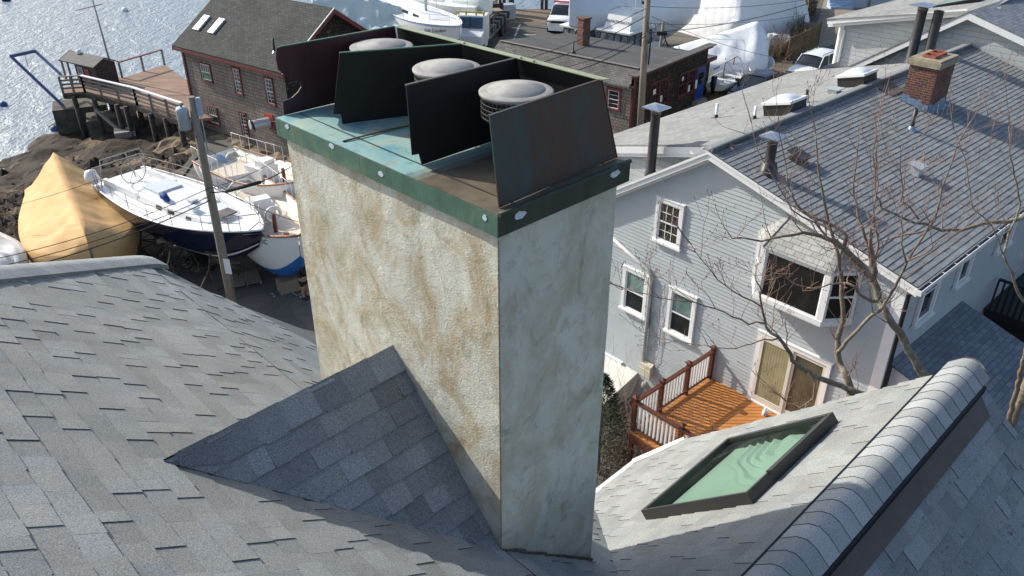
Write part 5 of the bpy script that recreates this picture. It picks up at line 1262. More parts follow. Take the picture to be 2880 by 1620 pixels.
# ------------------------------------------------------------------ utility poles and wires
pl = thing('utility_pole', 'weathered wooden utility pole with transformer and street lamp before the white sailboat', 'utility pole', Vector((-10.3, 25.7, GZ)))
top = py(537, 272, 25.7); bx_, by_ = py(645, 830, 25.7).x, 25.7; base = Vector((bx_ + .05, 25.7, GZ))
mb = MB(); mb.tube([base, base.lerp(top, .35), base.lerp(top, .7), top], [.17, .155, .135, .115], 14); mb.build('pole', M['pole_wood'], pl)
def atp(v, dy=0): 
    t_ = [i / 60 for i in range(61)]; 
    best = min(t_, key=lambda q_: abs(CY - F * ((base.lerp(top, q_).y) * sp + (base.lerp(top, q_).z - ZC) * cp) / (base.lerp(top, q_).y * cp - (base.lerp(top, q_).z - ZC) * sp) - v)); return base.lerp(top, best) + Vector((0, -dy, 0))
tc = atp(330) + Vector((-.36, -.05, 0)); mb = MB(); mb.lathe([(0, -.36), (.19, -.36), (.2, .28), (.205, .30), (.16, .38), (0, .38)], tc, 16); mb.build('transformer', M['transformer'], pl)
mb = MB(); mb.tube([tc + UP * .38, tc + UP * .52], [.03, .05], 8); mb.beam(tc, atp(330), .06); mb.build('bushing', M['grey_wood'], pl)
mb = MB(); c2 = atp(310) + Vector((.2, 0, .1)); mb.beam(c2 - UP * .3, c2 + UP * .3, .13, .15); mb.tube([c2 - UP * .3, c2 - UP * .7, c2 - UP * 1.6], .02, 5); mb.build('cutout', M['transformer'], pl)
la = atp(440); mb = MB(); mb.tube([la, la + Vector((.15, -.1, .2)), la + Vector((.35, -.2, .25)), la + Vector((.55, -.3, .15))], .025, 6); mb.build('lamp_arm', M['steel'], pl)
mb = MB(); lh = la + Vector((.68, -.36, .06)); d_ = Vector((.8, -.4, -.32)).normalized(); mb.tube([lh - d_ * .16, lh - d_ * .08, lh + d_ * .1, lh + d_ * .3], [.05, .1, .13, .07], 12); mb.build('lamp_head', M['lamp_blue'], pl)
mb = MB(); sb = atp(745, .18) + Vector((.16, 0, 0)); mb.beam(sb - UP * .3, sb + UP * .3, .26, .02, Vector((.3, 1, 0))); mb.build('notice_board', M['white_paint'], pl)
mb = MB(); sb = atp(770, .05) + Vector((.2, 0, 0)); mb.tube([sb, sb - UP * .9], .02, 5); mb.build('cable_guard', M['steel_dark'], pl)
pr = thing('utility_pole', 'plain wooden utility pole standing by the dark shop corner', 'utility pole', Vector((7.37, 45.3, GZ)))
b2_ = Vector((7.37, 45.0, GZ)); t2p = py(1825, -60, 45.0)
mb = MB(); mb.tube([b2_, b2_.lerp(t2p, .5), t2p], [.2, .18, .15], 14); mb.build('pole', M['pole_wood'], pr)
mb = MB(); c = py(1828, 130, 44.7); mb.tube([c + UP * .5, c, c - UP * 1.0], [.03, .05, .04], 6); mb.build('riser', M['black'], pr)
mb = MB(); c = py(1832, 160, 44.8); mb.box(c, (.2, .15, .4)); mb.build('junction_box', M['transformer'], pr)
mb = MB(); irng = random.Random(2)
for i in range(10):
    c = py(1824, 90, 45) + Vector((irng.uniform(-.3, .3), -.2, irng.uniform(-.5, .5))); mb.tube([c, c + Vector((irng.uniform(-.4, .4), -.1, -.2)), c + Vector((irng.uniform(-.5, .5), -.1, irng.uniform(-.6, .3)))], .015, 4, False)
mb.build('cable_loop', M['black'], pr)
ps = thing('utility_pole', 'slim distant wooden pole behind the shop roof beside white wrapped boats', 'utility pole', Vector((9.0, 57, GZ)))
tp3 = py(1866, 62, 57); bs3 = Vector((tp3.x - .15, 57, GZ)); mb = MB(); mb.tube([bs3, tp3], [.13, .1], 10); mb.build('pole', M['pole_wood'], ps)
mb = MB(); c = py(1862, 95, 56.8); mb.beam(c - Vector((.35, 0, 0)), c + Vector((.35, 0, 0)), .14, .22); mb.build('splice_case', M['black'], ps)
def wire(a, b, sag, label, r=.012, n=22, splice=None):
    a, b = Vector(a), Vector(b); pts = [a.lerp(b, i / n) - UP * (sag * 4 * (i / n) * (1 - i / n)) for i in range(n + 1)]
    m = MB(); m.tube(pts, r, 5)
    tag(m.build('overhead_wire', M['rubber']), label, 'wire', 'overhead wires')
    if splice:
        for s0, s1, rr in splice:
            m = MB(); i0, i1 = int(s0 * n), max(int(s0 * n) + 1, int(s1 * n)); m.tube([pts[i0].lerp(pts[i1], 0), pts[i1]], rr, 8); tag(m.build('splice_case', M['black']), f'black cable splice case hanging {"nearer the chimney" if s0 > .45 else "just right of the pole"} over the white sailboat', 'splice case')
pq = lambda v, dx=0: atp(v) + Vector((dx, -.16, 0))
wire(pq(525), py(-60, 738, 21), .25, 'upper of three overhead wires crossing the tan covered boat from the pole', .012)
wire(pq(545), py(-60, 762, 21), .25, 'middle overhead wire crossing the tan covered boat from the pole', .014)
wire(pq(556), py(-60, 785, 21), .25, 'lowest and thickest overhead wire crossing the tan covered boat', .02)
wire(pq(375), py(-60, 600, 30), .3, 'thin overhead wire crossing the top of the tan covered boat', .009)
wire(pq(535), py(840, 455, 24), .25, 'overhead cable with splice cases from the pole to the chimney', .02, 24, [(.22, .62, .06)])
wire(pq(530), py(850, 400, 24), .2, 'thin overhead wire rising from the pole behind the chimney', .01)
wire(pq(505), py(900, 640, 22), .2, 'overhead wire sloping down from the pole behind the chimney', .011)
wire(Bq(7.4, -.1, 1.2), py(830, 340, 30), .4, 'black wire drooping from the boathouse wall to the chimney', .016)
wire(pq(385), Bq(5.2, -.05, .4), .4, 'slack wire from the pole to the boathouse wall', .012)
zb3 = lambda x, y: (1520 + x / 6.44, y / 6.44)
wire(py(1822, 20, 45), py(1380, 195, 40), .3, 'uppermost wire from the shop corner pole over the shop chimney', .016)
wire(py(1822, 42, 45), py(1470, 190, 40), .3, 'second wire from the shop corner pole over the shop roof', .02)
wire(py(1822, 88, 45), py(1500, 205, 38), .4, 'third wire from the shop corner pole down across the shop roof', .014)
wire(py(1822, 96, 45), py(1540, 215, 38), .4, 'lowest wire from the shop corner pole down across the shop roof', .022)
wire(py(1826, 18, 45), py(2400, -30, 60), .5, 'top wire running right from the shop corner pole past the white shed', .014)
wire(py(1826, 92, 45), py(2420, -45, 60), .6, 'thick wire running right from the shop corner pole across the wrapped boats', .022)
wire(py(1826, 66, 45), py(2400, 10, 58), .5, 'middle wire running right from the shop corner pole across the wrapped boats', .012)
wire(py(1832, 46, 45), py(2350, 185, 50), .5, 'wire sloping down right from the shop corner pole over the white car', .012)
wire(py(1862, 95, 57), py(2420, 80, 60), .6, 'faint wire from the slim pole across the white wrapped boat', .01)
# ------------------------------------------------------------------ boats
class Boat:
    """hull built from lofted sections; local x forward, y to port, z above the ground under it"""
    def __init__(s, name, label, cat, stern, bow, beam, zk, zs, group=None, tr=.6, rake=.9, sheer=.35, full=.55, rot=None, full_bow=1.0):
        stern, bow = Vector(stern), Vector(bow); d = bow - stern; d.z = 0
        s.L = d.length; s.beam, s.zk, s.zs, s.tr, s.rake, s.sh, s.full, s.fb = beam, zk, zs, tr, rake, sheer, full, full_bow
        c = (stern + bow) / 2; s.root = local(thing(name, label, cat, (c.x, c.y, GZ), group, math.atan2(d.y, d.x)))
    def hb(s, t):
        if t < s.full: k = t / s.full; return s.beam / 2 * (s.tr + (1 - s.tr) * math.sin(k * math.pi / 2))
        k = (t - s.full) / (1 - s.full); return max(.012, s.beam / 2 * (1 - k ** (2.1 * s.fb)) ** .82)
    def sheer(s, t): return s.zs + s.sh * (abs(t - .38) / .62) ** 2 * (1 if t > .38 else .35)
    def keel(s, t):
        z = s.zk
        if t > .72: z += (s.sheer(1) - s.zk) * .55 * ((t - .72) / .28) ** 2.6
        if t < .3: z += (s.zs - s.zk) * .28 * ((.3 - t) / .3) ** 1.5
        return z
    def pt(s, t, q, side, off=0):
        z0, z1 = s.sheer(t), s.keel(t); a = q * math.pi / 2
        y = s.hb(t) * math.cos(a) ** .72; z = z0 + (z1 - z0) * math.sin(a) ** 1.15
        x = -s.L / 2 + t * s.L - s.rake * (t ** 5) * ((s.sheer(1) - z) / (s.sheer(1) - s.zk))
        return Vector((x, side * (y + off), z))
    def hull(s, top='gel', bot='bottom_blue', wl=.62, stripe=None, stripe_q=(.1, .16), name='hull'):
        n, m = 26, 14; mb = MB(); mb.sm = True
        for side in (-1, 1):
            R_ = [[s.pt(i / n, j / m, side) for j in range(m + 1)] for i in range(n + 1)]
            for i in range(n):
                for j in range(m):
                    q = (j + .5) / m; mb.mi = 1 if q > wl else (2 if stripe and stripe_q[0] < q < stripe_q[1] else 0)
                    mb.face((R_[i][j], R_[i + 1][j], R_[i + 1][j + 1], R_[i][j + 1]))
        mb.mi = 0; mb.sm = False; mb.face([s.pt(0, j / m, -1) for j in range(m + 1)] + [s.pt(0, j / m, 1) for j in range(m, -1, -1)])
        return mb.build(name, [M[top], M[bot], M[stripe or top]], s.root, weld=True)
    def deck(s, mat='gel', t0=0.0, t1=1.0, drop=.04, inset=.03, crown=.06, name='deck'):
        n, m = 24, 8; mb = MB(); mb.sm = True; rows = []
        for i in range(n + 1):
            t = t0 + (t1 - t0) * i / n; h = max(.004, s.hb(t) - inset); x = s.pt(t, 0, 1).x
            rows.append([Vector((x, h * (2 * j / m - 1), s.sheer(t) - drop + crown * (1 - (2 * j / m - 1) ** 2))) for j in range(m + 1)])
        mb.grid(rows); return mb.build(name, M[mat], s.root)
    def toe(s, mat='teak', w=.035, t0=0, t1=1, dz=.02, name='toe_rail'):
        for side in (-1, 1):
            mb = MB(); mb.tube([s.pt(t0 + (t1 - t0) * i / 24, 0, side) + UP * dz for i in range(25)], w, 6); mb.build(name, M[mat], s.root)
    def trunk(s, t0, t1, w, h, mat='gel', nose=.4, name='cabin', z=None, tail=.05, win=None, base=0):
        n = 12; mb = MB(); mb.sm = False; rows = []
        for i in range(n + 1):
            t = t0 + (t1 - t0) * i / n; k = i / n
            e = min(1, (1 - k) / nose) if nose else 1; e2 = min(1, k / tail) if tail else 1
            hw = min(w / 2, s.hb(t) - .25) * (.55 + .45 * e ** .5); hh = max(.03, h * (e ** .6) * e2); zb = (z if z is not None else s.sheer(t) - .02) + base
            x = s.pt(t, 0, 1).x
            rows.append([Vector((x, -hw, zb)), Vector((x, -hw * .9, zb + hh * .85)), Vector((x, -hw * .75, zb + hh)), Vector((x, 0, zb + hh * 1.08)), Vector((x, hw * .75, zb + hh)), Vector((x, hw * .9, zb + hh * .85)), Vector((x, hw, zb))])
        mb.grid(rows); mb.face(rows[0]); mb.face(rows[-1][::-1]); cb = mb.build(name, M[mat], s.root)
        if win:
            for side in (-1, 1):
                for a, b in win:
                    def wp(k, f):
                        r = rows[0 if k <= 0 else min(n, int(k * n))]; r2 = rows[min(n, int(k * n) + 1)]; fr = k * n - int(k * n)
                        i0, i1 = (0, 1) if side < 0 else (6, 5)
                        p = r[i0].lerp(r2[i0], fr).lerp(r[i1].lerp(r2[i1], fr), f); return p + Vector((0, side * .012, 0))
                    m = MB(); m.face([wp(a, .3), wp(b, .3), wp(b, .78), wp(a, .78)]); m.build('cabin_window', M['glass_dark'], s.root, parent=cb)
        return cb
    def cover(s, mat, rz, skirt=.9, t0=-.02, t1=1.0, peak=.45, sag=.12, ends=(.55, .1), puff=.04, name='cover', ridge=None, nfold=0, seed=1, bulge=1.03):
        n, m = 34, 9; mb = MB(); mb.sm = True; rows = []
        for i in range(n + 1):
            k = i / n; t = min(1, max(0, t0 + (t1 - t0) * k)); ts = t0 + (t1 - t0) * k
            h = ridge(k) if ridge else rz * (ends[0] + (1 - ends[0]) * min(1, k / peak) ** .8 if k < peak else ends[1] + (1 - ends[1]) * ((1 - k) / (1 - peak)) ** .9)
            zsh = s.sheer(t) + .03; hw = s.hb(t) * bulge + .03; x = s.pt(t, 0, 1).x + (ts - t) * s.L
            fold = .05 * math.sin(k * math.pi * 2 * nfold) if nfold else 0
            rp = [Vector((x, 0, zsh + h))]
            half = []
            for j in range(1, m + 1):
                f = j / m
                w = Vector((x, hw * f, zsh + h * (1 - f) - sag * h * math.sin(math.pi * f) + fold * math.sin(math.pi * f)))
                nz = noise.fractal(Vector((x * .9 + seed, f * 2, seed)), .8, 2, 4) * puff
                half.append(w + Vector((0, 0, nz * math.sin(math.pi * f) * 3)))
            sk = [Vector((x, (hw + .02) * .995, zsh - skirt * .35)), Vector((x, max(.02, s.hb(t) * .93 + .03), zsh - skirt))]
            right = half + sk
            left = [Vector((p.x, -p.y, p.z + noise.noise(Vector((p.x, p.z, seed * 3.3))) * puff)) for p in right]
            rows.append(left[::-1] + rp + right)
        mb.grid(rows); mb.face(rows[0]); mb.face(rows[-1][::-1]); return mb.build(name, M[mat], s.root)
    def rail(s, side, t0, t1, h=.6, n=6, off=-.12, mat='steel', wires=(1.0, .5), name='lifeline'):
        P = [s.pt(t0 + (t1 - t0) * i / n, 0, side, off) for i in range(n + 1)]
        mb = MB()
        for p in P: mb.tube([p, p + UP * h], .014, 5)
        for w in wires: mb.tube([p + UP * h * w for p in P], .012, 5)
        return mb.build(name, M[mat], s.root)
    def tubes(s, name, paths, r, mat):
        mb = MB()
        for p in paths: mb.tube(p, r, 6)
        return mb.build(name, M[mat], s.root)
    def stands(s, ts, zt=.2):
        for t in ts:
            for side in (-1, 1):
                q = s.pt(min(t, .95), .45, side); foot = Vector((q.x, q.y + side * .75, 0)); mb = MB(); c = Vector((q.x, q.y + side * .25, q.z * .62))
                for dx, dy in ((.55, -.45), (-.55, -.45), (.05, .55)):
                    mb.beam(c, Vector((foot.x + dx, foot.y + side * dy, 0.02)), .05)
                mb.beam(c, q, .06); mb.box(q + Vector((0, 0, -.03)), (.35, .3, .06)); mb.build('jack_stand', M['stand'], s.root)
# 1 the navy sailboat
sb = Boat('sailboat', 'white decked navy hulled sailboat propped on stands behind the utility pole', 'sailboat', pz(335, 488, 2.2), pz(738, 648, 2.35), 3.5, 1.25, 2.75, tr=.72, rake=.9, sheer=.3, full=.45)
sb.hull('navy', 'bottom_black', .80, 'gel', (.58, .66)); sb.deck('gel', .0, 1, .02); sb.toe('gel', .035)
sb.trunk(.30, .80, 2.1, .38, 'gel', .55, win=((.3, .38), (.46, .54), (.68, .74)))
mb = MB(); mb.ob(Vector((-sb.L / 2 + .5, -.75, 2.72)), Vector((2.3, 0, 0)), Vector((0, 1.5, 0)), UP * .06); mb.build('cockpit_floor', M['gel_grey'], sb.root)
for y in (-.95, .8): mb = MB(); mb.ob(Vector((-sb.L / 2 + .4, y, 2.74)), Vector((2.5, 0, 0)), Vector((0, .16, 0)), UP * .32); mb.build('coaming', M['gel'], sb.root)
mb = MB(); a = -sb.L / 2 + 1.3
mb.tube([Vector((a, .55 * math.cos(i * .3491), 3.35 + .55 * math.sin(i * .3491))) for i in range(19)], .02, 6)
for i in range(6): mb.tube([Vector((a, 0, 3.35)), Vector((a, .55 * math.cos(i * 1.047), 3.35 + .55 * math.sin(i * 1.047)))], .012, 5)
mb.build('steering_wheel', M['steel'], sb.root)
mb = MB(); mb.ob(Vector((-sb.L / 2 + 2.85, -.55, 3.13)), Vector((1.1, 0, 0)), Vector((0, 1.1, 0)), UP * .09); mb.build('companion_hatch', M['gel_grey'], sb.root)
mb = MB(); mb.ob(Vector((sb.L * .24, -.35, 3.10)), Vector((.6, 0, 0)), Vector((0, .7, 0)), UP * .06); mb.build('fore_hatch', plain('smoke', (.14, .10, .09), .15, .3), sb.root)
for x, y in ((.7, -.1), (1.05, .45), (1.4, -.5)): mb = MB(); mb.box(Vector((x, y, 3.2)), (.36, .3, .07)); mb.build('vent_hatch', M['gel_grey'], sb.root)
mb = MB(); mb.tube([Vector((-.6, -.6, 3.25)), Vector((-.3, -.7, 3.32)), Vector((.1, -.75, 3.25))], [.1, .16, .09], 8); mb.build('blue_bag', M['blue_canvas'], sb.root)
for side in (-1, 1): sb.rail(side, .05, .93)
bx0 = sb.L / 2
sb.tubes('bow_pulpit', [[sb.pt(.9, 0, -1) + UP * .05, sb.pt(.9, 0, -1) + UP * .6, Vector((bx0 - .1, 0, sb.zs + .95)), sb.pt(.9, 0, 1) + UP * .6, sb.pt(.9, 0, 1) + UP * .05], [sb.pt(.96, 0, -1), Vector((bx0 - .12, 0, sb.zs + .62)), sb.pt(.96, 0, 1)]], .018, 'steel')
sx = -sb.L / 2
sb.tubes('stern_pulpit', [[Vector((sx + .9, -1.45, 2.8)), Vector((sx + .6, -1.4, 3.45)), Vector((sx + .05, -1.1, 3.5)), Vector((sx + .05, 1.1, 3.5)), Vector((sx + .6, 1.4, 3.45)), Vector((sx + .9, 1.45, 2.8))], [Vector((sx + .1, -1.1, 2.8)), Vector((sx + .05, -1.1, 3.5))], [Vector((sx + .1, 1.1, 2.8)), Vector((sx + .05, 1.1, 3.5))]], .02, 'steel')
sb.tubes('radar_arch', [[Vector((sx + .7, -1.2, 2.8)), Vector((sx + .5, -.9, 3.9)), Vector((sx + .5, .9, 3.9)), Vector((sx + .7, 1.2, 2.8))], [Vector((sx + 1.0, .2, 2.9)), Vector((sx + .6, .2, 3.9))]], .025, 'steel')
mb = MB(); mb.lathe([(0, .0), (.26, .05), (.3, .3), (.22, .55), (0, .62)], Vector((sx + .15, -1.25, 2.9)), 14); mb.build('life_raft', M['gel'], sb.root)
mb = MB(); mb.prism([Vector((-.7, -.09, 1.5)), Vector((.75, -.09, 1.5)), Vector((.55, -.09, .12)), Vector((-.5, -.09, .12))], Vector((0, .18, 0))); mb.build('keel', M['bottom_black'], sb.root)
mb = MB(); mb.tube([Vector((-.9, 0, .1)), Vector((.9, 0, .1))], [.16, .12], 10); mb.build('keel_bulb', M['bottom_black'], sb.root)
mb = MB(); mb.tube([Vector((bx0 - .5, 0, sb.zs + .26)), Vector((bx0 + .12, 0, sb.zs + .2)), Vector((bx0 + .2, 0, sb.zs + .05))], .05, 7); mb.build('anchor_roller', M['steel'], sb.root)
mb = MB(); mb.tube([sb.pt(.95, .1, -1, .03), Vector((bx0 + .03, 0, sb.zs + .2)), sb.pt(.95, .1, 1, .03)], .06, 6); mb.build('bow_strap', M['navy'], sb.root)
for x in (-.3, .35): mb = MB(); mb.box(Vector((x, 0, .06)), (.3, 1.0, .12)); mb.build('keel_block', M['pallet'], sb.root)
sb.stands((.12, .34, .58, .80))
# 2 tan covered boat, 3 white covered boat at the left edge
tb = Boat('covered_boat', 'boat under a peaked tan canvas cover, left of the navy sailboat', 'boat', pz(160, 460, 2.2) , pz(258, 722, 1.5), 4.1, .25, 1.7, tr=.72, rake=.5, sheer=.5, full=.5, full_bow=1.25, group='covered boats in the yard')
tb.hull('tan_cloth', 'bottom_black', .93); tb.cover('tan_cloth', 1.55, 1.15, -.05, 1.0, .25, .06, (.95, .35), .05, ridge=lambda k: 1.5 - .45 * k - .9 * max(0, k - .8) ** 2 * 9, bulge=1.04)
mb = MB(); mb.tube([tb.pt(1, 0, 1) + Vector((.0, 0, .35)), tb.pt(1, .3, 1) + Vector((.1, 0, 0))], .05, 6); mb.build('bow_fitting', M['steel_dark'], tb.root)
tb.stands((.2, .5, .8))
for k, (t, q) in enumerate(((.62, .18), (.8, .2), (.55, .25))):
    for side in ((1,) if k else (-1, 1)):
        c = tb.pt(t, q, side, .06); mb = MB(); mb.box(c, (.16, .03, .22)); mb.build('cloth_patch', M['gel_cream'], tb.root)
wb = Boat('covered_boat', 'boat under a white tarpaulin at the left edge beside the tan covered boat', 'boat', pz(-230, 590, 1.8), pz(35, 770, 1.2), 3.2, .25, 1.6, tr=.8, rake=.5, sheer=.4, full=.5, group='covered boats in the yard')
wb.hull('tarp_white', 'bottom_black', .9); wb.cover('tarp_white', 1.6, 1.0, -.04, 1.0, .3, .12, (.8, .3), .1, seed=4); wb.stands((.25, .7))
# 4, 5 the two cream launches
def launch(label, stern, bow, ring=True, sc=1.0):
    b = Boat('launch', label, 'launch', stern, bow, 3.1 * sc, .55, 2.35, 'cream harbour launches', tr=.8, rake=.35, sheer=.7, full=.5, full_bow=.95)
    b.hull('gel', 'bottom_blue', .60); b.deck('gel_cream', .0, .97, .42, .12, .02, 'sole'); b.toe('teak', .05, 0, 1, .03, 'teak_cap')
    for side in (-1, 1):
        m = MB(); m.sm = True
        m.grid([[b.pt(t0, 0, side, o) + UP * z for o, z in ((.0, .0), (-.06, .04), (-.10, -.3), (-.42, -.3), (-.44, -.42))] for t0 in [i / 20 * .9 for i in range(21)]]); m.build('side_bench', M['gel_cream'], b.root)
        b.rail(side, .0, .45, .75, 6, -.06, 'white_paint', (1.0,), 'grab_rail')
    m = MB(); m.ob(Vector((-b.L * .1, -.5, 1.95)), Vector((1.1, 0, 0)), Vector((0, 1.0, 0)), UP * .8); m.build('engine_box', M['gel'], b.root)
    m = MB(); m.ob(Vector((-b.L * .02, -.35, 1.95)), Vector((.5, 0, 0)), Vector((0, .7, 0)), UP * 1.1); m.build('helm_console', M['gel'], b.root)
    m = MB(); m.cyl(Vector((b.L * .18, 0, 1.95)), Vector((b.L * .18, 0, 2.9)), .08, n=10); m.build('mooring_bitt', M['rust'], b.root)
    if ring:
        m = MB(); c = Vector((b.L * .1, .2, 2.55)); m.tube([c + Vector((0, .3 * math.cos(i * .3142), .3 * math.sin(i * .3142))) for i in range(21)], .07, 8, False); m.build('life_ring', M['white_paint'], b.root)
    for x in (-b.L * .28, -b.L * .16):
        m = MB(); m.tube([Vector((x, -.6, 1.95)), Vector((x, -.6, 2.7)), Vector((x, -.3, 2.95)), Vector((x, .3, 2.95)), Vector((x, .6, 2.7)), Vector((x, .6, 1.95))], .03, 6); m.build('pipe_hoop', M['white_paint'], b.root)
    m = MB(); m.tube([Vector((b.L * .33, .0, 2.3)), Vector((b.L * .33, .0, 2.62))], [.16, .1], 10); m.build('capstan', M['teak'], b.root)
    for x in (-.25, .3): m = MB(); m.box(Vector((b.L * x, 0, .28)), (.5, 1.1, .55)); m.build('cradle_block', M['pallet'], b.root)
    b.stands((.3, .62)); return b
l1 = launch('cream launch with white bow and blue bottom, between the navy sailboat and the chimney', pz(640, 470, 2.2), pz(838, 655, 2.5))
launch('farther cream launch with long white rails below the boathouse wall', pz(600, 425, 1.9), pz(900, 520, 2.0), False, .95)
# 6.. boats across the yard
gb1 = Boat('wrapped_boat', 'large sailing yacht under a patched pale green tarpaulin behind the boathouse', 'boat', pz(890, 70, 1.5), pz(1195, 64, 1.5), 4.3, .3, 2.2, tr=.75, rake=.4, sheer=.25, group='tarpaulined yachts behind the chimney cowl')
gb1.hull('wrap_green', 'bottom_black', .8); gb1.cover('wrap_green', 2.4, 1.9, -.02, 1.0, .3, .16, (.8, .1), .16, ridge=lambda k: (2.1 - .8 * abs(k - .22)) if k < .5 else 1.88 * (1 - (k - .5) / .55) ** .9 + .15, seed=9); gb1.stands((.3, .7))
jl = Boat('sailing_yacht', 'white sailing yacht with script name on its bow, right of the green tarpaulin', 'sailboat', pz(1080, 8, 2.0), pz(1292, 76, 2.5), 3.9, .9, 3.0, tr=.75, rake=.15, sheer=.25)
jl.hull('gel', 'navy', .62, 'lamp_blue', (.0, .06)); jl.deck('gel', .0, 1, .02); jl.trunk(.25, .8, 2.2, .5, 'gel', .5, win=((.35, .5), (.6, .72))); jl.toe('gel', .04)
for side in (-1, 1): jl.rail(side, .1, .95, .7, 7)
mb = MB(); mb.tube([Vector((jl.L * .10, 0, 3.3)), Vector((jl.L * .1, 0, 13))], [.11, .08], 10); mb.build('mast', M['alum'], jl.root)
mb = MB(); mb.tube([Vector((jl.L * .1, 0, 4.9)), Vector((-jl.L * .22, 0, 4.7))], .09, 8); mb.build('boom', M['alum'], jl.root)
jl.stands((.3, .7)); 
def bow_text(b, txt, size, mat, t0, t1, qv, side, shear=0):
    p, q = b.pt(t0, qv, side, .03), b.pt(t1, qv, side, .03); X = (q - p).normalized() * (1 if side < 0 else -1)
    up = b.pt((t0 + t1) / 2, qv - .08, side, .03) - b.pt((t0 + t1) / 2, qv + .08, side, .03); Y = (up - X * up.dot(X)).normalized(); Z = X.cross(Y)
    o = lettering(txt, size, mat, b.root, (0, 0, 0), (1, 0, 0), (0, 1, 0), 'boat_name', 0, shear)
    for v in o.data.vertices:
        c = v.co + b.root.location; LL = (q - p).length; tt = t0 + (t1 - t0) * (.5 + c.x / LL * (1 if side < 0 else -1)); v.co = b.pt(min(.995, tt), qv - c.y / (1.5 * (b.zs - b.zk)), side, .025)
bow_text(jl, 'Just Lookin', .45, 'ink', .78, .95, .16, -1, .35)
bow_text(l1, '98 11C', .3, 'ink', .74, .90, .10, -1)
gb2 = Boat('wrapped_boat', 'yacht under smooth pale green tarpaulin right behind the named white yacht', 'boat', pz(1050, -40, 1.5), pz(1302, 32, 1.8), 4.0, .6, 3.1, tr=.75, rake=.4, group='tarpaulined yachts behind the chimney cowl')
gb2.hull('wrap_green', 'bottom_black', .85); gb2.cover('wrap_green', 2.0, 1.7, 0, 1, .35, .1, (.7, .1), .08, seed=12); gb2.stands((.4, .8))
bb = Boat('motor_yacht', 'white yacht with blue bottom stripe farther along the boat row', 'boat', pz(1180, -30, 2), pz(1338, 38, 2.2), 3.6, .8, 3.0, tr=.75, rake=.2)
bb.hull('gel_grey', 'bottom_blue', .58); bb.deck('gel', 0, 1, .02); bb.trunk(.25, .8, 2.1, .5, 'gel', .5)
for side in (-1, 1): bb.rail(side, .3, .95, .7, 6)
bb.stands((.4, .8))
gk = Boat('wrapped_boat', 'grey green wrapped yacht standing on a tall teal keel by the lane', 'boat', pz(1230, -40, 2.5), pz(1372, 20, 2.6), 3.6, 1.6, 3.6, tr=.7, rake=.3, group='tarpaulined yachts behind the chimney cowl')
gk.hull('wrap_green', 'bottom_teal', .82); gk.cover('wrap_green', 1.3, 1.3, 0, 1, .4, .1, (.7, .15), .06, seed=15)
mb = MB(); mb.prism([Vector((-.2, -.12, 1.9)), Vector((1.6, -.12, 2.0)), Vector((1.5, -.12, .1)), Vector((.3, -.12, .1))], Vector((0, .24, 0))); mb.build('keel', M['bottom_teal'], gk.root)
wy = Boat('wrapped_boat', 'large white and grey wrapped yacht behind the harbour launches', 'boat', pz(1910, 40, 1.5), pz(1600, 58, 2.5), 4.6, .4, 3.6, tr=.8, rake=1.3, sheer=.4, group='white wrapped boats')
wy.hull('gel_grey', 'bottom_black', .9); wy.cover('wrap_blue', 3.0, 1.2, -.02, 1, .5, -.10, (.9, .3), .05, seed=21); wy.stands((.3, .6))
wf = Boat('wrapped_boat', 'bright white shrink wrapped boat with a peaked end, above the shop parapet', 'boat', pz(1850, 150, .8), pz(2160, 150, .8), 4.6, .1, 1.2, tr=.7, rake=.1, sheer=.2, full=.7, full_bow=2.2, group='white wrapped boats')
wf.hull('wrap_white', 'bottom_black', .95); wf.cover('wrap_white', 3.2, 1.4, -.02, 1, .9, -.02, (.15, .6), .06, ridge=lambda k: .35 + 2.1 * min(1, k / .86) ** 1.0 if k < .86 else 2.45 - 1.6 * ((k - .86) / .14) ** 1.4, seed=27)
# huge wrapped yacht: a ribbed white tunnel
tn = thing('wrapped_yacht', 'huge ribbed white shrink wrapped vessel filling the back of the yard', 'boat', pz(2050, 60, GZ), 'white wrapped boats')
ta, tb_ = pz(2180, 128, GZ), pz(1830, 60, GZ); ta = ta + Vector((0, 1.5, 0)); tb_ = tb_ + Vector((0, 7, 0)); tb_ = ta + (tb_ - ta).normalized() * 17
dr_ = (tb_ - ta).normalized(); sd_ = Vector((dr_.y, -dr_.x, 0)); sd_ = sd_ if sd_.y < 0 else -sd_
mb = MB(); mb.sm = True; rows = []
for i in range(120):
    k = i / 119; p = ta.lerp(tb_, k); rib = .07 * abs(math.sin(k * math.pi * 19)) + .05 * noise.noise(Vector((k * 70, 0, 0))); row = []
    for j in range(19):
        a = math.pi * j / 18; r = 1 + rib * math.sin(a) * .5; e = 1 - .25 * max(0, .06 - k) / .06
        row.append(p + dr_ * (-.5 * (1 - math.sin(a)) + .6 * math.sin(a) * 1.5) + sd_ * (math.cos(a) * 4.2 * r) + UP * ((abs(math.sin(a)) ** .75) * 6.6 * r * e))
    rows.append(row)
mb.grid(rows); mb.face(rows[0]); mb.face(rows[-1][::-1]); mb.build('wrap', M['wrap_white'], tn)
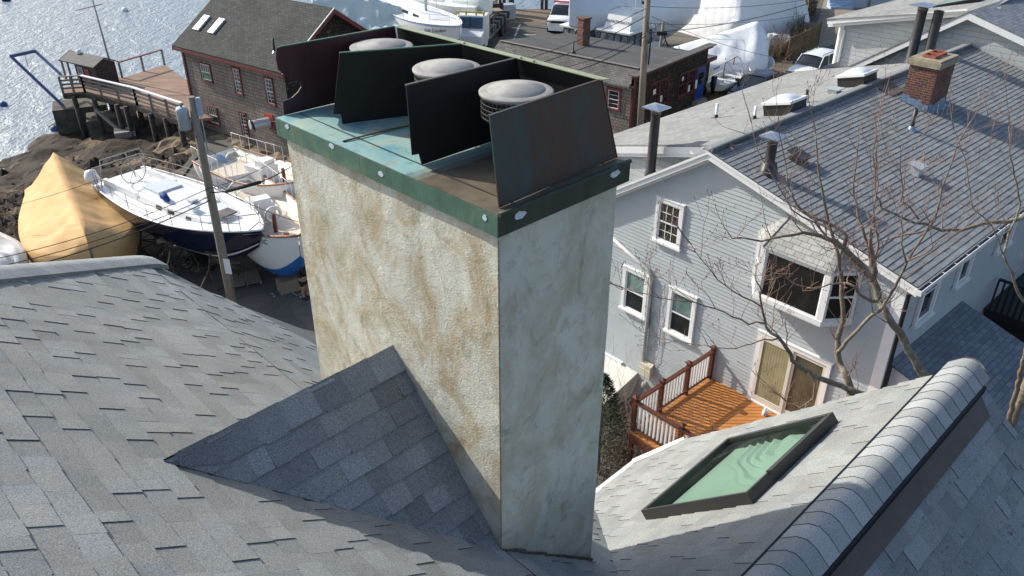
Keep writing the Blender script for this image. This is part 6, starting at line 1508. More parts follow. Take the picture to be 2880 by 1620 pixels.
# harbour boats
hm = Boat('patrol_boat', 'white harbor patrol boat with lettered wheelhouse behind the shop chimney', 'boat', Vector((7.5, 60.1, 0)) + sdr * 4.6, Vector((7.5, 60.1, 0)) - sdr * 1.7, 3.2, .05, 1.3, tr=.85, rake=.6, sheer=.6, group='harbor patrol boats')
hm.hull('gel', 'bottom_blue', .7); hm.deck('gel', 0, 1, .1)
def wheelhouse(b, x0, x1, w, z0, z1, rk, roof='gel', nwin=4, slope=.35):
    m = MB(); 
    f = [Vector((x1, -w / 2, z0)), Vector((x1, w / 2, z0)), Vector((x1 - slope, w / 2 * .92, z1)), Vector((x1 - slope, -w / 2 * .92, z1))]
    r = [Vector((x0, -w / 2, z0)), Vector((x0, w / 2, z0)), Vector((x0, w / 2 * .92, z1)), Vector((x0, -w / 2 * .92, z1))]
    m.face(f); m.face(r); m.face((f[0], f[3], r[3], r[0])); m.face((f[1], f[2], r[2], r[1])); m.face((f[3], f[2], r[2], r[3])); wh = m.build('wheelhouse', M['gel'], b.root)
    m = MB(); m.prism([Vector((x0 - .3, -w / 2 - .1, z1)), Vector((x1 - slope + .35, -w / 2 - .1, z1)), Vector((x1 - slope + .35, w / 2 + .1, z1)), Vector((x0 - .3, w / 2 + .1, z1))], UP * .1); m.build('wheelhouse_roof', M[roof], b.root, parent=wh)
    def panes(a0, a1, b1, b0, n, out):
        for i in range(n):
            u0, u1 = (i + .08) / n, (i + .92) / n; g = lambda u, v: (a0.lerp(a1, u)).lerp(b0.lerp(b1, u), v) + out
            m = MB(); m.face([g(u0, .34), g(u1, .34), g(u1, .9), g(u0, .9)]); m.build('pane', plain('boat_glass', (.16, .20, .22), .06, .3, 2, spec=.8), b.root, parent=wh)
            m = MB(); e = [g(u0, .34), g(u1, .34), g(u1, .9), g(u0, .9)]
            for i2 in range(4): m.beam(e[i2], e[(i2 + 1) % 4], .05)
            m.build('gasket', M['black'], b.root, parent=wh)
    panes(f[0], f[1], f[2], f[3], nwin, Vector((.02, 0, .01))); panes(f[0], r[0], r[3], f[3], nwin, Vector((0, -.02, 0))); panes(f[1], r[1], r[2], f[2], nwin, Vector((0, .02, 0)))
    return wh
wheelhouse(hm, -1.6, 1.9, 2.6, 1.1, 2.8, .3)
mb = MB(); fl_ = [Vector((1.35, -1.1, 2.9)), Vector((1.35, 1.1, 2.9)), Vector((1.0, 1.0, 3.85)), Vector((1.0, -1.0, 3.85))]
mb.face(fl_); mb.face([fl_[0], fl_[3], Vector((-.8, -1, 3.8)), Vector((-1, -1.1, 2.9))]); mb.face([fl_[1], fl_[2], Vector((-.8, 1, 3.8)), Vector((-1, 1.1, 2.9))]); mb.build('flybridge', M['gel'], hm.root)
o = lettering('HARBORMASTER', .29, 'ink', hm.root, (0, 0, 0), (1, 0, 0), (0, 1, 0), 'boat_lettering', 0)
X, Y = Vector((0, 1, 0)), (fl_[3] - fl_[0]).normalized(); Z = X.cross(Y)
for v in o.data.vertices: c = v.co + hm.root.location; v.co = Vector((1.17, 0, 3.40)) + X * c.x + Y * c.y + Z * (c.z + .03)
mb = MB(); mb.tube([Vector((-.9, -.9, 3.8)), Vector((-1.4, -.5, 5.1)), Vector((-1.4, .5, 5.1)), Vector((-.9, .9, 3.8))], .05, 6); mb.tube([Vector((-1.0, 0, 3.9)), Vector((-1.2, 0, 7.4))], .04, 6); mb.build('radar_mast', M['gel'], hm.root)
mb = MB(); mb.lathe([(0, 0), (.32, .02), (.34, .14), (.25, .22), (0, .24)], Vector((-1.3, 0, 6.1)), 14); mb.build('radar_dome', M['gel'], hm.root)
mb = MB(); mb.tube([Vector((-1.2, .45, 4.5)), Vector((-1.2, .85, 4.6))], [.16, .22], 10); mb.build('horn', M['black'], hm.root)
hm.tubes('fly_rail', [[Vector((1.0, -1, 4.1)), Vector((-.8, -1, 4.1)), Vector((-.8, 1, 4.1)), Vector((1, 1, 4.1))]], .025, 'steel')
cb = Boat('cabin_boat', 'small white cabin work boat with mast, left of the shop chimney', 'boat', Vector((4.9, 62.3, 0)) + sdr * 4.8, Vector((4.9, 62.3, 0)) - sdr * 1.6, 3.0, .05, 1.2, tr=.85, rake=.6, sheer=.5, group='harbor patrol boats')
cb.hull('gel', 'bottom_blue', .7); cb.deck('gel', 0, 1, .1); wheelhouse(cb, -1.2, 2.0, 2.5, 1.0, 2.6, .3, nwin=4, slope=.25)
mb = MB(); mb.box(Vector((.9, 0, 2.95)), (.45, .6, .6)); mb.tube([Vector((.9, -.9, 3.4)), Vector((.9, .9, 3.4))], .05, 6); mb.build('radar_post', M['gel'], cb.root)
mb = MB(); mb.tube([Vector((.2, .1, 2.7)), Vector((-.5, .1, 5.6))], [.12, .08], 8); mb.tube([Vector((.2, -.7, 2.7)), Vector((-.2, -.6, 4.6))], .03, 6); mb.tube([Vector((-.1, -.6, 3.8)), Vector((-.15, .3, 3.9))], .03, 6); mb.build('light_mast', M['gel'], cb.root)
mb = MB(); mb.tube([Vector((-.7, -.4, 2.95)), Vector((-.7, .6, 2.95))], .27, 12); mb.build('raft_canister', M['gel'], cb.root)
mb = MB(); mb.tube([Vector((-.2, -.6, 3.2)), Vector((-.1, -.7, 6.0))], .015, 5); mb.build('aerial', M['gel'], cb.root)
wb2 = Boat('motor_boat', 'white open motor boat between the two wheelhouse boats and the wrapped yacht', 'boat', pz(1880, 66, 1), pz(1690, 78, 1), 3.2, .3, 1.9, tr=.85, rake=.6)
wb2.hull('gel', 'bottom_blue', .7); wb2.deck('gel', 0, 1, .1); wb2.trunk(.35, .8, 2.2, .6, 'gel', .4); mb = MB(); mb.tube([Vector((.5, 0, 2.3)), Vector((.3, 0, 9))], [.1, .07], 8); mb.build('mast', M['alum'], wb2.root)
for k, (sa, bo, lab) in enumerate((((2010, 232), (2100, 195), 'white open skiff with dark outboard motor against the chain link fence'), ((2085, 205), (2165, 170), 'small cream dinghy behind the chain link fence near the wrapped boat'), ((1990, 150), (1890, 152), 'white skiff cluttered with gear behind the shop parapet'), ((2130, 120), (2215, 108), 'white centre console boat between wrapped boats and the fence'))):
    b = Boat('skiff', lab, 'boat', pz(*sa, .2), pz(*bo, .2), 2.0, .15, .85, 'open skiffs by the fence', tr=.85, rake=.4, sheer=.3)
    b.hull('gel', 'gel_grey', .7); b.deck('gel_cream' if k == 1 else 'gel_grey', .03, .93, .35, .14, .0, 'sole'); b.toe('gel', .05, 0, 1, .02, 'gunwale')
    for t in (.3, .6): m = MB(); x = b.pt(t, 0, 1).x; m.ob(Vector((x, -b.hb(t) + .1, .72)), Vector((.28, 0, 0)), Vector((0, 2 * b.hb(t) - .2, 0)), UP * .05); m.build('thwart', M['gel'], b.root)
    if k in (0, 3): m = MB(); m.tube([Vector((-b.L / 2 - .15, 0, .2)), Vector((-b.L / 2 - .15, 0, .8)), Vector((-b.L / 2 - .1, 0, 1.35))], [.08, .18, .2], 8); m.build('outboard', M['black'], b.root)
    if k in (2, 3): m = MB(); m.ob(Vector((-.3, -.35, .6)), Vector((.6, 0, 0)), Vector((0, .7, 0)), UP * .8); m.build('console', M['gel'], b.root)
    m = MB(); m.box(Vector((0, 0, .09)), (1.2, 1.0, .18)); m.build('skid', M['pallet'], b.root)

# ------------------------------------------------------------------ vehicles
def car(name, label, cat, front, rear, W_, prof, roofx, glassx, body, wheels, wr=.36, group=None, rails=False):
    """prof: side outline (x from front 0..1, z) of the body shell; roofx: greenhouse outline"""
    front, rear = Vector(front), Vector(rear); d = (front - rear); d.z = 0; L = d.length; c = (front + rear) / 2
    r = local(thing(name, label, cat, (c.x, c.y, GZ), group, math.atan2(d.y, d.x)))
    X = lambda t: L / 2 - t * L
    def loft(outline, mat, nm, w0, tum, z0, parent=None, rnd_=.07):
        m = MB(); m.sm = True; rows = []
        ys = [-1, -.97, -.86, -.5, 0, .5, .86, .97, 1]
        for t, z in outline:
            row = []
            nosek = 1 - .10 * max(0, (.12 - t) / .12) ** 2 - .07 * max(0, (t - .9) / .1) ** 2
            for y in ys: row.append(Vector((X(t) - .10 * (y * y) * (1 if t < .2 else -1 if t > .9 else 0), y * w0 / 2 * (1 - tum * max(0, (z - z0))) * nosek, z - rnd_ * abs(y) ** 6 * (1 if z > z0 + .05 else 0))))
            rows.append(row)
        m.grid(rows)
        for side in (0, -1):
            e = [rw[side] for rw in rows]; m.sm = False; m.face(e if side else e[::-1]); m.sm = True
        return m.build(nm, mat, r, parent=parent), rows
    bd, rows = loft(prof, M[body], 'body', W_, .06, .55)
    gh, grow = loft(roofx, M['glass_dark'], 'glasshouse', W_ * .93, .17, .95, bd)
    top = max(z for t, z in roofx); ts = [t for t, z in roofx if z > top - .1]
    m = MB(); m.sm = True; ta, tz = min(ts), max(ts)
    rr = [[Vector((X(t), y * W_ * .93 / 2 * (1 - .17 * (top - .95)) * .985, top + .02 - .08 * abs(y) ** 4 + (-.03 if t in (ta, tz) else .015))) for y in (-1, -.9, -.5, 0, .5, .9, 1)] for t in [ta + (tz - ta) * i / 6 for i in range(7)]]
    m.grid(rr); rf = m.build('roof', M[body], r, parent=bd)
    for side in (-1, 1):
        lo = lambda t, z: Vector((X(t), side * (W_ * .93 / 2 * (1 - .17 * (z - .95)) + .012), z))
        for a, b in glassx:
            m = MB(); m.beam(lo(*a), lo(*b), .07, .05, Vector((0, 1, 0))); m.build('pillar', M[body], r, parent=bd)
        for t in wheels:
            c_ = Vector((X(t), side * (W_ / 2 - .1), wr)); m = MB(); m.tube([c_ - Vector((0, side * .13, 0)), c_ + Vector((0, side * .115, 0))], [wr, wr], 20); wh = m.build('wheel', M['rubber'], r)
            m = MB(); m.tube([c_ + Vector((0, side * .10, 0)), c_ + Vector((0, side * .122, 0))], [wr * .66, wr * .6], 16); m.build('rim', M['alum'], r, parent=wh)
            m = MB(); m.tube([c_ - Vector((0, side * .2, 0)), c_ + Vector((0, side * .103, 0))], [wr * 1.2, wr * 1.2], 20); m.build('wheel_arch', M['black'], r, parent=bd)
        m = MB(); mz = lo(glassx[0][0][0] + .015, 1.05); m.ob(mz, Vector((-.18, 0, 0)), Vector((0, side * .22, 0)), UP * .16); m.build('mirror', M['black'], r, parent=bd)
        if rails: m = MB(); m.tube([Vector((X(ta) - .1, side * W_ * .37, top + .03)), Vector((X(ta) - .3, side * W_ * .37, top + .09)), Vector((X(tz) + .3, side * W_ * .37, top + .09)), Vector((X(tz) + .1, side * W_ * .37, top + .03))], .025, 6); m.build('roof_rail', M['black'], r, parent=rf)
        zf = prof[1][1]; m = MB(); m.box(Vector((L / 2 + .0, side * W_ * .36, zf - .06)), (.12, .45, .13)); m.build('headlight', plain('lens', (.30, .32, .34), .1, .3, 20), r, parent=bd)
    m = MB(); m.box(Vector((L / 2 + .03, 0, prof[1][1] - .09)), (.1, W_ * .55, .17)); m.build('grille', M['black'], r, parent=bd)
    m = MB(); m.box(Vector((L / 2 - .06, 0, .36)), (.12, W_ * .8, .2)); m.build('bumper', M['black' if body == 'car_blue' else 'car_white'], r, parent=bd)
    m = MB(); m.box(Vector((0, 0, .28)), (L * .9, W_ * .9, .2)); m.build('underbody', M['black'], r, parent=bd)
    return r
suv_prof = [(0.0, .35), (.0, .88), (.03, 1.0), (.12, 1.06), (.27, 1.13), (.6, 1.14), (.93, 1.14), (.985, 1.05), (1.0, .6), (.99, .35)]
suv_gh = [(.24, 1.08), (.37, 1.70), (.42, 1.76), (.65, 1.78), (.88, 1.72), (.97, 1.10)]
sf, sr = pz(2238, 240, GZ), pz(2350, 192, GZ); ds = (sr - sf).normalized()
car('parked_suv', 'white sport utility vehicle with black roof rails parked by the wooden fence', 'car', sf, sf + ds * 4.9, 1.95, suv_prof, suv_gh, [((.25, 1.1), (.38, 1.72)), ((.54, 1.1), (.55, 1.76)), ((.76, 1.1), (.77, 1.76)), ((.96, 1.1), (.88, 1.72))], 'car_white', (.19, .80), .39, rails=True)
sed_prof = [(0.0, .3), (.0, .62), (.04, .76), (.25, .92), (.6, .95), (.9, .98), (.99, .85), (1.0, .45), (.98, .3)]
sed_gh = [(.24, .88), (.42, 1.40), (.5, 1.46), (.66, 1.46), (.78, 1.40), (.93, .92)]
cf = pz(2078, 292, GZ) ; cr_ = pz(2172, 245, GZ); dc = (cr_ - cf).normalized()
car('parked_car', 'dark blue car parked in the street in front of the white vehicle', 'car', cf, cf + dc * 4.7, 1.82, sed_prof, sed_gh, [((.25, .9), (.42, 1.41)), ((.56, .9), (.57, 1.45)), ((.93, .93), (.78, 1.41))], 'car_blue', (.18, .82), .33)
pk_prof = [(0, .45), (0, 1.1), (.03, 1.25), (.25, 1.35), (.45, 1.36), (.98, 1.36), (1, 1.2), (.99, .45)]
pk_gh = [(.22, 1.3), (.33, 2.0), (.37, 2.08), (.55, 2.1), (.95, 2.06), (.97, 1.36)]
pf_, pr2 = pz(1545, 96, GZ), pz(1580, 60, GZ); dp = (pr2 - pf_).normalized()
vn = car('parked_van', 'white van with red and black roof bars parked at the wharf', 'van', pf_ + Vector((.7, 0, 0)), pf_ + Vector((.7, 0, 0)) + dp * 5.2, 2.1, pk_prof, pk_gh, [((.23, 1.32), (.34, 2.02)), ((.52, 1.3), (.53, 2.05)), ((.97, 1.36), (.95, 2.05))], 'car_white', (.18, .8), .4)
mb = MB(); mb.box(Vector((.3, 0, 2.25)), (.3, 1.7, .1)); mb.build('roof_bar', M['red'], vn)
# hydraulic boat truck with trailer
tk = local(thing('boat_truck', 'white cab truck with steel cage and long dark trailer beside the named yacht', 'truck', pz(1328, 150, GZ), None, math.atan2(*[(pz(1328, 150, GZ) - pz(1390, 85, GZ)).normalized()[i] for i in (1, 0)])))
mb = MB(); mb.prism([Vector((1.7, -1.15, .6)), Vector((1.7, -1.15, 1.7)), Vector((.5, -1.15, 1.95)), Vector((.2, -1.15, 2.9)), Vector((-1.3, -1.15, 2.95)), Vector((-1.3, -1.15, .6))], Vector((0, 2.3, 0))); mb.build('cab', M['car_white'], tk)
mb = MB(); mb.face([Vector((.49, -1.0, 2.03)), Vector((.49, 1.0, 2.03)), Vector((.24, 1.0, 2.82)), Vector((.24, -1.0, 2.82))]); ws_ = mb.build('windscreen', plain('ws', (.05, .09, .14), .06, .4, 2), tk)
for v in ws_.data.vertices: v.co += Vector((.03, 0, .01))
mb = MB(); mb.beam(Vector((.52, 0, 2.0)), Vector((.27, 0, 2.85)), .06); mb.build('centre_pillar', M['black'], tk)
mb = MB()
for y in (-1.5, 1.5):
    mb.beam(Vector((.2, y, 1.2)), Vector((.2, y, 2.9)), .07); mb.beam(Vector((-1.2, y, 1.2)), Vector((-1.2, y, 2.9)), .07)
    for z in (1.3, 2.0, 2.8): mb.beam(Vector((.2, y, z)), Vector((-1.2, y, z)), .06)
mb.build('cage', M['grey_wood'], tk)
mb = MB(); mb.beam(Vector((0, -1.1, 3.15)), Vector((0, 1.1, 3.15)), .1)
for y in (-1, -.4, .4, 1): mb.tube([Vector((0, y, 2.95)), Vector((.1, y, 3.25))], .07, 7)
mb.build('light_bar', M['yellow'], tk)
mb = MB()
for y in (-.9, .9): mb.ob(Vector((-9.0, y - .15, .7)), Vector((7.6, 0, 0)), Vector((0, .3, 0)), UP * .45)
for i in range(7): mb.ob(Vector((-9 + i * 1.2, -.9, .8)), Vector((.3, 0, 0)), Vector((0, 1.8, 0)), UP * .3)
for i in range(5): mb.ob(Vector((-8.5 + i * 1.4, -1.35, 1.1)), Vector((.5, 0, 0)), Vector((0, .6, 0)), UP * .6); mb.ob(Vector((-8.5 + i * 1.4, .75, 1.1)), Vector((.5, 0, 0)), Vector((0, .6, 0)), UP * .6)
mb.build('trailer', plain('trailer', (.06, .065, .075), .5, .4, 4), tk)
for x in (1.0, -1.0, -6.2, -7.3):
    for y in (-1.05, 1.05): mb = MB(); mb.tube([Vector((x, y - .15, .5)), Vector((x, y + .15, .5))], .5, 16); mb.build('wheel', M['rubber'], tk)

# ------------------------------------------------------------------ yard clutter
pp = pz(690, 790, GZ); plt = local(thing('pallet', 'weathered wooden pallet lying on the dark yard near the utility pole', 'pallet', pp, None, R(25)))
for i in range(7): mb = MB(); mb.ob(Vector((-.62, -.55 + i * .165, .11)), Vector((1.2, 0, 0)), Vector((0, .1, 0)), UP * .022); mb.build('slat', M['pallet'], plt)
for x in (-.6, -.05, .5): mb = MB(); mb.ob(Vector((x, -.55, .01)), Vector((.08, 0, 0)), Vector((0, 1.1, 0)), UP * .1); mb.build('runner', M['pallet'], plt)
proto = None; jr = random.Random(4)
spots = [(400, 640), (430, 700), (470, 660), (380, 690), (500, 720), (420, 745), (520, 760), (470, 770), (350, 660), (450, 615), (545, 775), (395, 590)]
lab = ['rusty tripod boat stand at the stern of the navy sailboat', 'rusty tripod boat stand in the tangle left of the sailboat keel', 'rusty tripod boat stand in the shade below the navy hull', 'rusty tripod boat stand next to the tan covered boat']
for i, (u, v) in enumerate(spots):
    p = pz(u, v, GZ)
    if proto is None:
        proto = local(thing('boat_stand', 'rusty spare boat stand in the tangle between tan boat and sailboat keel', 'boat stand', p, 'spare boat stands'))
        for th in (0.3, 2.4, 4.5):
            mb = MB(); mb.beam(Vector((.9 * math.cos(th), .9 * math.sin(th), .03)), Vector((0, 0, 1.15)), .05); mb.build('leg', M['stand'], proto)
            mb = MB(); t4 = th + 2.1; mb.beam(Vector((.62 * math.cos(th), .62 * math.sin(th), .42)), Vector((.62 * math.cos(t4), .62 * math.sin(t4), .42)), .035); mb.build('brace', M['stand'], proto)
        mb = MB(); mb.cyl(Vector((0, 0, 1.0)), Vector((0, 0, 1.6)), .025, n=8); mb.build('screw', M['stand'], proto)
        mb = MB(); mb.box(Vector((0, 0, 1.62)), (.32, .32, .05)); mb.build('pad', M['pallet'], proto)
    else: dup(proto, p + Vector((jr.uniform(-.3, .3), jr.uniform(-.3, .3), 0)), jr.uniform(0, 6))
for k, (u, v, s_, lb) in enumerate(((352, 712, (.6, .4, .3), 'white paint stained box among the boat stands'), (460, 718, (.9, .12, .08), 'pale plank lying among the rusty boat stands'), (735, 715, (.7, .5, .45), 'wooden block pile under the cream launch bow'), (640, 745, (1.6, .2, .06), 'long pale plank under the navy bow'))):
    p = pz(u, v, GZ); mb = MB(); mb.box(p + UP * s_[2] / 2, s_, R(30 + 40 * k))
    mb.box(p + UP * (s_[2] + .03) + Vector((.05, .05, 0)), (s_[0] * .6, s_[1] * .7, .06), R(60 + 40 * k)); tag(mb.build('yard_block', M['pallet' if k else 'white_paint'], weld=False), lb, 'block' if k != 0 else 'box')
# wharf furniture
gt = pz(1400, 34, GZ); gn = thing('dock_gantry', 'dark timber dock gantry at the wharf edge left of the piles', 'gantry', pz(1395, 40, GZ))
mb = MB(); a_, b_ = pz(1378, 36, GZ), pz(1418, 36, GZ)
for p in (a_, b_, a_.lerp(b_, .5)): mb.beam(p, p + UP * 4.4, .3)
mb.beam(a_ + UP * 4.3, b_ + UP * 4.3, .5, .7); mb.beam(a_ + UP * 2.2, b_ + UP * 2.2, .2, .25); mb.build('frame', M['pile_wood'], gn)
for k, (u, v, h) in enumerate(((1438, 26, 3.4), (1524, 26, 2.2), (1536, 26, 2.2))):
    p = pz(u, v, GZ); mb = MB(); mb.tube([p - UP * 3, p + UP * h], .28 if k == 0 else .16, 9); tag(mb.build('mooring_pile', M['pile_wood']), ('tall thick mooring pile at the wharf edge', 'left one of the two thin mooring piles at the wharf edge', 'right one of the two thin mooring piles at the wharf edge')[k], 'pile')
for k, (u, v, s_, m_, lb) in enumerate(((1390, 80, (1.3, 1.3, 1.6), 'pallet', 'wooden crate beside the teal keel'), (1380, 62, (2.0, 1.4, 1.7), 'pile_wood', 'dark stacked timber crate behind the teal keel'), (1428, 52, (1.2, 1.0, 1.3), 'transformer', 'grey bin on the wharf'), (1360, 72, (2.2, 1.6, 1.0), 'yellow', 'heap of yellow and black gear beside the teal keel'))):
    p = pz(u, v, GZ); mb = MB(); mb.box(p + UP * s_[2] / 2, s_, R(20)); 
    for z in (.3, .7): mb.box(p + UP * s_[2] * z, (s_[0] + .05, s_[1] + .05, .12), R(20))
    tag(mb.build('crate', M[m_], weld=False), lb, 'crate')
lp = pz(1406, 64, GZ); t = thing('wharf_crane', 'small orange and black post crane standing on the wharf', 'crane', lp); mb = MB(); mb.lathe([(.8, 0), (.8, .2), (.2, .3), (.15, 2.6), (0, 2.6)], lp, 12); mb.build('post', M['black'], t); mb = MB(); mb.lathe([(.22, 2.6), (.26, 3.4), (.1, 3.7), (0, 3.7)], lp, 10); mb.build('head', M['yellow'], t)
def person_():
    f = pz(861, 839, GZ); t = thing('person', 'person in black sweater and shorts with turquoise headscarf at the chimney edge', 'person', f)
    fw = Vector((.85, -.45, 0)).normalized(); sd = Vector((fw.y, -fw.x, 0))
    def P3(x, y, z): return f + fw * x + sd * y + UP * z
    def skin(name, chains, mat, sub=1):
        me = bpy.data.meshes.new(name); vs, es, rs = [], [], []
        for ch in chains:
            st_ = None
            for c in ch:
                if isinstance(c, int): st_ = c; continue
                vs.append(Vector(c[0]) - t.location); rs.append(c[1])
                if st_ is not None: es.append((st_, len(vs) - 1))
                st_ = len(vs) - 1
        me.from_pydata(vs, es, []); o = bpy.data.objects.new(name, me); COL.objects.link(o); o.parent = t
        md = o.modifiers.new('skin', 'SKIN'); 
        for v, r_ in zip(me.skin_vertices[0].data, rs): v.radius = (r_[0], r_[1]) if hasattr(r_, '__len__') else (r_, r_)
        me.skin_vertices[0].data[0].use_root = True; md.use_smooth_shade = True
        s_ = o.modifiers.new('sub', 'SUBSURF'); s_.levels = s_.render_levels = sub; me.materials.append(mat); return o
    body = skin('body', [[(P3(0, 0, .90), (.13, .16)), (P3(.01, 0, 1.05), (.12, .15)), (P3(.02, 0, 1.25), (.13, .17)), (P3(.02, 0, 1.38), (.12, .15)), (P3(.02, 0, 1.46), .06), (P3(.04, 0, 1.52), .06), (P3(.06, 0, 1.60), (.095, .08)), (P3(.06, 0, 1.70), .08)],
        [0, (P3(0, .10, .84), .10), (P3(.02, .11, .48), .065), (P3(-.02, .11, .30), .06), (P3(0, .11, .09), .04), (P3(.12, .12, .035), .04)], [0, (P3(0, -.10, .84), .10), (P3(.04, -.11, .48), .065), (P3(.0, -.11, .30), .06), (P3(.02, -.11, .09), .04), (P3(.14, -.12, .035), .04)],
        [3, (P3(.02, .21, 1.36), .06), (P3(.0, .25, 1.12), .045), (P3(.17, .19, 1.05), .035), (P3(.26, .10, 1.08), .03)], [3, (P3(.02, -.21, 1.36), .06), (P3(.0, -.25, 1.12), .045), (P3(.17, -.19, 1.05), .035), (P3(.26, -.10, 1.08), .03)]], M['skin'])
    skin('sweater', [[(P3(0, 0, .92), (.15, .19)), (P3(.01, 0, 1.05), (.145, .18)), (P3(.02, 0, 1.25), (.15, .19)), (P3(.02, 0, 1.40), (.13, .16)), (P3(.02, 0, 1.46), .075)], [3, (P3(.02, .21, 1.36), .075), (P3(.0, .255, 1.12), .06), (P3(.15, .20, 1.055), .048)], [3, (P3(.02, -.21, 1.36), .075), (P3(.0, -.255, 1.12), .06), (P3(.15, -.20, 1.055), .048)]], M['cloth_black'])
    skin('shorts', [[(P3(0, 0, .93), (.145, .185)), (P3(0, .10, .80), .115), (P3(.01, .115, .58), .095)], [0, (P3(0, -.10, .80), .115), (P3(.02, -.115, .58), .095)]], M['cloth_black'])
    mb = MB(); mb.sm = True; c = P3(.055, 0, 1.66)
    mb.lathe([(.0, .13), (.07, .115), (.105, .06), (.11, 0), (.1, -.06), (.085, -.16), (.06, -.2)], c - fw * .018, 14); mb.build('headscarf', M['cloth_teal'], t)
    for y in (.115, -.115): mb = MB(); mb.tube([P3(-.06, y, .05), P3(.02, y, .07), P3(.12, y, .05), P3(.19, y, .035)], [.045, .055, .048, .03], 8); mb.build('shoe', M['black'], t)
    for y in (.10, -.10):
        for k in range(4): mb = MB(); a = P3(.275, y * .9 + (k - 1.5) * .016, 1.085); mb.tube([a, a + fw * .035 - UP * .005, a + fw * .05 - UP * .03], [.009, .0085, .007], 5); mb.build('finger', M['skin'], t, parent=body)
        mb = MB(); a = P3(.25, y * .6, 1.10); mb.tube([a, a + fw * .03 + UP * .015], [.011, .009], 5); mb.build('thumb', M['skin'], t, parent=body)
    mb = MB(); mb.sm = True; mb.lathe([(0, .06), (.012, .03), (.018, 0), (0, -.01)], c + fw * .092 - UP * .03, 6); mb.build('nose', M['skin'], t, parent=body)
    for y in (.032, -.032): mb = MB(); mb.lathe([(0, .011), (.011, 0), (0, -.011)], c + fw * .088 + sd * y, 6); mb.build('eye', M['black'], t, parent=body)
    mb = MB(); mb.box(c + fw * .09 - UP * .075, (.01, .05, .01), math.atan2(fw.y, fw.x)); mb.build('mouth', plain('lips', (.3, .1, .08), .5), t, parent=body)
person_()
# ------------------------------------------------------------------ neighbour house at the top right
nb = thing('shingle_house', 'pale grey shingle sided house with white rakes behind the brick chimney', 'house', Q(1, 18, GZ))
def wz(u, v, h): q = ppl(u, v, P0 + Hv * h, Hv); return (q - P0).dot(Wv), q.z
HN = 16.06; aw, az_ = wz(2735, 34, HN); lw, lz = wz(2446, 165, HN); rw_, rz_ = wz(2880, 102, HN)
sl1, sl2 = (az_ - lz) / (lw - aw), (az_ - rz_) / (aw - rw_)
LW, RW2 = lw + 2.5, aw - 7
mb = MB(); mb.face([Q(LW, HN, GZ), Q(LW, HN, az_ - sl1 * (LW - aw)), Q(aw, HN, az_ - .12), Q(RW2, HN, az_ - sl2 * (aw - RW2) - .1), Q(RW2, HN, GZ)]); mb.build('front_gable', M['nb_shingle_wall'], nb)
H2 = 17.6; cw2, cz2 = wz(2378, 75, H2); cb2, _ = wz(2347, 192, H2); ew, ez = wz(2353, 58, H2); e2w, e2z = wz(2732, 30, H2)
mb = MB(); mb.face([Q(cb2, H2, GZ), Q(cb2, H2, ez - .1), Q(e2w - 1, H2, e2z + .3), Q(e2w - 1, H2, GZ)]); mb.face([Q(cb2, H2, GZ), Q(cb2, H2 + 9, GZ), Q(cb2, H2 + 9, ez - .1), Q(cb2, H2, ez - .1)]); mb.build('back_wall', M['nb_shingle_wall'], nb)
mb = MB(); mb.beam(Q(cb2 + .02, H2 - .03, GZ), Q(cb2 + .02, H2 - .03, ez - .15), .2, .16); mb.build('corner_post', M['trim'], nb)
mb = MB(); mb.beam(Q(cb2 - .14, H2 - .08, ez - .3), Q(cb2 - .14, H2 - .08, GZ), .08); mb.build('downspout', M['trim'], nb)
mb = MB()
for dz, o in ((0, -.42), (.14, -.3)): slab(Q(ew + .2, H2 + o, ez + .02 - dz), Q(e2w, H2 + o, e2z + .12 - dz), .14, Hv, .05)
slab(Q(aw, HN - .32, az_ + .02), Q(LW, HN - .32, az_ + .02 - sl1 * (LW - aw)), .24, Hv, .06); slab(Q(aw, HN - .32, az_ + .02), Q(RW2, HN - .32, az_ + .02 - sl2 * (aw - RW2)), .24, Hv, .06)
mb.prism([Q(aw, HN - .3, az_ - .2), Q(LW, HN - .3, az_ - .2 - sl1 * (LW - aw)), Q(LW, HN, az_ - .2 - sl1 * (LW - aw)), Q(aw, HN, az_ - .2)], UP * .03); mb.prism([Q(aw, HN - .3, az_ - .2), Q(RW2, HN - .3, az_ - .2 - sl2 * (aw - RW2)), Q(RW2, HN, az_ - .2 - sl2 * (aw - RW2)), Q(aw, HN, az_ - .2)], UP * .03)
mb.build('rake_trim', M['trim'], nb)
mb = MB(); mb.prism([Q(aw, HN - .34, az_ + .03), Q(RW2, HN - .34, az_ + .03 - sl2 * (aw - RW2)), Q(RW2, HN + 14, az_ + .03 - sl2 * (aw - RW2)), Q(aw, HN + 14, az_ + .03)], UP * .04); mb.build('dark_roof', M['porch_shingle'], nb)
mb = MB(); mb.prism([Q(ew + .25, H2 - .45, ez + .06), Q(aw - .2, H2 - .45, e2z + .16), Q(aw - .2, H2 + 16, e2z + .16 + 1.2), Q(ew + .25, H2 + 16, ez + .06 - .2)], UP * .05)
mb.prism([Q(aw, HN - .34, az_ + .035), Q(LW, HN - .34, az_ + .035 - sl1 * (LW - aw)), Q(LW, HN + 1.4, az_ + .035 - sl1 * (LW - aw)), Q(aw, HN + 1.4, az_ + .035)], UP * .04); mb.build('pale_roof', M['pale_shingle'], nb)
def hi_pipe(u0, v0, u1, v1, h, r, label, cap):
    w, z0 = wz(u0, v0, h); _, z1 = wz(u1, v1, h); return stack(w, h, z0 - .3, z1, r, label, cap)
hi_pipe(2563, 160, 2602, 30, 13.6, .17, 'taller left one of two big black flue pipes behind the brick chimney, metal capped', True)
hi_pipe(2610, 156, 2636, 30, 13.7, .17, 'right one of two big black flue pipes behind the brick chimney, without cap', False)
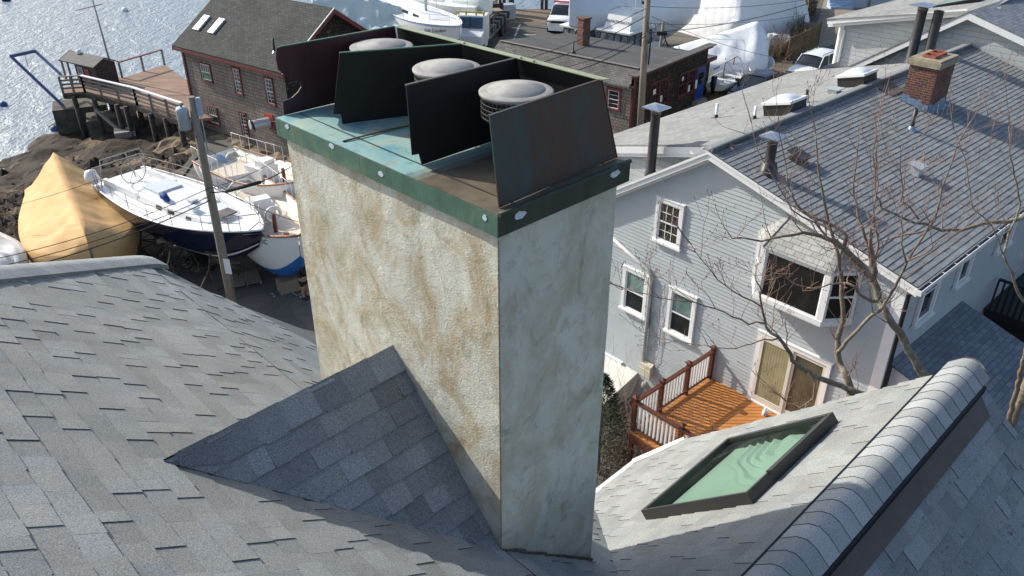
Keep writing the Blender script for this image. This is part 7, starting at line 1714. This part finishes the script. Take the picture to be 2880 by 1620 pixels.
w0, z0 = wz(2622, 34, 18.6); mb = MB(); t = thing('roof_hatch', 'glass roof hatch with dark frame on the far pale roof beside black flue pipes', 'skylight', Q(w0, 18.6, z0))
e = [wz(2620, 34, 18.2), wz(2652, 27, 18.6), wz(2748, 12, 19.6), wz(2700, 18, 19.4)]
X1 = Q(e[0][0], 18.2, e[0][1]); X2 = Q(wz(2748, 12, 18.8)[0], 18.8, wz(2748, 12, 18.8)[1]); dd = (Hv * 1.6 + UP * .1)
mb.prism([X1, X2, X2 + dd, X1 + dd], UP * .22); mb.build('frame', M['black'], t); mb = MB(); mb.prism([X1.lerp(X2, .06) + dd * .08, X2.lerp(X1, .06) + dd * .08, X2.lerp(X1, .06) + dd * .92, X1.lerp(X2, .06) + dd * .92], UP * .24); mb.build('pane', M['glass_teal'], t)
# house with stairs at the very top, fences, bin, brush
fb = thing('far_house', 'pale blue grey sided house end with white porch stairs at the top edge', 'house', pz(2450, 30, GZ))
a_, b_ = pz(2330, 22, GZ), pz(2560, 20, GZ); mb = MB(); mb.prism([a_, b_, b_ + UP * 7, a_ + UP * 7], Vector((0, .3, 0))); mb.build('wall', courses('far_siding', (.50, .56, .62), (.46, .52, .58), (.3, .34, .38), 4, .14, .012, .7, .05, .3), fb)
mb = MB(); p = pz(2440, 20, GZ); mb.box(p + Vector((0, -.2, 3)), (.2, .2, 6.5)); mb.build('corner_post', M['grey_wood'], fb)
st0 = pz(2330, 26, GZ); stp = thing('porch_steps', 'white railed porch steps at the top edge beside the driveway', 'steps', st0)
for i in range(4): mb = MB(); mb.ob(st0 + Vector((.2, .9 - i * .3, .0)), Vector((2.2, 0, 0)), Vector((0, .3, 0)), UP * (.9 - .22 * i)); mb.build('step', M['lamp_blue'], stp)
for i in range(9): mb = MB(); q = st0 + Vector((-.2 + .3 * i, 1.0, .9)); mb.beam(q, q + UP * 1.1, .06); mb.build('baluster', M['white_paint'], stp)
mb = MB(); mb.beam(st0 + Vector((-.3, 1.0, 2.05)), st0 + Vector((2.4, 1.0, 2.05)), .1); mb.build('top_rail', M['white_paint'], stp)
p = pz(2274, 42, GZ); bn = thing('rubbish_bin', 'black wheeled rubbish bin beside the driveway fence', 'bin', p); mb = MB(); mb.prism([p + Vector((-.4, -.4, 0)), p + Vector((.4, -.4, 0)), p + Vector((.5, -.5, 1.2)), p + Vector((-.5, -.5, 1.2))], Vector((0, .85, 0))); mb.build('body', M['black'], bn); mb = MB(); mb.box(p + Vector((0, -.05, 1.26)), (1.08, 1.0, .1)); mb.build('lid', M['rubber'], bn)
def fence_run(pts, h, label, mat, name, post_m, chain=False, top=None):
    t = thing(name, label, 'fence', pts[0]); 
    for i, p in enumerate(pts):
        mb = MB(); mb.tube([p, p + UP * (h + .08)], .035 if chain else .06, 7); mb.build('post', M[post_m], t)
    for a, b in zip(pts[:-1], pts[1:]):
        if chain:
            mb = MB(); mb.tube([a + UP * h, b + UP * h], .025, 6); mb.build('top_rail', M[post_m], t)
            n = int((b - a).length / .22); mb = MB()
            for i in range(n + 1):
                for j in (-1, 1):
                    q0 = a.lerp(b, i / n); q1 = a.lerp(b, min(1, max(0, (i + j * h / .35 * .0 + j * 6) / n))); f = abs((q1 - q0).length) / max(.01, 6 * (b - a).length / n)
                    mb.beam(q0, q0 + (q1 - q0) + UP * h * f, .006)
            mb.build('chain_mesh', M['steel_dark'], t)
        else: mb = MB(); mb.prism([a, b, b + UP * h, a + UP * h], (b - a).cross(UP).normalized() * .04); mb.build('panel', M[mat], t)
    return t
fp_ = [pz(u, v, GZ) for u, v in ((2030, 250), (2056, 234), (2103, 206), (2145, 192), (2192, 148))]
fence_run(fp_, 1.75, 'rusty chain link fence between the boatyard and the street', 'rust', 'chain_link_fence', 'rust', True)
fence_run([pz(2213, 170, GZ), pz(2256, 148, GZ), pz(2297, 130, GZ)], 1.7, 'brown board fence behind the white parked vehicle', 'fence_wood', 'board_fence', 'fence_wood')
fence_run([pz(2242, 128, GZ), pz(2262, 80, GZ), pz(2268, 20, GZ)], 1.7, 'green post and rail fence along the driveway edge', 'fence_wood', 'driveway_fence', 'green_leaf')
fence_run([pz(2300, 122, GZ), pz(2252, 118, GZ)], 1.6, 'short green framed gate panel at the driveway', 'grey_wood', 'gate_panel', 'green_leaf')

# dark rear deck and shaded yard beyond the side wall of the clapboard house
hd, _ = on_w(2795, 780, -3.3); dz_ = 3.0
dk = thing('rear_deck', 'black stained deck with railing against the shaded side wall at the right edge', 'deck', Q(-5, hd + 2.5, GZ))
mb = MB(); mb.ob(Q(-3.36, hd, dz_ - .25), Wv * -3.6, Hv * 6.5, UP * .25); mb.build('platform', M['black'], dk)
mb = MB(); mb.ob(Q(-3.4, hd + .15, GZ), Wv * -3.4, Hv * .05, UP * (dz_ + .4)); mb.build('skirt', plain('dark_skirt', (.02, .017, .016), .9, .4, 4), dk)
for a, b in ((Q(-3.45, hd + .05, dz_), Q(-6.9, hd + .05, dz_)), (Q(-6.9, hd + .05, dz_), Q(-6.9, hd + 6.4, dz_))):
    mb = MB(); mb.beam(a + UP * 1.0, b + UP * 1.0, .1, .06); mb.build('top_rail', M['black'], dk)
    n = int((b - a).length / .16)
    for i in range(n + 1): mb = MB(); p = a.lerp(b, i / n); mb.beam(p, p + UP * 1.0, .04); mb.build('baluster', M['black'], dk)
mb = MB(); mb.face([Q(-3.35, -3, GZ) + UP * .02, Q(-18, -3, GZ) + UP * .02, Q(-18, 18, GZ) + UP * .02, Q(-3.35, 18, GZ) + UP * .02]); mb.build('side_yard', plain('shaded_ground', (.035, .027, .02), .95, .5, 3, bmp=.8, bsc=9), kind='structure')  # dark sheet: the yard's shade put into the ground colour

# ------------------------------------------------------------------ vegetation
def twigs(mb, p, d, L, r, depth, rng, spread=.55, up=.25, segs=4, buds=None, budr=.012, kids_=(2, 4)):
    pts, rad = [Vector(p)], [r]; d = d.normalized(); cur = Vector(p)
    for i in range(segs):
        d = (d + Vector((rng.gauss(0, .16), rng.gauss(0, .16), rng.gauss(0, .12) + up * .22))).normalized(); cur = cur + d * (L / segs); pts.append(cur.copy()); rad.append(max(.0026, r * (1 - .75 * (i + 1) / segs)))
    mb.tube(pts, rad, 5 if r > .02 else 4, False)
    if depth > 0:
        for k in range(rng.randint(*kids_)):
            i = rng.randint(1, segs); ax = Vector((rng.gauss(0, 1), rng.gauss(0, 1), rng.gauss(0, .6) + up)).normalized()
            nd = (d * (1 - spread) + ax * spread).normalized(); twigs(mb, pts[i], nd, L * rng.uniform(.42, .7), rad[i] * .72, depth - 1, rng, spread, up, max(2, segs - 1), buds, budr, kids_)
    elif buds is not None:
        buds.lathe([(0, -budr), (budr * .6, 0), (0, budr * 2)], cur, 4)
        for q in pts[1:-1]:
            if rng.random() < .5: buds.lathe([(0, -budr), (budr * .5, 0), (0, budr * 1.5)], q + Vector((rng.uniform(-.02, .02), 0, .01)), 4)
def tree(name, label, base, limbs, rng, tw=1.0):
    t = thing(name, label, 'tree', base); bark, tws, bud = MB(), MB(), MB()
    for L in limbs:
        pts, r0, r1, dens, up = L; n = len(pts); fine = []
        for i in range(n - 1):
            a, b = pts[i], pts[i + 1]; m_ = max(2, int((b - a).length / .18))
            for k in range(m_):
                f = k / m_; q = a.lerp(b, f) + Vector((noise.noise(a * 3 + b * f * 5), noise.noise(b * 4 + a * f * 5), noise.noise(a * 5 + b * f * 7))) * .035; fine.append(q)
        fine.append(pts[-1]); N_ = len(fine); rad = [.68 * r0 + .68 * (r1 - r0) * (i / (N_ - 1)) ** .8 for i in range(N_)]; rad = [r * (1 + .10 * noise.noise(p * 6)) for r, p in zip(rad, fine)]
        (bark if r0 > .03 else tws).tube(fine, rad, 9 if r0 > .03 else 6)
        for i in range(2, N_):
            if rng.random() < dens * tw * 1.45:
                d = (fine[i] - fine[i - 1]).normalized(); ax = Vector((rng.gauss(0, 1), rng.gauss(0, .8), rng.gauss(.2, .7) + up)).normalized()
                twigs(tws, fine[i], d * .45 + ax * .75, rng.uniform(.3, .85), max(.006, min(.012, rad[i] * .45)), rng.choice((1, 1, 1, 2)), rng, .6, up, 4, bud)
        if dens > 0: twigs(tws, fine[-1], (fine[-1] - fine[-3]), .7, max(.009, r1 * .9), 2, rng, .5, up, 4, bud)
    bark.build('trunk', M['bark_lichen'], t); tws.build('crown', M['twig'], t); tag(bud.build('buds', M['bud'], t), kind='stuff'); return t
def bark_l():
    m, nt, b = nmat('bark_lichen', .95, 0, .2); v = geo(nt)
    c = ramp(nt, tex(nt, v, 22, 6, .75), [(.3, (.15, .115, .085)), (.7, (.32, .25, .195))]); li = ramp(nt, tex(nt, v, 13, 5, .7), [(.5, 0), (.58, 1)])
    ns = N(nt, 'NewGeometry'); k = ramp(nt, tex(nt, v, 1.1, 3, .5), [(.42, 0), (.55, 1)])
    c = mix(nt, c, (.36, .36, .27), mix(nt, li, k, 1, 'MULTIPLY')); nt.links.new(c, b.inputs['Base Color']); bump(nt, b, tex(nt, v, 45, 5, .7), .9, .02); return m
M['bark_lichen'] = bark_l()
z22 = lambda x, y: (2200 + x / 2.1955, 400 + y / 2.1955)
z16 = lambda x, y: (1640 + x / 2.8975, 900 + y / 2.8975)
tr_ = random.Random(21)
def limb(pxs, y0, y1, r0, r1, dens=.28, up=.5, conv=z22):
    n = len(pxs); return ([py(*conv(*p), y0 + (y1 - y0) * i / (n - 1) + tr_.uniform(-.12, .12)) for i, p in enumerate(pxs)], r0, r1, dens, up)
crotch = py(*z22(430, 1560), 10.9)
LA = limb([(960, 1560), (880, 1449), (780, 1290), (730, 1180), (640, 1060), (585, 970), (570, 850), (560, 760)], 10.9, 11.4, .12, .07, .12)
LA2 = limb([(560, 760), (530, 640), (490, 520), (465, 420), (440, 330), (450, 180)], 11.4, 11.9, .045, .015, .35)
LA3 = limb([(585, 985), (510, 965), (460, 925), (440, 885), (380, 868), (290, 872), (210, 905), (90, 880)], 11.1, 10.4, .045, .012, .35)
LA4 = limb([(565, 850), (480, 760), (400, 670), (330, 610), (230, 578), (130, 555), (0, 582), (-130, 610), (-250, 590)], 11.4, 10.6, .085, .016, .30)
LA5 = limb([(380, 650), (400, 580), (330, 520), (220, 470), (140, 440), (70, 350), (30, 270), (20, 120), (-20, -60)], 11.2, 12.0, .05, .012, .35)
LB = limb([(430, 1560), (400, 1449), (362, 1370), (338, 1290), (352, 1220), (375, 1100), (370, 950), (364, 830), (350, 700), (312, 580), (280, 440), (242, 280), (215, 100), (205, -60)], 10.9, 11.6, .10, .014, .25)
LB2 = limb([(345, 1300), (400, 1230), (520, 1100), (600, 1040), (700, 900), (770, 740), (860, 600), (940, 480), (1000, 270), (1080, 10)], 10.9, 10.2, .05, .012, .25)
LB3 = limb([(768, 740), (738, 620), (732, 500), (745, 400), (740, 250)], 10.4, 10.4, .022, .008, .5)
LB4 = limb([(775, 735), (880, 690), (960, 610), (1070, 560)], 10.4, 9.9, .02, .008, .5)
LD = limb([(2420, 650), (2230, 590), (2100, 540), (1900, 460), (1780, 390), (1700, 330), (1665, 230), (1590, 140), (1490, 60), (1470, -60), (1440, -200)], 10.8, 10.0, .09, .02, .22, .5, z16)
LD2 = limb([(1590, 150), (1480, 160), (1380, 195), (1250, 225), (1090, 228), (960, 205)], 10.2, 9.7, .022, .007, .5, .4, z16)
LD3 = limb([(1830, 430), (1890, 510), (1870, 640), (1760, 720), (1660, 665)], 10.3, 10.0, .026, .008, .4, .2, z16)
LD4 = limb([(1480, 20), (1350, 30), (1150, -60), (900, -150), (620, -180), (330, -260)], 10.0, 9.4, .024, .007, .4, .5, z16)
LD5 = limb([(1455, -100), (1300, -200), (1100, -320), (960, -500), (880, -620)], 10.0, 9.6, .02, .007, .45, .6, z16)
LB5 = limb([(330, 640), (200, 500), (60, 420), (-60, 200), (-150, 60), (-190, -120)], 11.3, 11.6, .03, .008, .4)
LB6 = limb([(560, 780), (600, 640), (560, 430), (590, 250), (560, 60), (600, -150)], 11.4, 11.9, .03, .008, .4)
tb3 = Vector((crotch.x + .25, crotch.y + .1, GZ))
trunk_ = ([tb3, tb3.lerp(crotch, .5), crotch - UP * .3, crotch], .24, .15, 0, 0)
join1 = ([crotch - UP * .8, crotch.lerp(LA[0][0], .5) - UP * .3, LA[0][0]], .15, .12, 0, 0); join2 = ([crotch - UP * .3, LD[0][0]], .11, .09, 0, 0)
tree('bare_tree', 'bare lichen barked tree with reddish twigs in front of the clapboard house', tb3, [trunk_, join1, join2, LA, LA2, LA3, LA4, LA5, LB, LB2, LB3, LB4, LB5, LB6, LD, LD2, LD3, LD4, LD5], tr_, 1.0)
q0 = py(*z22(1700, 430), 13.2); t2b = Vector((q0.x + .9, q0.y + .3, GZ))
LC = ([t2b, Vector((t2b.x, t2b.y, q0.z - 2.0)), Vector((t2b.x - .3, t2b.y, q0.z - .6)), q0], .2, .1, 0, 0)
LC1 = limb([(1700, 430), (1493, 460), (1400, 490), (1250, 500), (1100, 540), (980, 545), (880, 500), (760, 480), (620, 410), (580, 330), (570, 200), (585, 0)], 13.2, 12.2, .075, .014, .25)
LC2 = limb([(905, 545), (760, 570), (620, 610), (555, 660)], 12.6, 12.2, .03, .01, .4)
LC3 = limb([(840, 475), (790, 400), (740, 360), (760, 180), (820, 40)], 12.5, 12.5, .025, .008, .5)
LC4 = limb([(1560, 1060), (1480, 970), (1370, 700), (1400, 560), (1470, 380), (1410, 80), (1400, -100)], 12.4, 12.8, .045, .012, .3)
LC5 = limb([(1370, 700), (1290, 500), (1180, 420), (1130, 100), (1060, -80)], 12.5, 12.3, .02, .007, .45)
LC6 = ([Vector((t2b.x, t2b.y, 4.0)), LC4[0][0]], .09, .05, 0, 0)
tree('bare_tree', 'second bare tree whose branches reach in from the right edge', t2b, [LC, LC1, LC2, LC3, LC4, LC5, LC6], tr_, 1.0)
def bush(base, label, n, L, seed, up=.9, r=.014):
    rg = random.Random(seed); t = thing('bare_shrub', label, 'shrub', base); mb = MB()
    for i in range(n): twigs(mb, base + Vector((rg.gauss(0, .35), rg.gauss(0, .35), 0)), Vector((rg.gauss(0, .55), rg.gauss(0, .55), 1)), L * rg.uniform(.7, 1.2), r, 2, rg, .5, up * .4, 5, None, .01, (2, 4))
    mb.build('stems', M['twig'], t)
    mb = MB()
    for i in range(140):
        c = base + Vector((rg.gauss(0, .6), rg.gauss(0, .6), abs(rg.gauss(0, .5)) * L * .6)); a = Vector((rg.gauss(0, 1), rg.gauss(0, 1), rg.gauss(0, 1))).normalized() * .035; b = a.cross(Vector((rg.gauss(0, 1), 0, 1))).normalized() * .02
        mb.face((c - a, c - b, c + a, c + b))
    mb.build('dry_leaves', M['dry_leaf'], t)
sb1 = pz(1805, 1228, GZ + 1.0); sb1.z = GZ
bush(sb1, 'tangled bare brown shrub in front of the deck rail', 46, 2.3, 5)
sb2 = pz(1745, 1290, GZ + .6); sb2.z = GZ
bush(sb2, 'lower dry brown shrub between the evergreen and our eave', 34, 1.7, 6)
ev = pz(1680, 1330, GZ); ev = Vector((ev.x, ev.y, GZ)); et = thing('juniper', 'dark green juniper squeezed between the chimney and the deck', 'evergreen', ev)
mb = MB(); mb.tube([ev, ev + UP * 2.6], [.07, .02], 7); mb.build('trunk', M['bark'], et)
mb = MB(); er = random.Random(17)
for i in range(7000):
    h = er.random() ** 1.25; z = .15 + h * 3.3; rr = (1.05 * (1 - h) ** .75 + .06) * (1 + .35 * noise.noise(Vector((er.randint(0, 9) * .7, z * 1.3, 0)))); th = er.uniform(0, 6.283)
    r = rr * (er.random() ** .45); c = ev + Vector((r * math.cos(th), r * math.sin(th), z + .25 * r * er.uniform(-1, 1)))
    d = Vector((math.cos(th) + er.gauss(0, .4), math.sin(th) + er.gauss(0, .4), .9 + er.gauss(0, .3))).normalized() * er.uniform(.05, .13); w = d.cross(Vector((er.gauss(0, 1), er.gauss(0, 1), .3))).normalized() * .016
    mb.face((c - w, c + w, c + d))
mb.build('crown', M['green_leaf'], et)
def thicket(p0, p1, n, h, label, seed):
    rg = random.Random(seed); t = thing('brush_thicket', label, 'brush', p0); mb = MB()
    for i in range(n):
        b = p0.lerp(p1, rg.random()) + Vector((rg.gauss(0, .5), rg.gauss(0, .5), 0)); twigs(mb, b, Vector((rg.gauss(0, .4), rg.gauss(0, .4), 1)), h * rg.uniform(.6, 1.2), .03, 1, rg, .5, .3, 4, None, .01, (2, 3))
    mb.build('stems', M['brush'], t)
thicket(pz(2170, 172, GZ), pz(2215, 150, GZ), 70, 1.7, 'leafless brown brush at the corner of the board fence', 31); thicket(pz(2208, 150, GZ), pz(2250, 40, GZ), 90, 2.3, 'tall leafless brush along the end of the white wrapped vessel', 32)
mb = MB(); gr = random.Random(6)
for i in range(2600):
    k = gr.random(); c = pz(2022 + 180 * k + gr.gauss(0, 5), 262 - 108 * k + gr.gauss(0, 5), GZ); a = Vector((gr.gauss(0, .06), gr.gauss(0, .06), gr.uniform(.08, .28))); w = Vector((gr.gauss(0, 1), gr.gauss(0, 1), 0)).normalized() * .03
    mb.face((c - w, c + w, c + a))
for i in range(700):
    c = pz(gr.uniform(1990, 2030), gr.uniform(262, 285), GZ); a = Vector((gr.gauss(0, .06), gr.gauss(0, .06), gr.uniform(.06, .2))); w = Vector((gr.gauss(0, 1), gr.gauss(0, 1), 0)).normalized() * .03; mb.face((c - w, c + w, c + a))
tag(mb.build('dry_grass', plain('dry_grass', (.22, .17, .07), .9, .4, 4)), kind='stuff')
# loose rocks and weed along the shore
mb = MB(); rr = random.Random(12)
for i in range(3200):
    k = rr.random(); e = edge[1].lerp(edge[4], k); out = Vector((-.75, .66, 0)); d = rr.uniform(.6, 17); c = e + out * d; z = GZ - .45 - d * .15 + .1 * rr.random(); s = rr.uniform(.12, .5) * (1 if rr.random() < .9 else 1.7)
    P = [Vector((c.x, c.y, z)) + Vector((math.cos(a) * s * rr.uniform(.6, 1.2), math.sin(a) * s * rr.uniform(.6, 1.2), rr.uniform(-.05, .1))) for a in (0, 1.2, 2.5, 3.8, 5.1)]; tp = Vector((c.x + rr.uniform(-.1, .1), c.y, z + s * rr.uniform(.3, .75)))
    for j in range(5): mb.face((P[j], P[(j + 1) % 5], tp))
tag(mb.build('shore_rocks', M['rock']), kind='stuff')
# rock ledge below the boathouse front
mb = MB(); rows = []
for j in range(9):
    row = []
    for i in range(40):
        p = Bq(-1.5 + i * .28, -.15 - j * .36, -.55 - j * .10); nz = noise.fractal(p * 1.4, .9, 2, 5); row.append(p + UP * (nz * .28) - pf * (nz * .18))
    rows.append(row)
mb.grid(rows); tag(mb.build('rock_ledge', M['ledge_rock'] if 'ledge_rock' in M else plain('ledge_rock', (.20, .15, .095), .95, .6, 1.6, bmp=1, bsc=5)), kind='structure')
